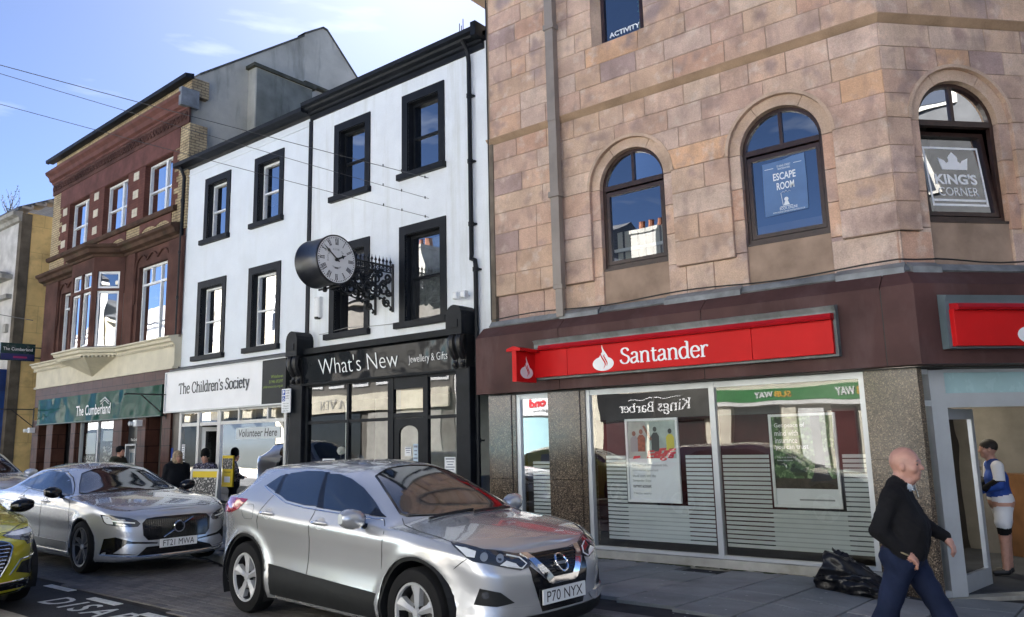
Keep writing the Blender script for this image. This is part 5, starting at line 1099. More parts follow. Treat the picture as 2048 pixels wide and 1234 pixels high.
put_text(s6, 'lettering', 'The Cumberland', white_l, (-9.272, -1.15, 4.84), (0, 1, 0), (0, 0, 1), .85, .1, xf=KF); MB().box(-9.272, -9.27, -.85, -.45, 4.60, 4.66).build('pink_lettering', M('pink_ink', (.35, .02, .12), .5), s6, xf=KF)
# parking sign
pk = thing('parking_sign', 'small white disabled parking sign with blue P on the black pilaster', 'sign', (-14.0, 10.0, 2.2))
MB().box(-14.10, -13.80, 10.02, 10.04, 2.30, 2.80).build('plate', paper, pk); blue = M('sign_blue', (.01, .06, .35), .4, var=0)
MB().box(-14.08, -13.98, 10.016, 10.02, 2.67, 2.78).build('blue_square', blue, pk); MB().box(-14.08, -13.98, 10.016, 10.02, 2.54, 2.65).build('blue_square', blue, pk)
tx(pk, 'P', white_l, -14.055, 2.68, 10.014, None, .085, weight=.03); wc = MB(); wc.tube([(-14.03+.028*math.cos(a), 10.014, 2.58+.028*math.sin(a)) for a in np.linspace(2, 6.3, 9)], .006, 4); wc.tube([(-14.04, 10.014, 2.635), (-14.035, 10.014, 2.6), (-14.01, 10.014, 2.595), (-13.995, 10.014, 2.565)], .007, 4); wc.build('wheelchair_symbol', white_l, pk)
for i, s_ in enumerate(('Disabled', 'badge', 'holders', 'only')): tx(pk, s_, ink, -13.965, 2.745-.055*i, 10.017, .13, .035, name='sign_lettering')
for i, s_ in enumerate(('Max stay', '3 hours', 'No return', 'within 1 hour')): tx(pk, s_, ink, -14.05, 2.475-.05*i, 10.017, .2, .032, name='sign_lettering')
b = MB(); b.tube([(-13.95, 10.08, 2.2), (-13.95, 10.08, 2.85)], .02, 6); b.box(-13.98, -13.92, 10.04, 10.08, 2.4, 2.7); b.box(-13.98, -13.92, 10.08, 10.13, 2.5, 2.55); b.build('post', black_m, pk)
# ================================================================== street clock
ck_ = thing('street_clock', 'black drum street clock with white Roman dial on a scrolled iron bracket', 'clock', (-11.3, 8.9, 4.4))
cx, cy, cz, r = -10.97, 8.885, 4.92, .43
drum = M('black_drum', (.016, .017, .021), .3, var=.2, vs=3, bump=.08, bs=9)
b = MB(); b.lathe([(0, -.64), (r*.97, -.64), (r+.02, -.62), (r+.02, -.60), (r+.01, -.56), (r+.01, -.06), (r+.025, -.03), (r+.025, .012), (r, .014)], (cx, cy, cz), 'X', 56); b.build('drum', drum, ck_)
dial = MB().lathe([(0, .006), (r+.002, .006)], (cx, cy, cz), 'X', 56).build('dial', M('white_dial', (.78, .79, .8), .35, var=.02), ck_)
tk = MB(); nm_ = MB()
def dp(a, rr, dx=.008): return (cx+dx, cy+rr*math.sin(a), cz+rr*math.cos(a))
for i in range(60):
    a = 2*math.pi*i/60; da = .018 if i % 5 else .03; tk.add([dp(a-da, r*.905), dp(a+da, r*.905), dp(a+da, r*.955), dp(a-da, r*.955)], [(0, 1, 2, 3)])
tk.build('minute_marks', ink, dial)
for i, s_ in enumerate(('XII', 'I', 'II', 'III', 'IIII', 'V', 'VI', 'VII', 'VIII', 'IX', 'X', 'XI')):
    a = 2*math.pi*i/12; wd = {'I': .26, 'V': .5, 'X': .5}; tot = sum(wd[c] for c in s_); u = -tot/2; h = .235*r; k = h*.80
    m_ = MB(); dz_ = [0]
    def st(u0, v0, u1, v1, t):
        dx, dy = u1-u0, v1-v0; l = math.hypot(dx, dy); px, py = -dy/l*t/2, dx/l*t/2; Q = []
        for uu, vv in ((u0+px, v0+py), (u1+px, v1+py), (u1-px, v1-py), (u0-px, v0-py)):
            cu_, cv_ = uu*k, r*.755+vv*h; Q.append((cx+.0085+dz_[0], cy+math.sin(a)*cv_+math.cos(a)*cu_, cz+math.cos(a)*cv_-math.sin(a)*cu_))
        dz_[0] += .0003; m_.add(Q, [(0, 1, 2, 3)])
    for c in s_:
        if c == 'I': st(u+.13, -.5, u+.13, .5, .15)
        elif c == 'V': st(u+.06, .5, u+.25, -.5, .18); st(u+.44, .5, u+.25, -.5, .07)
        else: st(u+.06, .5, u+.44, -.5, .18); st(u+.44, .5, u+.06, -.5, .07)
        u += wd[c]
    st(-tot/2, .5, tot/2, .5, .05); st(-tot/2, -.5, tot/2, -.5, .05)
    m_.build('numeral', ink, dial)
def arc_text(s_, a0, a1, rr, hh, up=1):
    for i, c in enumerate(s_):
        if c == ' ': continue
        a = a0+(a1-a0)*i/max(1, len(s_)-1); p = dp(a, rr, .0088); ax = (0, math.cos(a)*up, -math.sin(a)*up); az = (0, math.sin(a)*up, math.cos(a)*up)
        put_text(dial, 'dial_lettering', c, M('dial_grey_ink', (.16, .16, .17), .7, var=0), p, ax, az, None, hh, center=True)
arc_text('CLUB OF', -.35, .85, r*.40, r*.085); arc_text('ROTARY', -1.75, -.75, r*.42, r*.085); arc_text('1905-2005', 3.75, 2.55, r*.40, r*.07, -1)
def hand(a, l, wd, tail):
    m_ = MB(); d = (math.sin(a), math.cos(a)); n = (math.cos(a), -math.sin(a))
    P = [(-tail, wd*.7), (0, wd), (l*.55, wd*.9), (l*.62, wd*2.4), (l*.72, wd*.9), (l, .004), (l*.72, -wd*.9), (l*.62, -wd*2.4), (l*.55, -wd*.9), (0, -wd), (-tail, -wd*.7)]
    m_.slab([(0, cy+d[0]*p[0]+n[0]*p[1], cz+d[1]*p[0]+n[1]*p[1]) for p in P], (cx+.016, 0, 0), (cx+.022, 0, 0)); return m_
hand(rad(64), r*.56, .017, .05).build('hour_hand', black_m, ck_); m_ = hand(rad(-53), r*.9, .012, .06); m_.v = [(p[0]+.012, p[1], p[2]) for p in m_.v]; m_.build('minute_hand', black_m, ck_)
MB().lathe([(0, .04), (.03, .035), (.035, .01)], (cx, cy, cz), 'X', 14).build('hub', black_m, ck_)
def bracket(x):
    b = MB(); yw = YW-.02; y0 = 9.1
    b.tube([(x, yw, 4.13), (x, yw, 5.08)], .028, 6); b.tube([(x, yw, 5.02), (x, y0-.3, 5.02)], .022, 6); b.tube([(x, yw, 4.90), (x, y0-.3, 4.90)], .014, 5)
    n = 13
    for i in range(n):
        y = yw-.06-i*(yw-y0)/n; b.tube([(x, y, 4.92), (x, y, 5.1), (x, y, 5.2)], [.014, .014, .002], 5); b.lathe([(.0, 0), (.032, .04), (.0, .1)], (x, y, 5.07), n=5)
        if i < n-1: b.tube([(x, y, 4.91), (x, y-.095, 5.01)], .007, 4); b.tube([(x, y, 5.01), (x, y-.095, 4.91)], .007, 4)
    def scroll(yc, zc, R, a0, turns, sg):
        b.tube([(x, yc+sg*R*(1-t*.8)*math.cos(a0+t*turns*6.28), zc+R*(1-t*.8)*math.sin(a0+t*turns*6.28)) for t in np.linspace(0, 1, 18)], [.03*(1-.45*t) for t in np.linspace(0, 1, 18)], 5)
    for yc, zc, R, a0, sg in ((10.18, 4.30, .1, 2, 1), (10.12, 4.56, .15, 1.2, 1), (9.92, 4.72, .15, 3.6, -1), (9.96, 4.47, .1, .2, 1), (9.72, 4.60, .13, 1.5, 1), (9.62, 4.78, .11, 4, -1), (9.48, 4.66, .12, 2, 1), (9.3, 4.78, .1, 3, -1), (9.3, 4.56, .09, 1, 1), (10.2, 4.78, .09, 4.5, 1), (9.75, 4.82, .07, 0, 1), (9.45, 4.83, .06, 2, -1), (10.22, 4.5, .08, 3, -1), (10.02, 4.84, .08, 1, 1), (9.84, 4.52, .1, 5, 1), (9.55, 4.56, .09, 3.5, 1), (9.38, 4.72, .09, .5, -1), (10.1, 4.68, .08, 2.2, -1)): scroll(yc, zc, R, a0, 1.35, sg)
    for t in np.linspace(0, 1, 9):
        y = yw-.06-t*1.1; z = 4.2+.42*t**.6; b.lathe([(0, 0), (.03, .03), (.0, .08)], (x, y, z-.06), n=5)
    b.tube([(x, yw, 4.18), (x, 10.1, 4.36), (x, 9.8, 4.42), (x, 9.4, 4.5), (x, 9.1, 4.6), (x, 8.9, 4.48)], .016, 5)
    return b
for x in (-11.05, -11.55): bracket(x).build('scrolled_bracket', black_m, ck_)
b = MB(); b.tube([(-11.6, 9.0, 4.46), (-11.0, 9.0, 4.46)], .02, 6); b.lathe([(.03, -.1), (.05, -.06), (.02, 0)], (-11.3, 8.9, 4.47), n=8); b.build('drum_fixing', black_m, ck_)
# ================================================================== cables over the street
for k, (z1, e, lab) in enumerate(((6.63, (0, 115.2), 'topmost of the three thin cables strung across to the white wall'), (6.22, (0, 131.6), 'middle one of the three thin cables strung across to the white wall'), (5.85, (0, 193.8), 'lowest of the three thin cables strung across to the white wall'))):
    A = Vector((-10.08, YW, z1)); Bp = Vector([(-13.06, 4, 7.61), (-13.03, 4, 7.46), (-12.92, 4, 6.93)][k]); t_ = (YO-YW)/(Bp.y-YW); B_ = A+(Bp-A)*t_
    t = thing('overhead_cable', lab, 'cable', A, 0, 'cables over the street')
    MB().tube([A+(B_-A)*s_+Vector((0, 0, -.10*4*s_*(1-s_)+.0)) for s_ in np.linspace(0, 1, 30)], .0065 if k == 0 else .005, 5).build('wire', M('cable_grey', (.08, .08, .085), .6), t)
    b = MB()
    for s_ in (.004, .03, .05): p = A+(B_-A)*s_; b.lathe([(0, -.03), (.012, -.02), (.012, .02), (0, .03)], p, n=6)
    b.build('insulator', black_m, t)
t = thing('overhead_cable', 'thin stay cable from the brick oriel building to the ochre wall at left', 'cable', (-27.6, 10.1, 6.2), 0); MB().tube([(-28.0, 10.2, 5.85), (-31, 8.5, 6.55)], .012, 5).build('wire', MATS['cable_grey'], t)
# ================================================================== notices, boards and the bag
yel_p = M('yellow_print', (.72, .52, .01), .55, var=.04)
ab = thing('a_board', 'yellow charity advertising board with grey frame standing before the shop door', 'advertising board', (-14.87, 8.7, -.06))
XA = Matrix.Translation((-14.87, 8.70, pave_z(-14.8, 8.7))) @ Matrix.Rotation(.12, 4, 'Z') @ Matrix.Rotation(rad(-4), 4, 'X') @ Matrix.Diagonal((1.28, 1, 1.12, 1))
b = MB()
for a, c, d, e in ((-.34, -.30, .05, 1.12), (.30, .34, .05, 1.12), (-.30, .30, .05, .09), (-.30, .30, 1.08, 1.12)): b.box(a, c, 0, .04, d, e)
b.box(-.34, .34, .1, .25, .0, .05); b.build('frame', al2, ab, xf=XA); MB().box(-.3, .3, .015, .03, .09, 1.08).build('yellow_panel', yel_p, ab, xf=XA)
b = MB(); b.box(-.3, .3, .009, .014, .64, .97); b.build('photo_band', M('dark_photo', (.06, .06, .06), .6, speck=[(26, (.55, .52, .5), .55, .6)]), ab, xf=XA)
put_text(ab, 'lettering', 'Come lend a hand', ink, (-.27, .008, .53), (1, 0, 0), (0, 0, 1), .5, .06, xf=XA, weight=.02)
b = MB(); b.box(-.26, .2, .008, .013, .46, .475); b.box(-.26, .15, .008, .013, .43, .445); b.box(-.2, .28, .008, .013, .26, .34); b.build('print', paper, ab, xf=XA)
yp = thing('yellow_poster', 'yellow charity poster taped inside the shop window right of the door', 'poster', (-16.2, 10.25, .9)); MB().box(-16.62, -16.18, 10.243, 10.247, .72, 1.42).build('sheet', yel_p, yp); MB().box(-16.6, -16.2, 10.24, 10.2425, 1.12, 1.36).build('photo_band', MATS['dark_photo'], yp); MB().box(-16.52, -16.28, 10.24, 10.2425, .82, .95).build('white_box', paper, yp)
tx(yp, 'Volunteer', ink, -16.55, 1.03, 10.241, .3, .05)
notice(-18.44, -18.30, 1.35, 1.7, 10.255, 'narrow white notice in the charity window left of the door', 5); notice(-18.43, -18.29, 1.12, 1.3, 10.255, 'small dark notice below the narrow white one beside the charity door', 2)
bs_ = thing('blue_sticker', 'small blue and white sticker on the dark pilaster left of the charity shop', 'sticker', (-18.95, 10.21, 1.3)); MB().box(-19.0, -18.78, 10.214, 10.219, 1.38, 1.62).build('sheet', blue, bs_); MB().box(-19.0, -18.78, 10.214, 10.219, 1.3, 1.375).build('white_strip', paper, bs_)
mn = thing('hanging_garment', 'pale see-through garment draped in the charity window beside the banner', 'garment', (-14.6, 10.5, .9))
b = MB(); b.grid([[(-14.95+.06*math.sin(j*1.3)+(i/7)*(.22+.12*(1-j/9)), 10.5+.05*math.sin(i*2+j), .75+j*.11+(.12 if i > 3 else 0)) for i in range(8)] for j in range(9)]); b.build('cloth', M('pale_cloth', (.33, .37, .36), .8, var=.15), mn)
# posters in the bank window
def poster(x0, x1, z0, z1, lab):
    t = thing('window_poster', lab, 'poster', ((x0+x1)/2, 10.4, z0), 0, 'framed posters in the bank window'); yb = 10.385
    b = MB()
    for a, c, d, e in ((x0, x0+.035, z0, z1), (x1-.035, x1, z0, z1), (x0+.035, x1-.035, z0, z0+.035), (x0+.035, x1-.035, z1-.035, z1)): b.box(a, c, yb-.02, yb+.02, d, e)
    b.build('frame', white_p, t); MB().box(x0+.035, x1-.035, yb, yb+.01, z0+.035, z1-.035).build('sheet', paper, t); return t, yb
pa, yb = poster(-6.02, -5.16, .69, 1.90, 'white framed poster of people in a gallery with red brush lettering')
x0, x1 = -5.985, -5.195; MB().box(x0, x1, yb-.004, yb-.001, 1.32, 1.865).build('picture', M('pale_room_print', (.42, .48, .44), .7, var=.12, vs=6), pa)
def blob(t, nm, pts, mt, y): return MB().poly([(p[0], y, p[1]) for p in pts]).build(nm, mt, t)
pm = [M('print_black', (.03, .03, .03), .7, var=0), M('print_skin', (.25, .12, .08), .7, var=0), M('print_yellow', (.6, .5, .05), .7, var=0), M('print_red', (.6, .03, .04), .7, var=0), M('print_grey', (.3, .32, .33), .7, var=0), M('print_stripe', (.3, .1, .05), .7, var=.2, vs=30)]
for xx, mt, h in ((-5.88, 4, .33), (-5.76, 5, .36), (-5.53, 0, .4), (-5.29, 2, .36)):
    blob(pa, 'printed_figure', [(xx-.06, 1.42), (xx+.06, 1.42), (xx+.065, 1.42+h*.55), (xx+.03, 1.42+h*.68), (xx-.03, 1.42+h*.68), (xx-.065, 1.42+h*.55)], pm[mt], yb-.006)
    blob(pa, 'printed_head', [(xx+.032*math.cos(k*.7), 1.42+h*.8+.038*math.sin(k*.7)) for k in range(9)], pm[0 if mt in (0, 2) else 1], yb-.0075)
blob(pa, 'printed_arm', [(-5.58, 1.60), (-5.70, 1.80), (-5.73, 1.79), (-5.62, 1.57)], pm[1], yb-.007)
tx(pa, 'Edge', pm[3], -5.68, 1.285, yb-.009, .44, .15, weight=.03, shear=.15)
b = MB(); rnd = random.Random(2)
for i in range(9): xx = rnd.uniform(-5.95, -5.3); zz = rnd.uniform(1.3, 1.42); b.poly([(xx, yb-.008-i*.0004, zz), (xx+.12, yb-.008-i*.0004, zz+.02), (xx+.13, yb-.008-i*.0004, zz+.05), (xx+.02, yb-.008-i*.0004, zz+.045)])
b.build('red_splash', pm[3], pa)
for i, s_ in enumerate(('Get cashback on household bills,', 'supermarket spend and', 'travel costs with the', 'Santander Edge', 'current account')): tx(pa, s_, pm[4] if i < 4 else pm[0], -5.93, 1.20-.075*i, yb-.004, [.58, .42, .38, .3, .3][i], .042, name='poster_lettering', weight=.008)
tx(pa, 'T&Cs apply', pm[4], -5.93, .80, yb-.004, .3, .03, name='poster_lettering')
pb, yb = poster(-3.83, -2.97, .69, 1.89, 'white framed poster of a green wood and dark tree trunk with white words')
MB().box(-3.795, -3.005, yb-.004, yb-.001, .93, 1.855).build('picture', M('woodland_print', (.08, .16, .06), .7, var=.15, vs=5, speck=[(16, (.28, .42, .2), .5, .62), (7, (.03, .05, .02), .52, .62)]), pb)
MB().box(-3.795, -3.005, yb-.006, yb-.005, .93, 1.06).build('printed_ground', M('print_earth', (.06, .045, .03), .7, var=.2, vs=20), pb)
blob(pb, 'printed_trunk', [(-3.34, 1.02), (-3.06, 1.04), (-3.14, 1.2), (-3.17, 1.86), (-3.29, 1.86), (-3.26, 1.3), (-3.29, 1.12)], M('print_trunk', (.025, .025, .03), .7, var=.15, vs=25), yb-.008)
for i, s_ in enumerate(('Get peace of', 'mind with', 'insurance', 'you can trust')): tx(pb, s_, white_l, -3.76, 1.70-.095*i, yb-.010, [.40, .31, .29, .43][i], .072, name='poster_lettering', weight=.012)
tx(pb, 'Talk to us about our', white_l, -3.75, 1.32, yb-.010, .25, .022, name='poster_lettering'); tx(pb, 'home insurance', white_l, -3.75, 1.28, yb-.010, .2, .022, name='poster_lettering')
MB().box(-3.5, -3.06, yb-.003, yb-.002, .78, .80).build('small_print', pm[4], pb)
# upstairs window graphics
yb = CY0+.17
er = thing('window_poster', 'pale blue escape room poster with a chess piece behind the middle arched window', 'poster', (-3.4, yb, 4.4))
X0, X1 = -3.68, -3.08
MB().poly([(X0, yb+.008, 4.60), (X1-.01, yb+.008, 4.62), (X1, yb+.008, 5.02), (X1-.005, yb+.008, 5.40), (-3.25, yb+.008, 5.395), (-3.4, yb+.008, 5.365), (X0+.01, yb+.008, 5.36)]).build('sheet', M('blue_poster', (.10, .19, .38), .7, var=.06), er)
yq = yb+.004; wl = M('poster_white', (.75, .8, .85), .6, var=0)
tx(er, '22 KING STREET', wl, -3.47, 5.275, yq, .19, .028, name='poster_lettering'); tx(er, 'WHITEHAVEN', wl, -3.46, 5.235, yq, .17, .028, name='poster_lettering')
tx(er, 'ESCAPE', wl, -3.53, 5.09, yq, .31, .105, weight=.02, name='poster_lettering'); tx(er, 'ROOM', wl, -3.49, 4.95, yq, .24, .105, weight=.02, name='poster_lettering')
b = MB(); b.box(X0+.04, -3.52, yq, yq+.002, 5.27, 5.276); b.box(-3.24, X1-.05, yq, yq+.002, 5.29, 5.296); b.box(-3.46, -3.29, yq, yq+.002, 4.705, 4.711)
b.tube([(-3.42, yq, 4.72), (-3.44, yq, 4.90), (-3.41, yq, 4.915), (-3.39, yq, 4.90), (-3.37, yq, 4.93), (-3.35, yq, 4.90), (-3.32, yq, 4.92), (-3.30, yq, 4.90), (-3.32, yq, 4.72)], .004, 4)
b.poly([(-3.415, yq-.001, 4.72), (-3.33, yq-.001, 4.72), (-3.35, yq-.001, 4.77), (-3.36, yq-.001, 4.79), (-3.385, yq-.001, 4.79), (-3.395, yq-.001, 4.77)]); b.poly([(-3.372+.03*math.cos(k*.7), yq-.001, 4.805+.03*math.sin(k*.7)) for k in range(9)])
b.build('chess_emblem', wl, er)
tx(er, 'BOOK ONLINE', wl, -3.47, 4.66, yq, .24, .04, name='poster_lettering'); tx(er, 'WWW.KINGSCORNER-WHITEHAVEN.CO.UK', wl, -3.57, 4.625, yq, .44, .022, name='poster_lettering')
XS = WN['c'][1]
kc = thing('window_sign', 'white crown and lettering on the tilted arched window above the corner', 'window sign', mat=XS @ Matrix.Translation((1.05, .18, 4.4)))
yq = .186; b = MB()
for a, c, d, e in ((.66, 1.46, 5.26, 5.29), (.66, 1.46, 4.46, 4.49), (.66, .685, 4.49, 5.26), (1.435, 1.46, 4.49, 5.26), (.69, 1.43, 4.525, 4.555)): b.box(a, c, yq, yq+.002, d, e)
b.build('border', white_l, kc, xf=XS)
cr_ = [(.89, 4.97), (1.25, 4.97), (1.29, 5.14), (1.2, 5.10), (1.17, 5.06), (1.135, 5.09), (1.14, 5.14), (1.12, 5.17), (1.07, 5.22), (1.02, 5.17), (1.0, 5.14), (1.005, 5.09), (.97, 5.06), (.94, 5.10), (.85, 5.14)]
b = MB(); b.prism_xz(cr_, yq, yq+.002); b.build('crown', white_l, kc, xf=XS)
put_text(kc, 'lettering', "KING'S", white_l, (.76, yq, 4.76), (1, 0, 0), (0, 0, 1), .60, .15, xf=XS, weight=.035); put_text(kc, 'lettering', 'CORNER', white_l, (.78, yq, 4.60), (1, 0, 0), (0, 0, 1), .57, .12, xf=XS)
# rubbish bag
bg_ = thing('rubbish_bag', 'crumpled open black rubbish bag lying on the paving below the bank window', 'bag', (-2.7, 9.6, -.18))
rnd = random.Random(9); plast = M('black_plastic', (.010, .010, .012), .3, var=.1, bump=.2, bs=22, ior=1.4)
nu, nv = 40, 72; rows_ = []
for i in range(nu):
    t = i/(nu-1); x = -3.02+.70*t
    hz = .56*(1-.55*t)**1.0*(1-.25*abs(t-.05)); dy = .27*(1-.3*t)
    if i == nu-1: hz *= .25; dy *= .4
    row = []
    for j in range(nv):
        a = 2*math.pi*j/nv; k = 1+.09*math.sin(3*a+6*t)+.06*math.sin(7*a-9*t)+.05*math.sin(13*a+17*t)
        z = -.20+max(0, hz*(.5+.5*math.sin(a)*k))-.04*abs(math.sin(4*a+5*t))*max(0, math.sin(a))-.012*abs(math.sin(9*a-13*t))*max(0, math.sin(a)); row.append((x+.10*math.sin(a)*(1-t)+.03*math.sin(5*a+8*t), 9.62+dy*math.cos(a)*k, z+.015*math.sin(9*t+3*a)*(1 if math.sin(a) > -.3 else 0)))
    rows_.append(row)
b = MB(); b.grid(rows_, True, True); bb = b.build('bag_skin', plast, bg_)
ms = bb.modifiers.new('thick', 'SOLIDIFY'); ms.thickness = .004
bb.data.materials[0] = plast
MB().add([(-3.0, 9.42, -.185), (-2.86, 9.40, -.19), (-2.82, 9.5, -.185), (-2.98, 9.52, -.18)], [(0, 1, 2, 3)]).build('white_scrap', paper, bg_)
# ================================================================== cars
def pchip(xs, ys):
    o = np.argsort(xs); x = np.array(xs, float)[o]; y = np.array(ys, float)[o]; h = np.diff(x); d = np.diff(y)/h; m = np.zeros(len(x))
    m[0], m[-1] = d[0], d[-1]
    for i in range(1, len(x)-1):
        if d[i-1]*d[i] > 0: w1, w2 = 2*h[i]+h[i-1], h[i]+2*h[i-1]; m[i] = (w1+w2)/(w1/d[i-1]+w2/d[i])
    def f(q):
        q = np.clip(q, x[0], x[-1]); i = np.clip(np.searchsorted(x, q)-1, 0, len(x)-2); t = (q-x[i])/h[i]
        return (1+2*t)*(1-t)**2*y[i]+t*(1-t)**2*h[i]*m[i]+t*t*(3-2*t)*y[i+1]+t*t*(t-1)*h[i]*m[i+1]
    return f
def table(t): return pchip([p[0] for p in t], [p[1] for p in t])
def car_surface(sp, nv=44):
    pl = np.array(smooth_pts(sp['plan'], 12)); pl[:, 1] = np.maximum(pl[:, 1], 0)
    # resample by arc length
    s = np.concatenate([[0], np.cumsum(np.hypot(*np.diff(pl, axis=0).T))]); n = int(s[-1]/.028)
    u = np.linspace(0, s[-1], n); X0 = np.interp(u, s, pl[:, 0]); Y0 = np.interp(u, s, pl[:, 1]); Y0[0] = Y0[-1] = 0
    lv = sp['lev']; fs, ff, fr = (pchip([l[0] for l in lv], [l[k] for l in lv]) for k in (1, 2, 3))
    zt, zb = table(sp['zt']), table(sp['zb']); xf, xr = X0.max(), X0.min(); a = sp['axle']
    wf = np.clip((X0-(a-.1))/(xf-(a-.1)), 0, 1)**1.5; wr = np.clip(((-a+.1)-X0)/((-a+.1)-xr), 0, 1)**1.5
    V = np.linspace(0, 1, nv); B = np.zeros((nv, n, 3))
    for j, v in enumerate(V):
        B[j, :, 0] = X0+wf*ff(v)+wr*fr(v); B[j, :, 1] = Y0*fs(v); B[j, :, 2] = zb(X0)+(zt(X0)-zb(X0))*v
        for ax in (a, -a):
            d = np.hypot(B[j, :, 0]-ax, B[j, :, 2]-sp['R'])-sp['Ra']; B[j, :, 1] += sp.get('flare', .018)*np.exp(-(d/.07)**2)*(Y0 > .6)
    e = B[-1]; z2f, y2f, z4f, pf = table(sp['z2']), table(sp['y2']), table(sp['z4']), table(sp['p'])
    n1, n2 = 16, 16; T = np.zeros((n1+n2+1, n, 3)); ex, ey, ez = e[:, 0], e[:, 1], e[:, 2]
    y2 = np.minimum(y2f(ex), ey*.93); z2 = np.maximum(z2f(ex), ez+.002); z4 = np.maximum(z4f(ex), z2)
    bul = sp.get('bulge', .018)
    for k in range(n1+1):
        t = k/n1; T[k, :, 0] = ex; T[k, :, 1] = ey+(y2-ey)*t+bul*np.sin(math.pi*t)*np.clip((z2-ez)/.2, 0, 1); T[k, :, 2] = ez+(z2-ez)*t
    for k in range(1, n2+1):
        y = y2*math.cos(k/n2*math.pi/2); T[n1+k, :, 0] = ex; T[n1+k, :, 1] = y; T[n1+k, :, 2] = z4-(z4-z2)*np.power(np.where(y2 > 1e-6, y/np.maximum(y2, 1e-6), 0), pf(ex))
    G_ = np.concatenate([B, T[1:]], 0); return G_
def car_mesh(sp):
    G_ = car_surface(sp); r, c = G_.shape[:2]; P = G_.reshape(-1, 3).copy(); f = []
    ins = np.zeros(len(P), bool)
    for ax in (sp['axle'], -sp['axle']):
        dx = P[:, 0]-ax; dz = P[:, 2]-sp['R']; d = np.hypot(dx, dz); near = (np.abs(P[:, 1]) > .45)
        ins |= (d < sp['Ra']) & near
    F = []
    for i in range(r-1):
        for j in range(c-1):
            q = (i*c+j, i*c+j+1, (i+1)*c+j+1, (i+1)*c+j)
            if all(ins[k] for k in q): continue
            F.append(q)
    for ax in (sp['axle'], -sp['axle']):
        dx = P[:, 0]-ax; dz = P[:, 2]-sp['R']; d = np.hypot(dx, dz); m = ins & (d < sp['Ra']) & (d > 1e-6)
        k = sp['Ra']/np.maximum(d, 1e-6); P[m, 0] = ax+dx[m]*k[m]; P[m, 2] = sp['R']+dz[m]*k[m]
    o = len(P); Q = P.copy(); Q[:, 1] *= -1
    V = np.concatenate([P, Q]); F = F+[tuple(o+k for k in reversed(q)) for q in F]
    return V, F
def bvh_of(V, F): return BVHTree.FromPolygons([tuple(v) for v in V], F)
def hit(bv, plane, a, b, sgn=-1):
    o, d = {'side': (Vector((a, 4*sgn, b)), Vector((0, -sgn, 0))), 'front': (Vector((6, a, b)), Vector((-1, 0, 0))), 'rear': (Vector((-6, a, b)), Vector((1, 0, 0))), 'top': (Vector((a, b, 5)), Vector((0, 0, -1))),
            'diag': (Vector((5, 5*sgn, b))+Vector((1, -sgn, 0)).normalized()*a, Vector((-1, -sgn, 0)).normalized())}[plane]
    p, n, i, _ = bv.ray_cast(o, d)
    if p is None: p, n, i, _ = bv.ray_cast(o+Vector((.0007, .0011, .0009)), d)
    if p is None:
        p, n, i, _ = bv.find_nearest(o+d*(5 if plane != 'diag' else 5.5))
    if n.dot(d) > 0: n = -n
    return p, n
def panel(bv, poly, plane='side', off=.003, cell=.05, sgn=-1, skirt=.01):
    bm = bmesh.new(); vs = [bm.verts.new((p[0], p[1], 0)) for p in poly]; bm.faces.new(vs); bmesh.ops.triangulate(bm, faces=bm.faces[:])
    for k in (0, 1):
        lo = min(p[k] for p in poly); hi = max(p[k] for p in poly); q = lo+cell
        while q < hi:
            no = [0, 0, 0]; no[k] = 1; co = [0, 0, 0]; co[k] = q
            bmesh.ops.bisect_plane(bm, geom=bm.verts[:]+bm.edges[:]+bm.faces[:], plane_co=co, plane_no=no); q += cell
    bm.verts.ensure_lookup_table(); P = []; Nn = []
    for v in bm.verts:
        p, n = hit(bv, plane, v.co.x, v.co.y, sgn); P.append(p+n*off); Nn.append(n)
    bm.verts.index_update(); f = [tuple(v.index for v in fc.verts) for fc in bm.faces]; bd = [(e.verts[0].index, e.verts[1].index) for e in bm.edges if len(e.link_faces) == 1]
    m = MB(); m.add(P, f, True)
    if skirt:
        ids = sorted({i for e in bd for i in e}); mp_ = {i: k for k, i in enumerate(ids)}; o = len(ids)
        m.add([P[i] for i in ids]+[P[i]-Nn[i]*(skirt+off) for i in ids], [(mp_[a], mp_[b], o+mp_[b], o+mp_[a]) for a, b in bd], False)
    bm.free(); return m
def seam(bv, pts, plane='side', r=.004, off=.0, sgn=-1, m=None, n=5, step=.04):
    m = m or MB(); Q = []
    for a, b in zip(pts, pts[1:]):
        k = max(1, int(math.hypot(b[0]-a[0], b[1]-a[1])/step))
        for i in range(k): Q.append((a[0]+(b[0]-a[0])*i/k, a[1]+(b[1]-a[1])*i/k))
    Q.append(pts[-1]); m.tube([hit(bv, plane, q[0], q[1], sgn)[0]+hit(bv, plane, q[0], q[1], sgn)[1]*off for q in Q], r, n); return m
tyre_m = M('tyre_rubber', (.010, .010, .011), .78, var=.15); rimsil = M('alloy_silver', (.47, .48, .5), .35, metal=.25, var=.02); rimdk = M('alloy_dark', (.02, .02, .022), .35, metal=.4)
clad = M('black_cladding', (.013, .014, .015), .55, var=.06, ior=1.3); gloss_k = M('gloss_black_trim', (.008, .008, .009), .1, var=0); chrome = M('chrome', (.75, .76, .78), .08, metal=1, var=0)
carglass = M('car_glass', (.008, .011, .015), .015, var=0, ior=2.3); lampglass = M('lamp_glass', (.32, .35, .38), .06, metal=.35, var=0, coat=1); lampdk = M('lamp_inner', (.03, .035, .045), .08, var=0, coat=1)
lampwhite = M('lamp_white', (.75, .78, .8), .15, var=0, coat=1); redlamp = M('tail_lamp', (.28, .008, .03), .1, var=0, coat=1); gapm = M('panel_gap', (.006, .006, .007), .7, var=0); numplate = M('number_plate', (.78, .8, .8), .35, var=0)
def paintm(name, c, metal=.58): return M(name, c, .27, metal=metal, var=0, coat=.9)
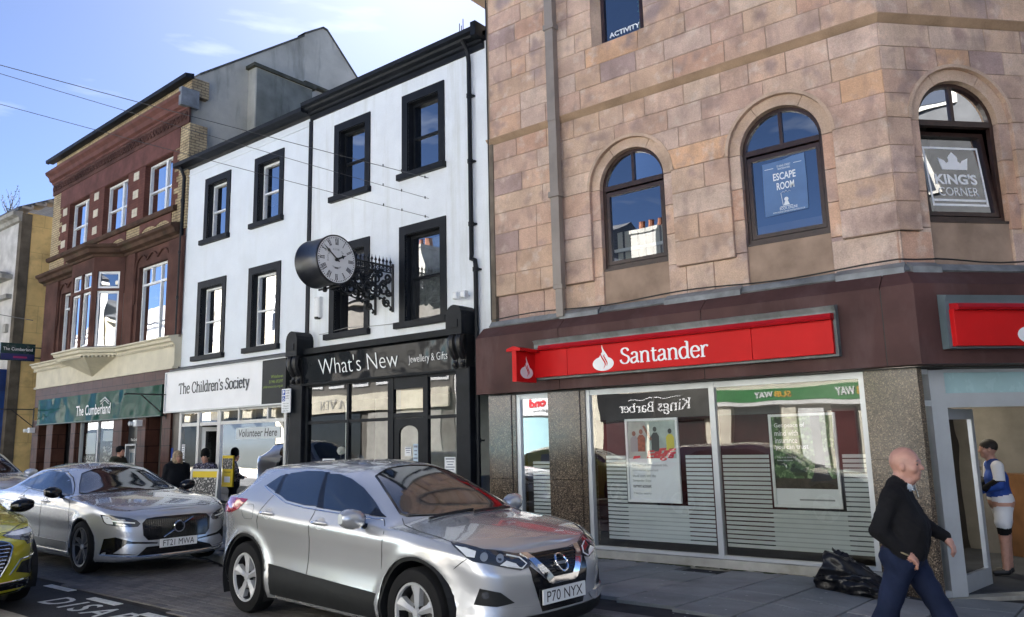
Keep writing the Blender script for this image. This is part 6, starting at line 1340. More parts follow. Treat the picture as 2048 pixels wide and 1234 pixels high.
def wheel(car, c, R, rr, wd, style, side):
    """wheel centre c on the car; side -1 = right hand side (outer face towards -y)"""
    b = MB(); h = wd/2; s_ = side
    prof = [(rr, h*.8), (rr+.012, h*.98), (R-.045, h*1.0), (R-.015, h*.92), (R, h*.6), (R, -h*.6), (R-.015, -h*.92), (R-.045, -h), (rr+.012, -h*.98), (rr, -h*.8)]
    b.lathe([(a, q*s_) for a, q in prof], c, 'Y', 40); t = b.build('wheel', tyre_m, car, local=True)
    b = MB(); b.lathe([(rr+.004, s_*h*.86), (rr-.012, s_*h*.84), (rr-.02, s_*h*.6), (rr-.03, -s_*h*.3), (.0, -s_*h*.3)], c, 'Y', 40); b.build('rim_barrel', rimdk, t, local=True)
    lip = MB(); lip.lathe([(rr+.006, s_*h*.84), (rr+.002, s_*h*.93), (rr-.014, s_*h*.9), (rr-.02, s_*h*.7)], c, 'Y', 40)
    def P(r_, a, d): return (c[0]+r_*math.cos(a), c[1]+s_*d, c[2]+r_*math.sin(a))
    yo, yi = h*.80, h*.62
    for k in range(5):
        a0 = 2*math.pi*k/5+math.pi/2+.06
        if style == 'five':
            rs = [(.03, .5, yi+.005), (.075, .36, yi+.01), (rr*.6, .22, yo-.01), (rr-.006, .27, yo)]
            for sg in (-1, 1):
                L = [P(r_, a0, d+.012) for r_, hw, d in rs]; Rr = [P(r_, a0+sg*hw, d-.012) for r_, hw, d in rs]; D = [P(r_, a0+sg*hw, d-.06) for r_, hw, d in rs]
                lip.grid([L, Rr, D], False)
        else:
            for sg in (-1, 1):
                rs = [(.03, .2, .4, yi), (.08, .12, .30, yi+.01), (rr*.6, .1, .2, yo-.012), (rr-.006, .14, .24, yo)]
                A = [P(r_, a0+sg*h0, d) for r_, h0, h1, d in rs]; Bq = [P(r_, a0+sg*h1, d) for r_, h0, h1, d in rs]; A2 = [P(r_, a0+sg*h0, d-.05) for r_, h0, h1, d in rs]; B2 = [P(r_, a0+sg*h1, d-.05) for r_, h0, h1, d in rs]
                lip.grid([A2, A, Bq, B2], False)
    rim = lip.build('rim', rimsil if style == 'five' else M('alloy_machined', (.2, .2, .21), .35, metal=.4, var=0), t, local=True)
    b = MB(); b.lathe([(.0, s_*(yi+.02)), (.03, s_*(yi+.02)), (.036, s_*(yi+.01)), (.04, s_*(yi-.03))], c, 'Y', 18); b.build('hub_cap', rimsil, t, local=True)
    b = MB(); 
    for k in range(5): a = 2*math.pi*(k+.5)/5+math.pi/2; b.lathe([(.0, s_*(yi+.0)), (.011, s_*(yi+.0)), (.011, s_*(yi-.03))], P(.055, a, 0), 'Y', 6)
    b.build('wheel_nut', rimdk, t, local=True)
    b = MB(); b.lathe([(.0, s_*h*.15), (rr*.72, s_*h*.15), (rr*.72, s_*h*.05)], c, 'Y', 30); b.build('brake_disc', M('brake_steel', (.12, .12, .12), .4, metal=.5), t, local=True)
    return t
def well(car, ax, z, Ra, y0, y1):
    b = MB(); n = 20; rows_ = []
    for y in (y0, y1): rows_.append([(ax+(Ra+.002)*math.cos(a), y, z+(Ra+.002)*math.sin(a)) for a in np.linspace(-.45, math.pi+.45, n)])
    b.grid(rows_, False); b.poly(rows_[1]); return b
def mirror_y(m): m.v = [(p[0], -p[1], p[2]) for p in m.v]; m.f = [tuple(reversed(f)) for f in m.f]; return m
QSP = dict(axle=1.323, R=.345, Ra=.40, flare=.02,
  plan=[(2.19, 0), (2.185, .2), (2.15, .42), (2.07, .62), (1.9, .77), (1.65, .85), (1.32, .885), (.7, .89), (-.4, .895), (-1.32, .893), (-1.72, .87), (-1.98, .78), (-2.11, .55), (-2.15, .25), (-2.155, 0)],
  lev=[(0, .93, -.08, .12), (.08, .975, -.01, .03), (.22, 1.0, .01, 0), (.34, .985, .01, 0), (.52, .972, .01, 0), (.7, .982, .0, .0), (.80, .994, -.03, .0), (.88, .998, -.06, .03), (1, .955, -.16, .07)],
  zb=[(2.2, .235), (1.3, .21), (-1.3, .21), (-2.16, .30)],
  zt=[(2.2, .87), (2.0, .905), (1.6, .965), (1.2, 1.01), (.8, 1.035), (0, 1.075), (-.8, 1.115), (-1.4, 1.17), (-1.8, 1.20), (-2.16, 1.19)],
  z4=[(2.05, .88), (1.95, .935), (1.7, 1.0), (1.4, 1.05), (1.12, 1.085), (1.0, 1.115), (.6, 1.34), (.3, 1.475), (.05, 1.555), (-.4, 1.59), (-.9, 1.58), (-1.4, 1.55), (-1.62, 1.525), (-1.68, 1.50), (-1.80, 1.36), (-1.95, 1.23), (-2.06, 1.20), (-2.16, 1.19)],
  z2=[(2.05, .875), (1.6, .972), (1.2, 1.02), (1.0, 1.04), (.92, 1.06), (.6, 1.22), (.3, 1.36), (0, 1.455), (-.4, 1.505), (-.9, 1.51), (-1.3, 1.505), (-1.5, 1.485), (-1.6, 1.41), (-1.72, 1.31), (-1.86, 1.21), (-2.06, 1.2), (-2.16, 1.19)],
  y2=[(2.05, .5), (1.7, .70), (1.2, .76), (.95, .765), (.6, .685), (.3, .64), (0, .62), (-.9, .60), (-1.4, .585), (-1.8, .56), (-2.0, .62), (-2.16, .6)],
  p=[(2.1, 2), (1.1, 2.2), (.5, 2.6), (-.5, 2.6), (-2.1, 2.6)], bulge=.02)
VSP = dict(axle=1.4705, R=.345, Ra=.385, flare=.012,
  plan=[(2.34, 0), (2.335, .25), (2.30, .5), (2.22, .70), (2.06, .83), (1.8, .90), (1.47, .925), (.7, .93), (-.5, .935), (-1.47, .925), (-2.1, .89), (-2.4, .80), (-2.56, .58), (-2.61, .25), (-2.62, 0)],
  lev=[(0, .94, -.06, .10), (.06, .975, .0, .03), (.2, .985, .01, 0), (.45, .985, .0, .0), (.65, 1.0, -.01, .0), (.82, .997, -.03, .01), (.92, .98, -.06, .03), (1, .95, -.13, .08)],
  zb=[(2.34, .17), (1.3, .17), (-1.3, .18), (-2.6, .25)],
  zt=[(2.34, .79), (2.1, .835), (1.6, .905), (1.0, .955), (0, .985), (-1, 1.0), (-1.6, 1.02), (-2.2, 1.02), (-2.62, .99)],
  z4=[(2.22, .80), (2.1, .86), (1.8, .925), (1.3, .985), (1.0, 1.015), (.88, 1.045), (.6, 1.16), (.2, 1.325), (0, 1.385), (-.4, 1.435), (-.9, 1.43), (-1.3, 1.365), (-1.7, 1.21), (-1.95, 1.10), (-2.1, 1.065), (-2.62, 1.01)],
  z2=[(2.22, .795), (1.6, .915), (1.0, .968), (.82, .985), (.5, 1.10), (.2, 1.225), (-.1, 1.315), (-.5, 1.355), (-.9, 1.34), (-1.3, 1.27), (-1.7, 1.13), (-2.0, 1.045), (-2.2, 1.035), (-2.62, 1.0)],
  y2=[(2.2, .5), (1.8, .74), (1.2, .79), (.8, .80), (.5, .72), (.2, .655), (-.5, .60), (-.9, .59), (-1.3, .61), (-1.7, .68), (-2, .73), (-2.62, .62)],
  p=[(2.3, 2), (1.1, 2.4), (.5, 2.6), (-.5, 2.6), (-2.1, 2.6)], bulge=.018)
ASP = dict(axle=1.315, R=.33, Ra=.375, flare=.016,
  plan=[(2.17, 0), (2.16, .2), (2.12, .42), (2.03, .62), (1.86, .77), (1.6, .85), (1.3, .885), (.7, .885), (-.4, .89), (-1.3, .885), (-1.75, .86), (-2.0, .76), (-2.12, .5), (-2.16, .2), (-2.16, 0)],
  lev=[(0, .93, -.1, .10), (.08, .975, -.01, .03), (.25, .99, .01, 0), (.45, .98, .01, .0), (.68, 1.0, .0, .0), (.82, 1.0, -.03, .01), (.92, .98, -.08, .03), (1, .95, -.19, .08)],
  zb=[(2.2, .17), (1.3, .17), (-1.3, .18), (-2.2, .25)],
  zt=[(2.2, .72), (2.0, .77), (1.6, .86), (1.2, .915), (.8, .94), (0, .97), (-.8, 1.0), (-1.6, 1.05), (-2.16, 1.05)],
  z4=[(2.0, .735), (1.9, .81), (1.6, .90), (1.2, .97), (1.0, 1.0), (.88, 1.04), (.4, 1.28), (.1, 1.38), (-.3, 1.43), (-.9, 1.42), (-1.5, 1.34), (-1.8, 1.2), (-2.05, 1.06), (-2.16, 1.05)],
  z2=[(2.0, .73), (1.6, .87), (1.2, .925), (.95, .945), (.85, .97), (.5, 1.13), (.2, 1.25), (-.3, 1.34), (-.9, 1.33), (-1.5, 1.25), (-1.8, 1.14), (-2.05, 1.06), (-2.16, 1.05)],
  y2=[(2.0, .5), (1.6, .70), (1.2, .75), (.9, .77), (.5, .68), (.2, .63), (-.9, .59), (-1.6, .57), (-2.16, .58)],
  p=[(2.1, 2), (1.1, 2.2), (.5, 2.6), (-.5, 2.6), (-2.1, 2.6)], bulge=.018)
def pose(x, y, z, yaw, pitch=0): return Matrix.Translation((x, y, z)) @ Matrix.Rotation(rad(yaw), 4, 'Z') @ Matrix.Rotation(rad(pitch), 4, 'Y')
QP = pose(-5.81, 5.50, -.008, -5.0, .35)
VP = pose(-12.83, 5.86, -.01, -2.0)
FP = pose(-19.0, 5.86, -.01, -1)
AP = pose(-11.85, 2.95, 0, -4)
def scale_spec(sp, kz, kf=1, **kw):
    s = dict(sp); a = sp['axle']
    fx = lambda x: a+(x-a)*kf if x > a else x
    for k in ('zt', 'zb', 'z4', 'z2'): s[k] = [(fx(x), z*kz) for x, z in sp[k]]
    for k in ('y2', 'p'): s[k] = [(fx(x), z) for x, z in sp[k]]
    s['plan'] = [(fx(x), y) for x, y in sp['plan']]; s.update(kw); return s
FSP = scale_spec(QSP, 1.05)
QSP = scale_spec(QSP, .936, .885, Ra=.43)
QP = pose(-5.81, 5.50, -.012, -5.0, .35)
AP = pose(-11.45, 3.0, 0, -4)
VP = pose(-12.80, 5.905, .0, -2.0)
FP = pose(-18.75, 5.80, .06, -1)
def sym(P): return P+[(-a, b) for a, b in reversed(P) if abs(a) > 1e-6]
def ring(ax, z, r0, r1, a0, a1, n=26): return [(ax+r1*math.cos(a), z+r1*math.sin(a)) for a in np.linspace(a0, a1, n)]+[(ax+r0*math.cos(a), z+r0*math.sin(a)) for a in np.linspace(a1, a0, n)]
def ring_panel(bv, ax, z, r0, r1, a0, a1, sgn, off=.014, n=40):
    m = MB(); rows_ = []; back = []
    for a in np.linspace(a0, a1, n):
        row = []; c, s_ = math.cos(a), math.sin(a); bp, bn = hit(bv, 'side', ax+r1*c, z+r1*s_, sgn)
        for t in (0, .33, .66, 1.0):
            r = r0+(r1-r0)*t; p, q = hit(bv, 'side', ax+r*c, z+r*s_, sgn); row.append(Vector((ax+r*c, p.y+sgn*off*(1 if t < 1 else .9), z+r*s_)))
        row = [row[0]+Vector((0, -sgn*.07, 0))]+row+[row[-1]+Vector((0, -sgn*(off+.01), 0))]; rows_.append(row)
    m.grid(rows_); return m
class Car:
    def __init__(s, nm, lab, cat, sp, P, mat, group='parked cars'):
        s.t = thing(nm, lab, cat, mat=P, group=group); s.sp = sp; s.bv = bvh_of(*car_mesh(dict(sp, Ra=.3))); V, F = car_mesh(sp)
        b = MB(); b.add([tuple(v) for v in V], F, True); me = b.build('body', mat, s.t, local=True); me.data.set_sharp_from_angle(angle=rad(60)); s.body = me
        bm = bmesh.new(); bm.from_mesh(me.data); bmesh.ops.remove_doubles(bm, verts=bm.verts, dist=.0006); bmesh.ops.recalc_face_normals(bm, faces=bm.faces)
        for f in bm.faces: f.smooth = True
        bm.to_mesh(me.data); bm.free()
        a = sp['axle']; b = MB(); b.box(-a-.5, a+.5, -.72, .72, .18, .42)
        for ax in (a, -a):
            for sg in (-1, 1): q = well(None, ax, sp['R'], sp['Ra'], sg*.90, sg*.5); b.add(q.v, q.f)
        b.build('underbody', gapm, s.t, local=True)
    def pan(s, nm, poly, mt, plane='side', sides=(-1,), off=.003, parent=None, **k):
        r = None
        for sg in sides: r = panel(s.bv, poly, plane, off, sgn=sg, **k).build(nm, mt, parent or s.t, local=True)
        return r
    def line(s, nm, lines, mt=gapm, plane='side', sides=(-1,), r=.004, parent=None, off=0):
        for sg in sides:
            m = MB()
            for L in lines: seam(s.bv, L, plane, r, off, sg, m)
            m.build(nm, mt, parent or s.t, local=True)
    def wheels(s, rr, style, y, wd=.22, R=None):
        a = s.sp['axle']; R = R or s.sp['R']
        for ax in (a, -a):
            for sg in (-1, 1): wheel(s.t, (ax, sg*(y-wd/2), R), R, rr, wd, style, sg)
    def plate(s, txt, x, z, w_=.52, h=.111, lean=0):
        X = W[s.t.name] @ Matrix.Translation((x, 0, z)) @ Matrix.Rotation(rad(lean), 4, 'Y'); b = MB(); b.box(-.012, 0, -w_/2, w_/2, -h/2, h/2); p = b.build('number_plate', numplate, s.t, xf=X)
        put_text(p, 'plate_lettering', txt, ink, (.002, -w_*.42, -.04), (0, 1, 0), (0, 0, 1), w_*.84, .08, xf=X)
    def mirror(s, c, sz, mt, sides=(-1, 1)):
        for sg in sides:
            b = MB(); n = 14; rows_ = []
            for i in range(9):
                t = i/8; y = c[1]+sz[1]*(t-.5); k = math.sin(math.pi*min(.97, max(.03, t*.86+.07)))**.45
                rows_.append([(c[0]+sz[0]*.5*k*math.copysign(abs(math.cos(a))**.7, math.cos(a))*(1 if math.cos(a) > 0 else .35), -y*sg*-1*1.0 if False else sg*y, c[2]+sz[2]*.5*k*math.copysign(abs(math.sin(a))**.7, math.sin(a))+.02*(t-.5)) for a in np.linspace(0, 2*math.pi, n, endpoint=False)])
            b.grid(rows_, True, True); b.poly(rows_[0]); b.poly(rows_[-1]); m = b.build('wing_mirror', mt, s.t, local=True)
            b = MB(); b.tube([(c[0]+.02, sg*(c[1]-sz[1]*.42), c[2]-sz[2]*.35), (c[0]+.05, sg*(c[1]-sz[1]*.5-.1), c[2]-sz[2]*.55)], .028, 6); b.build('mirror_stalk', gloss_k, m, local=True)
    def handle(s, x0, x1, z, mt, sides=(-1, 1)):
        for sg in sides:
            b = MB(); Q = [hit(s.bv, 'side', x0+(x1-x0)*t, z, sg) for t in np.linspace(0, 1, 9)]
            b.tube([q[0]+q[1]*(.012+.022*math.sin(math.pi*i/8)) for i, q in enumerate(Q)], [.008+.010*math.sin(math.pi*i/8)**.5 for i in range(9)], 8); h = b.build('door_handle', mt, s.t, local=True)
            s.pan('handle_recess', [((x0+x1)/2+.07*math.cos(a), z+.052*math.sin(a)) for a in np.linspace(0, 2*math.pi, 14, endpoint=False)], M('recess_shade', (.3, .3, .31), .4, metal=.5, var=0), 'side', (sg,), .0015, parent=h, skirt=0)  # flat oval behind the handle; the hollow's shade is in its darker colour
silver = paintm('silver_paint', (.50, .51, .53)); silver2 = paintm('blue_silver_paint', (.50, .52, .56)); olive = paintm('olive_green_paint', (.50, .46, .02), .35); palec = paintm('pale_silver_paint', (.62, .65, .70), .5)
def screens(c, ws, rs=None):
    g = c.pan('windscreen', ws, carglass, 'top', (-1,), .004, cell=.06)
    c.line('windscreen_edge', [ws+[ws[0]]], gloss_k, 'top', (-1,), .012, parent=g)
    m = MB(); b = []
    return g
# ---- silver crossover
q = Car('parked_car', 'silver crossover with black lower cladding parked nearest the camera', 'car', QSP, QP, silver)
screens(q, sym([(.17, 0), (.19, .25), (.26, .47)])[:0] or [(.17, 0), (.19, -.25), (.26, -.46), (.55, -.55), (.84, -.63), (.90, -.60), (1.0, -.35), (1.03, 0), (1.0, .35), (.90, .60), (.84, .63), (.55, .55), (.26, .46), (.19, .25)])
for sd in (-1, 1):
    for P in ([(-1.20, 1.24), (-1.06, 1.335), (-1.00, 1.345), (-.955, 1.19)], [(-.86, 1.165), (-.885, 1.225), (-.945, 1.32), (-.90, 1.365), (-.62, 1.39), (-.366, 1.392), (-.30, 1.382), (-.144, 1.085), (-.335, 1.085), (-.68, 1.115)], [(-.25, 1.37), (-.08, 1.37), (.12, 1.332), (.34, 1.255), (.55, 1.155), (.76, 1.045), (.17, 1.06), (-.035, 1.072)]):
        q.pan('side_window', P, carglass, 'side', (sd,), .004)
    q.pan('door_pillar', [(-.315, 1.385), (-.24, 1.385), (-.02, 1.068), (-.155, 1.078)], gloss_k, 'side', (sd,), .0025); q.pan('door_pillar', [(-1.0, 1.355), (-.93, 1.355), (-.85, 1.16), (-.965, 1.18)], gloss_k, 'side', (sd,), .0025)
    q.line('window_trim', [[(-1.22, 1.235), (-.965, 1.165), (-.68, 1.095), (-.34, 1.066), (.17, 1.043), (.80, 1.02)]], chrome, 'side', (sd,), .007)
    for k, ax in enumerate((1.323, -1.323)): ring_panel(q.bv, ax, .345, .40, .468, -.25, math.pi+.2, sd).build('arch_cladding', clad, q.t, local=True)
    q.pan('sill_cladding', [(-.87, .52), (-.216, .485), (.86, .44), (.87, .24), (-.88, .24)], clad, 'side', (sd,), .010, cell=.05, skirt=.02)
    q.line('door_gap', [[(-.15, 1.07), (-.153, 1.02), (-.168, .97), (-.168, .81), (-.196, .6), (-.21, .47), (-.2, .26)], [(.80, 1.02), (.87, .98), (.915, .93), (.921, .87), (.899, .73), (.862, .46)], [(-.955, 1.16), (-1.06, 1.02), (-1.108, .91), (-1.10, .82)], [(1.649, .665), (1.80, .785)]], gapm, 'side', (sd,))
    q.pan('headlight', [(.602, .895), (.712, .876), (.873, .838), (1.053, .803), (1.163, .782), (1.223, .715), (1.203, .692), (1.138, .68), (1.013, .713), (.873, .748), (.776, .766), (.731, .79), (.659, .843)], lampdk, 'diag', (sd,), .006, cell=.04)
    for P in ([(.64, .873), (.72, .856), (.80, .83), (.79, .79), (.73, .80), (.67, .85)], [(.98, .73), (1.06, .71), (1.14, .69), (1.10, .73), (1.03, .755)]): q.pan('headlight_reflector', P, lampwhite, 'diag', (sd,), .0085, cell=.05, skirt=0)
    q.line('daylight_strip', [[(1.03, .79), (1.13, .765), (1.185, .72), (1.15, .692), (1.03, .72)]], lampwhite, 'diag', (sd,), .006, off=.008)
    for a_, z_ in ((.86, .79), (.98, .772)): q.pan('projector_lens', [(a_+.03*math.cos(t), z_+.028*math.sin(t)) for t in np.linspace(0, 6.28, 12, endpoint=False)], lampglass, 'diag', (sd,), .010, skirt=0)
    q.pan('fog_recess', [(.827, .575), (.984, .54), (1.088, .458), (.955, .44), (.781, .46)], clad, 'diag', (sd,), .004, cell=.05); q.pan('fog_lamp', [(.87+.03*math.cos(t), .525+.026*math.sin(t)) for t in np.linspace(0, 6.28, 12, endpoint=False)], lampdk, 'diag', (sd,), .007, skirt=0)
    q.pan('bumper_blade', [(.773, .452), (1.232, .412), (1.19, .36), (1.148, .345), (.649, .40)], silver, 'diag', (sd,), .014, cell=.06)
    q.pan('tail_lamp', [(-2.05, 1.07), (-1.75, 1.115), (-1.38, 1.105), (-1.5, 1.0), (-1.7, .955), (-2.05, .96)], redlamp, 'side', (sd,), .006)
q.pan('bumper_cladding', sym([(0, .345), (.45, .35), (.84, .38), (.86, .30), (.80, .215), (0, .215)])[:0] or [(-.84, .37), (-.45, .345), (.45, .345), (.84, .37), (.84, .225), (-.84, .225)], clad, 'front', (-1,), .008)
q.pan('bumper_cladding', [(-.86, .52), (.86, .52), (.86, .3), (-.86, .3)], clad, 'rear', (-1,), .008)
gr = q.pan('grille_panel', [(-.345, .715), (-.165, .56), (.165, .56), (.345, .715), (.335, .6), (.25, .36), (-.25, .36), (-.335, .6)], gloss_k, 'front', (-1,), .005)
gr = q.pan('grille', [(-.275, .775), (.275, .775), (.2, .68), (.12, .592), (-.12, .592), (-.2, .68)], gloss_k, 'front', (-1,), .006)
m = MB()
for i in range(9): z = .61+i*.019; hw = min(.27, .10+(z-.59)*.95); seam(q.bv, [(-hw, z), (hw, z)], 'front', .004, .008, -1, m, 4)
o = m.build('grille_mesh', clad, gr, local=True); o['kind'] = 'stuff'
q.pan('chrome_surround', [(-.355, .788), (-.285, .785), (-.115, .60), (.115, .60), (.285, .785), (.355, .788), (.175, .565), (.135, .55), (-.135, .55), (-.175, .565)], chrome, 'front', (-1,), .014)
m = MB(); m.tube([hit(q.bv, 'front', .062*math.cos(t), .695+.062*math.sin(t))[0]+Vector((.03, 0, 0)) for t in np.linspace(0, 2*math.pi, 21)], .009, 6); em = m.build('badge_ring', chrome, q.t, local=True)
p_, _n = hit(q.bv, 'front', 0, .695); MB().box(p_.x+.02, p_.x+.033, -.085, .085, .683, .707).build('badge_bar', chrome, em, local=True)
q.plate('P70 NYX', q.bv.ray_cast(Vector((6, 0, .465)), Vector((-1, 0, 0)))[0].x+.018, .465)
q.line('bonnet_gap', [[(.9, -.66), (1.0, -.72), (1.261, -.765), (1.6, -.755), (1.83, -.63), (1.95, -.38), (1.985, -.2), (1.985, .2), (1.95, .38), (1.83, .63), (1.6, .755), (1.261, .765), (1.0, .72), (.9, .66)]], gapm, 'top')
q.line('wiper', [[(1.06, -.5), (1.02, .05)], [(1.08, .0), (1.0, .55)]], black_m, 'top', (-1,), .012, off=.015)
q.line('fuel_flap', [[(-1.42, 1.055), (-1.24, 1.06), (-1.20, 1.03), (-1.19, .95), (-1.21, .92), (-1.36, .915), (-1.40, .94), (-1.44, 1.03), (-1.42, 1.055)]], gapm, 'side', (-1,), .0025)
q.wheels(.232, 'five', .895, .215)
q.mirror((.62, .985, 1.03), (.20, .24, .17), silver)
q.handle(-1.04, -.80, .985, silver); q.handle(-.125, .115, .945, silver)
for sd in (-1, 1):
    q.pan('mirror_mount', [(.62, 1.105), (.80, 1.035), (.62, 1.045)], gloss_k, 'side', (sd,), .005)
    m = MB(); m.tube([hit(q.bv, 'side', x, 1.43-.02*abs(x+.6), sd)[0]+Vector((0, 0, .03)) for x in np.linspace(-1.45, .1, 12)], .014, 6)
# ---- silver saloon
v = Car('parked_car', 'silver saloon with wide black grille parked behind the crossover', 'car', VSP, VP, silver2)
screens(v, [(.13, 0), (.15, -.25), (.22, -.47), (.50, -.60), (.76, -.70), (.84, -.66), (.95, -.35), (.97, 0), (.95, .35), (.84, .66), (.76, .70), (.50, .60), (.22, .47), (.15, .25)])
for sd in (-1, 1):
    for P in ([(-.17, 1.305), (-.03, 1.305), (.25, 1.215), (.5, 1.105), (.74, 1.005), (.14, 1.03), (.0, 1.035)], [(-.81, 1.265), (-.69, 1.30), (-.36, 1.325), (-.25, 1.315), (.05, 1.04), (-.68, 1.065)], [(-1.24, 1.115), (-1.12, 1.185), (-.89, 1.255), (-.73, 1.075), (-.9, 1.085)]): v.pan('side_window', P, carglass, 'side', (sd,), .004)
    v.pan('door_pillar', [(-.24, 1.315), (-.18, 1.31), (.13, 1.032), (.06, 1.037)], gloss_k, 'side', (sd,), .0025); v.pan('door_pillar', [(-.88, 1.255), (-.82, 1.265), (-.69, 1.068), (-.73, 1.073)], gloss_k, 'side', (sd,), .0025)
    v.line('window_trim', [[(-1.26, 1.105), (-.9, 1.07), (-.3, 1.038), (.14, 1.02), (.74, .995)], [(-1.26, 1.105), (-1.12, 1.205), (-.89, 1.275), (-.69, 1.318), (-.36, 1.335), (-.03, 1.318), (.25, 1.228), (.5, 1.118), (.76, 1.0)]], gloss_k, 'side', (sd,), .008)
    v.pan('headlight', [(.741, .782), (.888, .776), (1.125, .732), (1.215, .697), (1.261, .649), (1.235, .613), (1.189, .612), (1.0, .636), (.861, .655), (.805, .689)], lampdk, 'diag', (sd,), .005, cell=.04)
    v.pan('headlight_reflector', [(.78, .765), (.88, .755), (.93, .71), (.95, .66), (.865, .667), (.82, .70)], lampwhite, 'diag', (sd,), .0075, cell=.05, skirt=0)
    v.pan('daylight_strip', [(.90, .715), (1.05, .695), (1.2, .668), (1.2, .655), (1.06, .674), (.95, .69)], lampwhite, 'diag', (sd,), .0085, cell=.05, skirt=0); v.pan('headlight_reflector', [(1.0, .725), (1.08, .715), (1.1, .70), (1.02, .706)], lampglass, 'diag', (sd,), .008, skirt=0); v.pan('headlight_reflector', [(.96, .672), (1.1, .65), (1.14, .625), (.98, .645)], lampglass, 'diag', (sd,), .008, skirt=0)
    for s_ in (sd,):
        k = 1 if sd > 0 else -1
        v.pan('air_intake', [(k*a, b) for a, b in [(.84, .475), (.76, .495), (.6, .43), (.28, .39), (.30, .35), (.43, .35), (.55, .262), (.86, .278)]], gloss_k, 'front', (-1,), .004)
        v.pan('bumper_blade', [(k*a, b) for a, b in [(.65, .405), (.27, .373), (.28, .346), (.43, .345), (.55, .266), (.77, .29)]], chrome if 0 else silver2, 'front', (-1,), .012)
    v.line('door_gap', [[(.80, .985), (.95, .95), (1.02, .85), (1.04, .7), (1.02, .45), (1.0, .3)], [(.05, 1.02), (.02, .9), (-.01, .6), (-.04, .35)], [(-.78, 1.06), (-.98, .93), (-1.08, .8), (-1.06, .7), (-.98, .55)]], gapm, 'side', (sd,))
    v.line('arch_lip', [ring(ax, .345, .38, .388, -.1, math.pi+.1)[:26] for ax in (1.4705, -1.4705)], silver2, 'side', (sd,), .012)
    v.pan('sill_strip', [(-1.0, .265), (1.0, .25), (1.0, .225), (-1.0, .235)], chrome, 'side', (sd,), .008, cell=.1); v.pan('door_trim', [(-.95, .40), (.98, .38), (1.0, .275), (-1.0, .29)], M('grey_cladding', (.13, .135, .14), .4, var=0), 'side', (sd,), .004, cell=.1)
g_ = v.pan('grille', [(-.42, .70), (-.3, .712), (.3, .712), (.42, .70), (.47, .65), (.455, .50), (.40, .435), (-.40, .435), (-.455, .50), (-.47, .65)], gloss_k, 'front', (-1,), .006)
m = MB()
for i in range(30): y = -.42+i*.029; seam(v.bv, [(y, .455), (y, .69)], 'front', .0035, .004, -1, m, 4)
o = m.build('grille_slats', gloss_k, g_, local=True); o['kind'] = 'stuff'
v.line('grille_edge', [[(-.42, .70), (-.3, .712), (.3, .712), (.42, .70), (.47, .65), (.455, .50), (.40, .435), (-.40, .435), (-.455, .50), (-.47, .65), (-.42, .70)]], gloss_k, 'front', (-1,), .010)
p_, _n = hit(v.bv, 'front', 0, .575); m = MB(); m.tube([(p_.x+.03, .068*math.cos(t), .575+.068*math.sin(t)) for t in np.linspace(0, 2*math.pi, 25)], .013, 6); m.tube([(p_.x+.018, -.205, .455), (p_.x+.025, -.06, .54)], .008, 5); m.tube([(p_.x+.025, .06, .61), (p_.x+.018, .2, .69)], .008, 5); m.build('badge', chrome, v.t, local=True)
MB().lathe([(0, p_.x+.026), (.06, p_.x+.026)], (0, 0, .575), 'X', 20).build('badge_disc', gloss_k, v.t, local=True)
v.pan('air_intake', [(-.42, .345), (.42, .345), (.53, .24), (-.53, .24)], gloss_k, 'front', (-1,), .004)
v.line('chrome_lip', [[(-.86, .27), (-.6, .235), (-.3, .222), (.3, .222), (.6, .235), (.86, .27)]], chrome, 'front', (-1,), .008)
v.plate('FT21 MWA', 2.365, .375)
v.line('bonnet_gap', [[(.80, -.74), (1.19, -.80), (1.68, -.815), (2.0, -.74), (2.13, -.5), (2.17, -.25), (2.17, .25), (2.13, .5), (2.0, .74), (1.68, .815), (1.19, .80), (.80, .74)]], gapm, 'top')
v.wheels(.255, 'twin', .935, .235)
v.mirror((.60, 1.0, 1.045), (.2, .22, .16), gloss_k)
v.handle(-.90, -.68, .925, silver2); v.handle(.02, .26, .905, silver2)
MB().box(.08, .12, -.05, .05, 1.25, 1.3).build('rear_view_mirror', gloss_k, v.t, local=True)
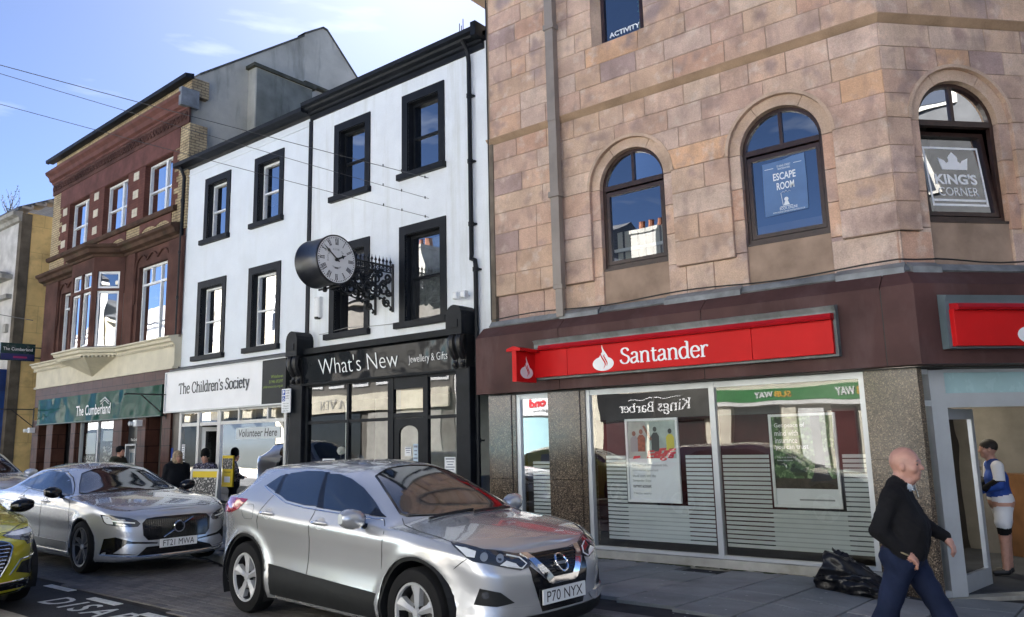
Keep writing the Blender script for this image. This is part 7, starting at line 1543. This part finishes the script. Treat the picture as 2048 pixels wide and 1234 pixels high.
# ---- olive hatchback cut by the left edge
a_ = Car('parked_car', 'olive green hatchback with large slatted grille cut by the left edge', 'car', ASP, AP, olive)
screens(a_, [(.25, 0), (.28, -.25), (.36, -.47), (.62, -.58), (.84, -.66), (.90, -.6), (.98, -.3), (1.0, 0), (.98, .3), (.90, .6), (.84, .66), (.62, .58), (.36, .47), (.28, .25)])
for sd in (-1, 1):
    a_.pan('side_window', [(-.2, 1.27), (.0, 1.26), (.3, 1.17), (.74, .975), (.0, .99)], carglass, 'side', (sd,), .004); a_.pan('side_window', [(-.95, 1.22), (-.3, 1.28), (-.1, .995), (-.9, 1.02)], carglass, 'side', (sd,), .004)
    a_.pan('headlight', [(1.02, .768), (.924, .795), (.65, .822), (.63, .79), (.636, .69), (.70, .667), (.877, .66), (.90, .70), (.99, .722)], lampdk, 'diag', (sd,), .005, cell=.04)
    a_.pan('daylight_strip', [(1.01, .762), (.92, .785), (.66, .81), (.66, .775), (.80, .758), (.93, .75)], lampwhite, 'diag', (sd,), .0075, cell=.05, skirt=0); a_.pan('daylight_strip', [(.66, .735), (.70, .732), (.71, .675), (.66, .69)], lampwhite, 'diag', (sd,), .0075, skirt=0)
    a_.pan('fog_frame', [(1.127, .38), (1.014, .523), (.60, .552), (.60, .357), (.786, .312)], olive, 'diag', (sd,), .012, cell=.06); a_.pan('fog_intake', [(1.06, .40), (.99, .495), (.62, .52), (.62, .385), (.80, .345)], gloss_k, 'diag', (sd,), .015, cell=.06)
    a_.line('fog_edge', [[(1.127, .38), (1.014, .523), (.60, .552)]], chrome, 'diag', (sd,), .006, off=.014)
g_ = a_.pan('grille', [(-.43, .712), (.43, .712), (.5, .69), (.53, .655), (.49, .51), (.41, .37), (-.41, .37), (-.49, .51), (-.53, .655), (-.5, .69)], gloss_k, 'front', (-1,), .006)
m = MB()
for i in range(9): z = .40+i*.034; hw = .42+.1*min(1, (z-.37)/.28)-.02; seam(a_.bv, [(-hw, z), (hw, z)], 'front', .006, .01, -1, m, 4)
o = m.build('grille_slats', chrome, g_, local=True); o['kind'] = 'stuff'
a_.line('grille_frame', [[(-.43, .712), (.43, .712), (.5, .69), (.53, .655), (.49, .51), (.41, .37), (-.41, .37), (-.49, .51), (-.53, .655), (-.5, .69), (-.43, .712)]], chrome, 'front', (-1,), .010, off=.008)
a_.pan('bumper_cladding', [(-.80, .30), (.80, .30), (.78, .2), (-.78, .2)], gloss_k, 'front', (-1,), .006); a_.line('chrome_lip', [[(-.7, .315), (0, .30), (.7, .315)]], chrome, 'front', (-1,), .008, off=.01)
a_.line('bonnet_gap', [[(.85, -.74), (1.2, -.78), (1.6, -.75), (1.85, -.55), (1.93, -.3), (1.93, .3), (1.85, .55), (1.6, .75), (1.2, .78), (.85, .74)]], gapm, 'top')
a_.line('door_gap', [[(.82, .93), (.92, .85), (.9, .4)]], gapm, 'side', (-1, 1)); a_.wheels(.225, 'five', .885, .215); a_.mirror((.64, 1.0, .99), (.2, .24, .16), gloss_k)
# ---- pale SUV behind
f_ = Car('parked_car', 'pale silver family car at far left parked behind the saloon', 'car', FSP, FP, palec)
screens(f_, [(.17, 0), (.19, -.25), (.26, -.49), (.55, -.59), (.84, -.68), (.90, -.62), (1.0, -.35), (1.03, 0), (1.0, .35), (.90, .62), (.84, .68), (.55, .59), (.26, .49), (.19, .25)])
for sd in (-1, 1):
    for P in ([(-.86, 1.29), (-.94, 1.44), (-.90, 1.50), (-.34, 1.53), (-.16, 1.20), (-.68, 1.23)], [(-.25, 1.52), (-.08, 1.52), (.12, 1.47), (.34, 1.39), (.76, 1.15), (-.035, 1.19)]): f_.pan('side_window', P, carglass, 'side', (sd,), .004)
    f_.pan('headlight', [(.60, .96), (.85, .93), (1.15, .87), (1.12, .78), (.9, .82), (.7, .87)], lampglass, 'diag', (sd,), .005)
    m = MB(); m.tube([hit(f_.bv, 'side', x, 1.56-.02*abs(x+.6), sd)[0]+Vector((0, -sd*.03, .05)) for x in np.linspace(-1.4, .0, 12)], .016, 6); m.build('roof_rail', black_m, f_.t, local=True)
f_.pan('grille', [(-.4, .85), (.4, .85), (.3, .65), (-.3, .65)], gloss_k, 'front', (-1,), .006); f_.wheels(.232, 'five', .895, .215); f_.mirror((.62, .985, 1.13), (.20, .24, .17), palec)
# ================================================================== people (one continuous skin each, grown from tapered limbs)
def nets(D, org, h):
    s = D < 0; nx, ny, nz = D.shape
    c = [(0, 0, 0), (1, 0, 0), (0, 1, 0), (1, 1, 0), (0, 0, 1), (1, 0, 1), (0, 1, 1), (1, 1, 1)]
    sl = lambda A, o: A[o[0]:nx-1+o[0], o[1]:ny-1+o[1], o[2]:nz-1+o[2]]
    S_ = [sl(s, o) for o in c]; cnt = sum(q.astype(np.int8) for q in S_); act = (cnt > 0) & (cnt < 8); I = np.argwhere(act); i0, i1, i2 = I.T
    V = np.zeros((len(I), 3)); n = np.zeros(len(I))
    for a in range(8):
        for b in range(a+1, 8):
            if sum(abs(c[a][k]-c[b][k]) for k in range(3)) != 1: continue
            da = D[i0+c[a][0], i1+c[a][1], i2+c[a][2]]; db = D[i0+c[b][0], i1+c[b][1], i2+c[b][2]]; m = (da < 0) != (db < 0)
            t = np.where(m, da/np.where(m, da-db, 1), 0); p = np.array(c[a])+t[:, None]*(np.array(c[b])-np.array(c[a])); V += p*m[:, None]; n += m
    V = (V/n[:, None]+I)*h+org; idx = -np.ones(act.shape, int); idx[i0, i1, i2] = np.arange(len(I)); F = []
    for ax in range(3):
        u, w_ = [(1, 2), (2, 0), (0, 1)][ax]; d = [0, 0, 0]; d[ax] = 1
        A = s[tuple(slice(0, -1) if k == ax else slice(None) for k in range(3))]; B = s[tuple(slice(1, None) if k == ax else slice(None) for k in range(3))]
        E = np.argwhere(A != B); E = E[(E[:, u] > 0) & (E[:, w_] > 0) & (E[:, u] < D.shape[u]-1) & (E[:, w_] < D.shape[w_]-1)]
        def g(du, dw):
            q = E.copy(); q[:, u] += du; q[:, w_] += dw; return idx[q[:, 0], q[:, 1], q[:, 2]]
        Q = np.stack([g(-1, -1), g(0, -1), g(0, 0), g(-1, 0)], 1); fl = A[E[:, 0], E[:, 1], E[:, 2]]; Q[~fl] = Q[~fl][:, ::-1]; F.append(Q)
    return V, np.concatenate(F), I
def grow(prims, h):
    """prims: ('c', a, b, ra, rb, k, label) tapered limb / ('e', centre, radii, k, label) ellipsoid"""
    P = []
    for p in prims:
        if p[0] == 'c': r = max(p[3], p[4]); P.append((np.minimum(p[1], p[2])-r, np.maximum(p[1], p[2])+r))
        else: P.append((np.array(p[1])-max(p[2]), np.array(p[1])+max(p[2])))
    lo = np.min([q[0] for q in P], 0)-.04; hi = np.max([q[1] for q in P], 0)+.04; n = np.ceil((hi-lo)/h).astype(int)+1
    D = np.full(n, .3); Lb = np.zeros(n, np.int16); best = np.full(n, 9.)
    for p, (a, b) in zip(prims, P):
        k = p[5] if p[0] == 'c' else p[3]; lab = p[6] if p[0] == 'c' else p[4]; m = .05+k
        i0 = np.maximum(0, ((a-m-lo)/h).astype(int)); i1 = np.minimum(n, ((b+m-lo)/h).astype(int)+2)
        ax = [lo[q]+h*np.arange(i0[q], i1[q]) for q in range(3)]; X, Y, Z = np.meshgrid(*ax, indexing='ij'); sl = tuple(slice(i0[q], i1[q]) for q in range(3))
        if p[0] == 'c':
            A, B = np.array(p[1], float), np.array(p[2], float); d = B-A; l2 = max(1e-9, d@d); t = np.clip(((X-A[0])*d[0]+(Y-A[1])*d[1]+(Z-A[2])*d[2])/l2, 0, 1)
            q = np.sqrt((X-A[0]-t*d[0])**2+(Y-A[1]-t*d[1])**2+(Z-A[2]-t*d[2])**2)-(p[3]+(p[4]-p[3])*t)
        else:
            c, r = p[1], p[2]; e = np.sqrt(((X-c[0])/r[0])**2+((Y-c[1])/r[1])**2+((Z-c[2])/r[2])**2); q = (e-1)*min(r)
        o = D[sl]; hh = np.clip(.5+.5*(o-q)/k, 0, 1); D[sl] = o*(1-hh)+q*hh-k*hh*(1-hh)
        bb = best[sl]; mm = q < bb; bb[mm] = q[mm]; best[sl] = bb; L = Lb[sl]; L[mm] = lab; Lb[sl] = L
    V, F, I = nets(D, lo, h); return V, F, Lb[I[:, 0], I[:, 1], I[:, 2]]
skin = M('skin', (.50, .27, .20), .5, var=.06, vs=25); skin_r = M('ruddy_skin', (.47, .25, .195), .45, var=.07, vs=22)
def arm(sh, el, wr, hd, lab, hand_lab, r=(.062, .05, .036), curl=.6, k=.025, fl=1):
    """upper arm, forearm, palm, four fingers and a thumb"""
    sh, el, wr, hd = (np.array(q, float) for q in (sh, el, wr, hd)); d = hd-wr; L = np.linalg.norm(d); d = d/L
    side = np.cross(d, (0, 0, 1.)); side = side/(np.linalg.norm(side)+1e-9)
    if abs(d[2]) > .9: side = np.array([1., 0, 0])
    nrm = np.cross(side, d)*fl; out = [('c', sh, el, r[0], r[1], k, lab), ('c', el, wr, r[1], r[2], k, lab), ('c', wr, wr+d*.05, .028, .03, .012, hand_lab)]
    pc = wr+d*.085
    for i, (o, ln) in enumerate(((-.03, .062), (-.011, .072), (.011, .068), (.030, .052))):
        b = pc+side*o; out.append(('c', wr+d*.03+side*o*.7, b, .017, .012, .012, hand_lab)); q = b+d*ln*.5-nrm*ln*.35*curl; out.append(('c', b, q, .0105, .0095, .004, hand_lab)); out.append(('c', q, q+d*ln*.25-nrm*ln*.6*curl, .0095, .008, .004, hand_lab))
    t0 = wr+d*.035-side*.028; out.append(('c', t0, t0+d*.035-side*.018-nrm*.012, .014, .011, .008, hand_lab)); out.append(('c', t0+d*.035-side*.018-nrm*.012, t0+d*.062-side*.016-nrm*.026, .011, .009, .004, hand_lab)); return out
def head(c, lab, yaw=0, s=1.0, hair=None, big=1):
    c = np.array(c, float); cy, sy = math.cos(yaw), math.sin(yaw)
    def q(x, y, z): return tuple(c+np.array((x*cy-y*sy, x*sy+y*cy, z))*s)
    o = [('e', q(-.012, 0, .025), (.098*s, .078*s, .098*s), .02, lab), ('e', q(.022, 0, -.03), (.068*s, .06*s, .085*s), .03, lab), ('e', q(.055, 0, -.083), (.03*s, .032*s, .026*s), .02, lab),
         ('c', q(.083, 0, .012), q(.104, 0, -.024), .009*s, .014*s, .012, lab), ('c', q(.076, -.035, .022), q(.076, .035, .022), .012*s, .012*s, .016, lab), ('c', q(.083, -.018, -.055), q(.083, .018, -.055), .009*s, .009*s, .008, lab),
         ('e', q(-.005, .078, -.012), (.018*s, .010*s, .03*s), .006, lab), ('e', q(-.005, -.078, -.012), (.018*s, .010*s, .03*s), .006, lab), ('e', q(.055, .045, -.03), (.024*s, .02*s, .022*s), .02, lab), ('e', q(.055, -.045, -.03), (.024*s, .02*s, .022*s), .02, lab)]
    return o, q
def person(lab, loc, heading, prims, mats, h=.011, group=None, folds=(1, 2), folds_amp=.0035):
    P = Matrix.Translation((loc[0], loc[1], loc[2])) @ Matrix.Rotation(heading, 4, 'Z'); t = thing('person', lab, 'person', mat=P, group=group)
    V, F, L = grow(prims, h)
    if folds:   # gentle cloth folds and creases on everything but skin
        nrm = V-np.array([0, 0, 1])*V[:, 2:3]; nrm[:, :2] -= V[:, :2].mean(0); nl = np.linalg.norm(nrm, axis=1)[:, None]+1e-6
        wv = np.sin(V[:, 2]*34+4*np.sin(V[:, 0]*17)+3*np.sin(V[:, 1]*15))*.55+np.sin(V[:, 2]*61+V[:, 0]*37+5*np.sin(V[:, 1]*23+V[:, 2]*9))*.35+np.sin(V[:, 0]*53-V[:, 2]*25+2)*.3
        V = V+nrm/nl*(wv*np.isin(L, folds)*folds_amp)[:, None]
    me = bpy.data.meshes.new('body'); me.from_pydata(V.tolist(), [], F.tolist())
    for m in mats: me.materials.append(m)
    fl = L[F]; lab_ = np.array([np.bincount(r).argmax() for r in fl]); me.polygons.foreach_set('material_index', lab_.astype(np.int32)); me.polygons.foreach_set('use_smooth', np.ones(len(F), bool)); me.update()
    o = bpy.data.objects.new('body', me); COL.objects.link(o); o.parent = t; W[o.name] = W[t.name]; return t
def eyes(t, q, s=1):
    for sg in (-1, 1):
        p = q(.079, sg*.031, .004); MB().lathe([(0, -.007), (.010*s, -.004), (.012*s, 0), (.010*s, .005), (0, .008)], p, 'X', 8).build('eye', M('eye_dark', (.05, .04, .035), .2, var=0), t, local=True)
        MB().tube([q(.087, sg*.014, .026), q(.089, sg*.032, .031), q(.08, sg*.05, .025)], .0045, 4).build('eyebrow', M('grey_brow', (.2, .17, .15), .8, var=0), t, local=True)
# ---- bald man walking in the foreground
knit = M('black_knit', (.011, .011, .013), .9, var=.15, bump=.3, bs=120); denim = M('navy_denim', (.014, .022, .055), .85, var=.2, bump=.2, bs=70); shirt = M('pale_blue_shirt', (.5, .56, .62), .7, var=.05); shoe = M('dark_shoe', (.02, .018, .016), .5)
hd, hq = head((.075, 0, 1.595), 0, -.12, 1.06)
P_ = hd+[('c', (.02, 0, 1.44), (.055, 0, 1.54), .062, .06, .03, 0), ('e', (.10, 0, 1.475), (.03, .055, .03), .02, 0),
  ('c', (-.01, -.13, 1.385), (-.01, .13, 1.385), .078, .078, .05, 1), ('c', (.0, -.03, 1.44), (.0, .03, 1.44), .066, .066, .05, 1), ('c', (-.01, -.08, 1.28), (-.01, .08, 1.28), .122, .122, .07, 1), ('c', (.04, -.07, 1.14), (.04, .07, 1.14), .148, .148, .07, 1), ('c', (.03, -.075, 1.02), (.03, .075, 1.02), .14, .14, .05, 1), ('c', (-.05, -.05, 1.2), (-.05, .05, 1.2), .10, .10, .05, 1),
  ('c', (0, -.085, .94), (0, .085, .94), .125, .125, .04, 2), ('c', (-.07, -.075, .93), (-.07, .075, .93), .085, .085, .05, 2),
  ('c', (-.01, -.09, .90), (-.15, -.10, .50), .10, .074, .05, 2), ('c', (-.15, -.10, .50), (-.42, -.10, .17), .074, .058, .04, 2), ('c', (.02, .09, .90), (.215, .10, .51), .10, .074, .05, 2), ('c', (.215, .10, .51), (.31, .10, .12), .074, .058, .04, 2),
  ('c', (-.44, -.10, .12), (-.33, -.10, .03), .045, .04, .03, 3), ('c', (.30, .1, .06), (.46, .1, .05), .045, .038, .03, 3)]
P_ += arm((-.02, -.185, 1.38), (-.115, -.235, 1.13), (.03, -.195, .985), (.095, -.165, .92), 1, 0, (.068, .058, .045), .5)
P_ += arm((.0, .185, 1.38), (.10, .235, 1.15), (.255, .215, 1.06), (.31, .205, .975), 1, 0, (.066, .056, .042), .7)
P_ += [('e', (.08, -.02, 1.435), (.028, .032, .026), .01, 4), ('e', (.082, .02, 1.432), (.028, .032, .026), .01, 4)]
man = person('bald man in black jumper and navy trousers walking past the granite pillar', (-1.455, 6.50, -.205), rad(3), P_, [skin_r, knit, denim, shoe, shirt], .0085, folds_amp=.006); eyes(man, hq, 1)
b = MB()
b.add([(.065, -.070, 1.475), (.105, -.045, 1.45), (.118, -.012, 1.405), (.098, -.05, 1.415), (.05, -.08, 1.45)], [(0, 1, 2, 3, 4)]); b.add([(.065, .070, 1.475), (.105, .045, 1.45), (.118, .012, 1.405), (.098, .05, 1.415), (.05, .08, 1.45)], [(0, 1, 2, 3, 4)]); b.build('shirt_collar', shirt, man, local=True)
MB().tube([(.118, 0, 1.45), (.128, 0, 1.40), (.135, 0, 1.36)], .005, 5).build('zip', chrome, man, local=True)
MB().tube([(.03+.042*math.cos(a), -.195+.042*math.sin(a), .985-.02*math.cos(a)) for a in np.linspace(0, 6.28, 14)], .006, 5).build('bracelet', M('bracelet_gold', (.4, .33, .2), .4, metal=.5), man, local=True)
def standing(H=1.65, lean=0, coat=1, legs=2, bulk=1.0, hand=0, coat_len=.0, arms=None, hairlab=None, yaw=0, shoes=3):
    k = H/1.70; L = lean
    hd, q = head((.03+L*1.1, 0, 1.565*k), 0, yaw, .98*k)
    Pm = hd+[('c', (L*.8, 0, 1.40*k), (.02+L, 0, 1.5*k), .05, .05, .03, 0), ('c', (L*.75, -.13*bulk, 1.36*k), (L*.75, .13*bulk, 1.36*k), .08, .08, .06, coat), ('c', (L*.5, -.08*bulk, 1.2*k), (L*.5, .08*bulk, 1.2*k), .125*bulk, .125*bulk, .07, coat), ('c', (.01+L*.2, -.08*bulk, 1.04*k), (.01+L*.2, .08*bulk, 1.04*k), .13*bulk, .13*bulk, .07, coat), ('c', (0, -.08*bulk, .9*k), (0, .08*bulk, .9*k), .13*bulk, .13*bulk, .06, coat if coat_len > 0 else legs)]
    if coat_len: Pm.append(('c', (0, -.06, .88*k), (0, -.05, (.9-coat_len)*k), .13, .12, .05, coat)); Pm.append(('c', (0, .06, .88*k), (0, .05, (.9-coat_len)*k), .13, .12, .05, coat))
    for sg in (-1, 1): Pm += [('c', (0, sg*.085, .86*k), (.03*sg, sg*.09, .47*k), .09, .062, .04, legs), ('c', (.03*sg, sg*.09, .47*k), (.01+.04*sg, sg*.09, .10*k), .062, .045, .03, legs), ('c', (.0+.04*sg, sg*.09, .05), (.15+.04*sg, sg*.095, .04), .042, .036, .02, shoes)]
    for sg in (-1, 1):
        e, w_, hh = (arms or {}).get(sg, ((.0+L*.5, sg*.25, 1.1*k), (.06+L*.4, sg*.24, .88*k), (.08+L*.4, sg*.235, .80*k))); Pm += arm((L*.75, sg*.19*bulk, 1.36*k), e, w_, hh, coat, hand, (.062*bulk, .052*bulk, .042), .6)
    return Pm, q
# ---- woman in a dark coat
blackc = M('black_coat', (.008, .009, .013), .8, var=.2, bump=.3, bs=25); hairb = M('grey_blond_hair', (.30, .22, .14), .7, var=.25, vs=18, bump=.5, bs=60); darkleg = M('dark_leggings', (.015, .015, .02), .8)
P_, q = standing(1.62, .03, coat_len=.15, bulk=1.08)
P_ += [('e', q(-.03, 0, .045), (.115, .10, .10), .02, 4), ('e', q(-.055, 0, -.05), (.085, .098, .12), .03, 4), ('e', q(-.02, .07, -.06), (.06, .035, .11), .02, 4), ('e', q(-.02, -.07, -.06), (.06, .035, .11), .02, 4), ('e', (-.06, 0, 1.36), (.13, .16, .07), .04, 1)]
wm = person('woman with grey blond hair in a black coat walking beside the charity shop', (-16.1, 8.85, -.06), rad(-8), P_, [skin, blackc, darkleg, shoe, hairb], .012); eyes(wm, q)
b = MB(); b.tube([q(.105, -.055, .006), q(.115, -.02, .004), q(.115, .02, .004), q(.105, .055, .006)], .005, 4); b.build('spectacles', black_m, wm, local=True)
bgp = thing('rucksack', 'grey rucksack on the back of the woman in the black coat', 'rucksack', (-16.4, 8.9, 1.0)); MB().lathe([(0, 0), (.11, .02), (.14, .1), (.14, .26), (.11, .36), (.0, .4)], (-16.33, 8.88, .86), n=14).build('bag_body', M('grey_bag', (.05, .055, .06), .7, var=.15), bgp); MB().tube([(-16.3, 8.78, 1.22), (-16.12, 8.70, 1.28), (-16.1, 8.68, 1.0)], .02, 6).build('strap', MATS['grey_bag'], bgp)
# ---- woman in a black fur hat at the charity shop door
pat = M('patterned_top', (.02, .02, .03), .8, var=.1, speck=[(38, (.4, .38, .42), .55, .6), (30, (.12, .12, .2), .52, .58)]); fur = M('black_fur', (.006, .006, .007), .95, bump=.8, bs=90)
P_, q = standing(1.62, 0, arms={-1: ((.02, -.3, 1.12), (.2, -.16, 1.0), (.26, -.08, 1.02)), 1: ((.02, .3, 1.12), (.2, .16, 1.0), (.26, .08, 1.02))}, bulk=1.1, yaw=.35)
P_ += [('c', q(-.012, 0, .06), q(-.012, 0, .13), .102, .095, .012, 4), ('e', q(-.04, 0, -.03), (.07, .088, .09), .02, 5)]
hw_ = person('woman in a black fur hat and patterned top at the charity shop doorway', (-16.75, 9.9, -.1), rad(-60), P_, [skin, pat, darkleg, shoe, fur, M('dark_hair', (.02, .015, .012), .7)], .012); eyes(hw_, q)
# ---- man at the cash machine
olivec = M('olive_coat', (.06, .062, .045), .85, var=.2, bump=.3, bs=22); beanie = M('black_beanie', (.008, .008, .01), .9, bump=.4, bs=70)
P_, q = standing(1.78, .10, coat_len=.12, bulk=1.15, arms={-1: ((.1, -.3, 1.2), (.35, -.2, 1.2), (.44, -.16, 1.22)), 1: ((.1, .3, 1.2), (.35, .2, 1.2), (.44, .16, 1.22))}, yaw=-.1)
P_ += [('e', q(-.02, 0, .06), (.112, .098, .09), .012, 4), ('c', q(-.02, -.03, .03), q(-.02, .03, .03), .082, .082, .01, 4), ('e', (-.02, 0, 1.47), (.11, .12, .06), .03, 1)]
am = person('man in olive coat and black beanie leaning to the cash machine', (-20.45, 9.60, -.08), rad(28), P_, [skin, olivec, darkleg, shoe, beanie], .012); eyes(am, q)
# ---- figure added inside the charity shop for a mirrored passer-by
P_, q = standing(1.60, 0); P_ += [('e', q(-.03, 0, .03), (.11, .098, .11), .02, 4), ('c', (-.18, -.05, 1.28), (-.18, .05, 1.08), .1, .12, .02, 5)]
sp_ = person('pale-topped figure added inside the charity shop for a passer-by mirrored in its glass', (-16.35, 11.0, -.08), rad(150), P_, [skin, M('pale_top', (.5, .5, .48), .8), M('khaki_trousers', (.16, .14, .1), .8), shoe, MATS['grey_blond_hair'], MATS['grey_bag']], .013)
# ---- bank customer in a blue top and white shorts inside the door
bluet = M('royal_blue_top', (.012, .06, .32), .7, var=.1); wshort = M('white_shorts', (.72, .73, .76), .7, var=.04); blkl = M('black_base_layer', (.008, .008, .009), .8)
P_, q = standing(1.76, .05, arms={-1: ((.05, -.28, 1.16), (.26, -.2, 1.08), (.35, -.12, 1.08)), 1: ((.05, .28, 1.16), (.26, .14, 1.08), (.35, .06, 1.1))})
k_ = 1.76/1.70
P_ += [('c', (0, -.085, .93*k_), (0, .085, .93*k_), .13, .13, .04, 4), ('c', (0, -.095, .86*k_), (-.03, -.11, .66*k_), .108, .105, .03, 4), ('c', (0, .095, .86*k_), (.03, .11, .66*k_), .108, .105, .03, 4), ('c', (-.03, -.11, .66*k_), (-.03, -.095, .54*k_), .082, .076, .02, 5), ('c', (.03, .11, .66*k_), (.03, .095, .54*k_), .082, .076, .02, 5)]
for sg in (-1, 1): P_ += [('c', (.04, sg*.2, 1.4), (.05, sg*.265, 1.25), .075, .068, .02, 4), ('c', (.05, sg*.27, 1.22), (.2, sg*.2, 1.12), .058, .05, .02, 5)]
P_ += [('e', q(-.02, 0, .045), (.108, .09, .095), .015, 6)]
wp = XC @ Vector((1.86, 1.1, -.26))
bl_ = person('bank customer in royal blue top and white shorts standing inside the open corner door', wp, rad(200), P_, [skin, bluet, skin, M('black_trainer', (.015, .015, .016), .5), wshort, blkl, MATS['dark_hair']], .012)
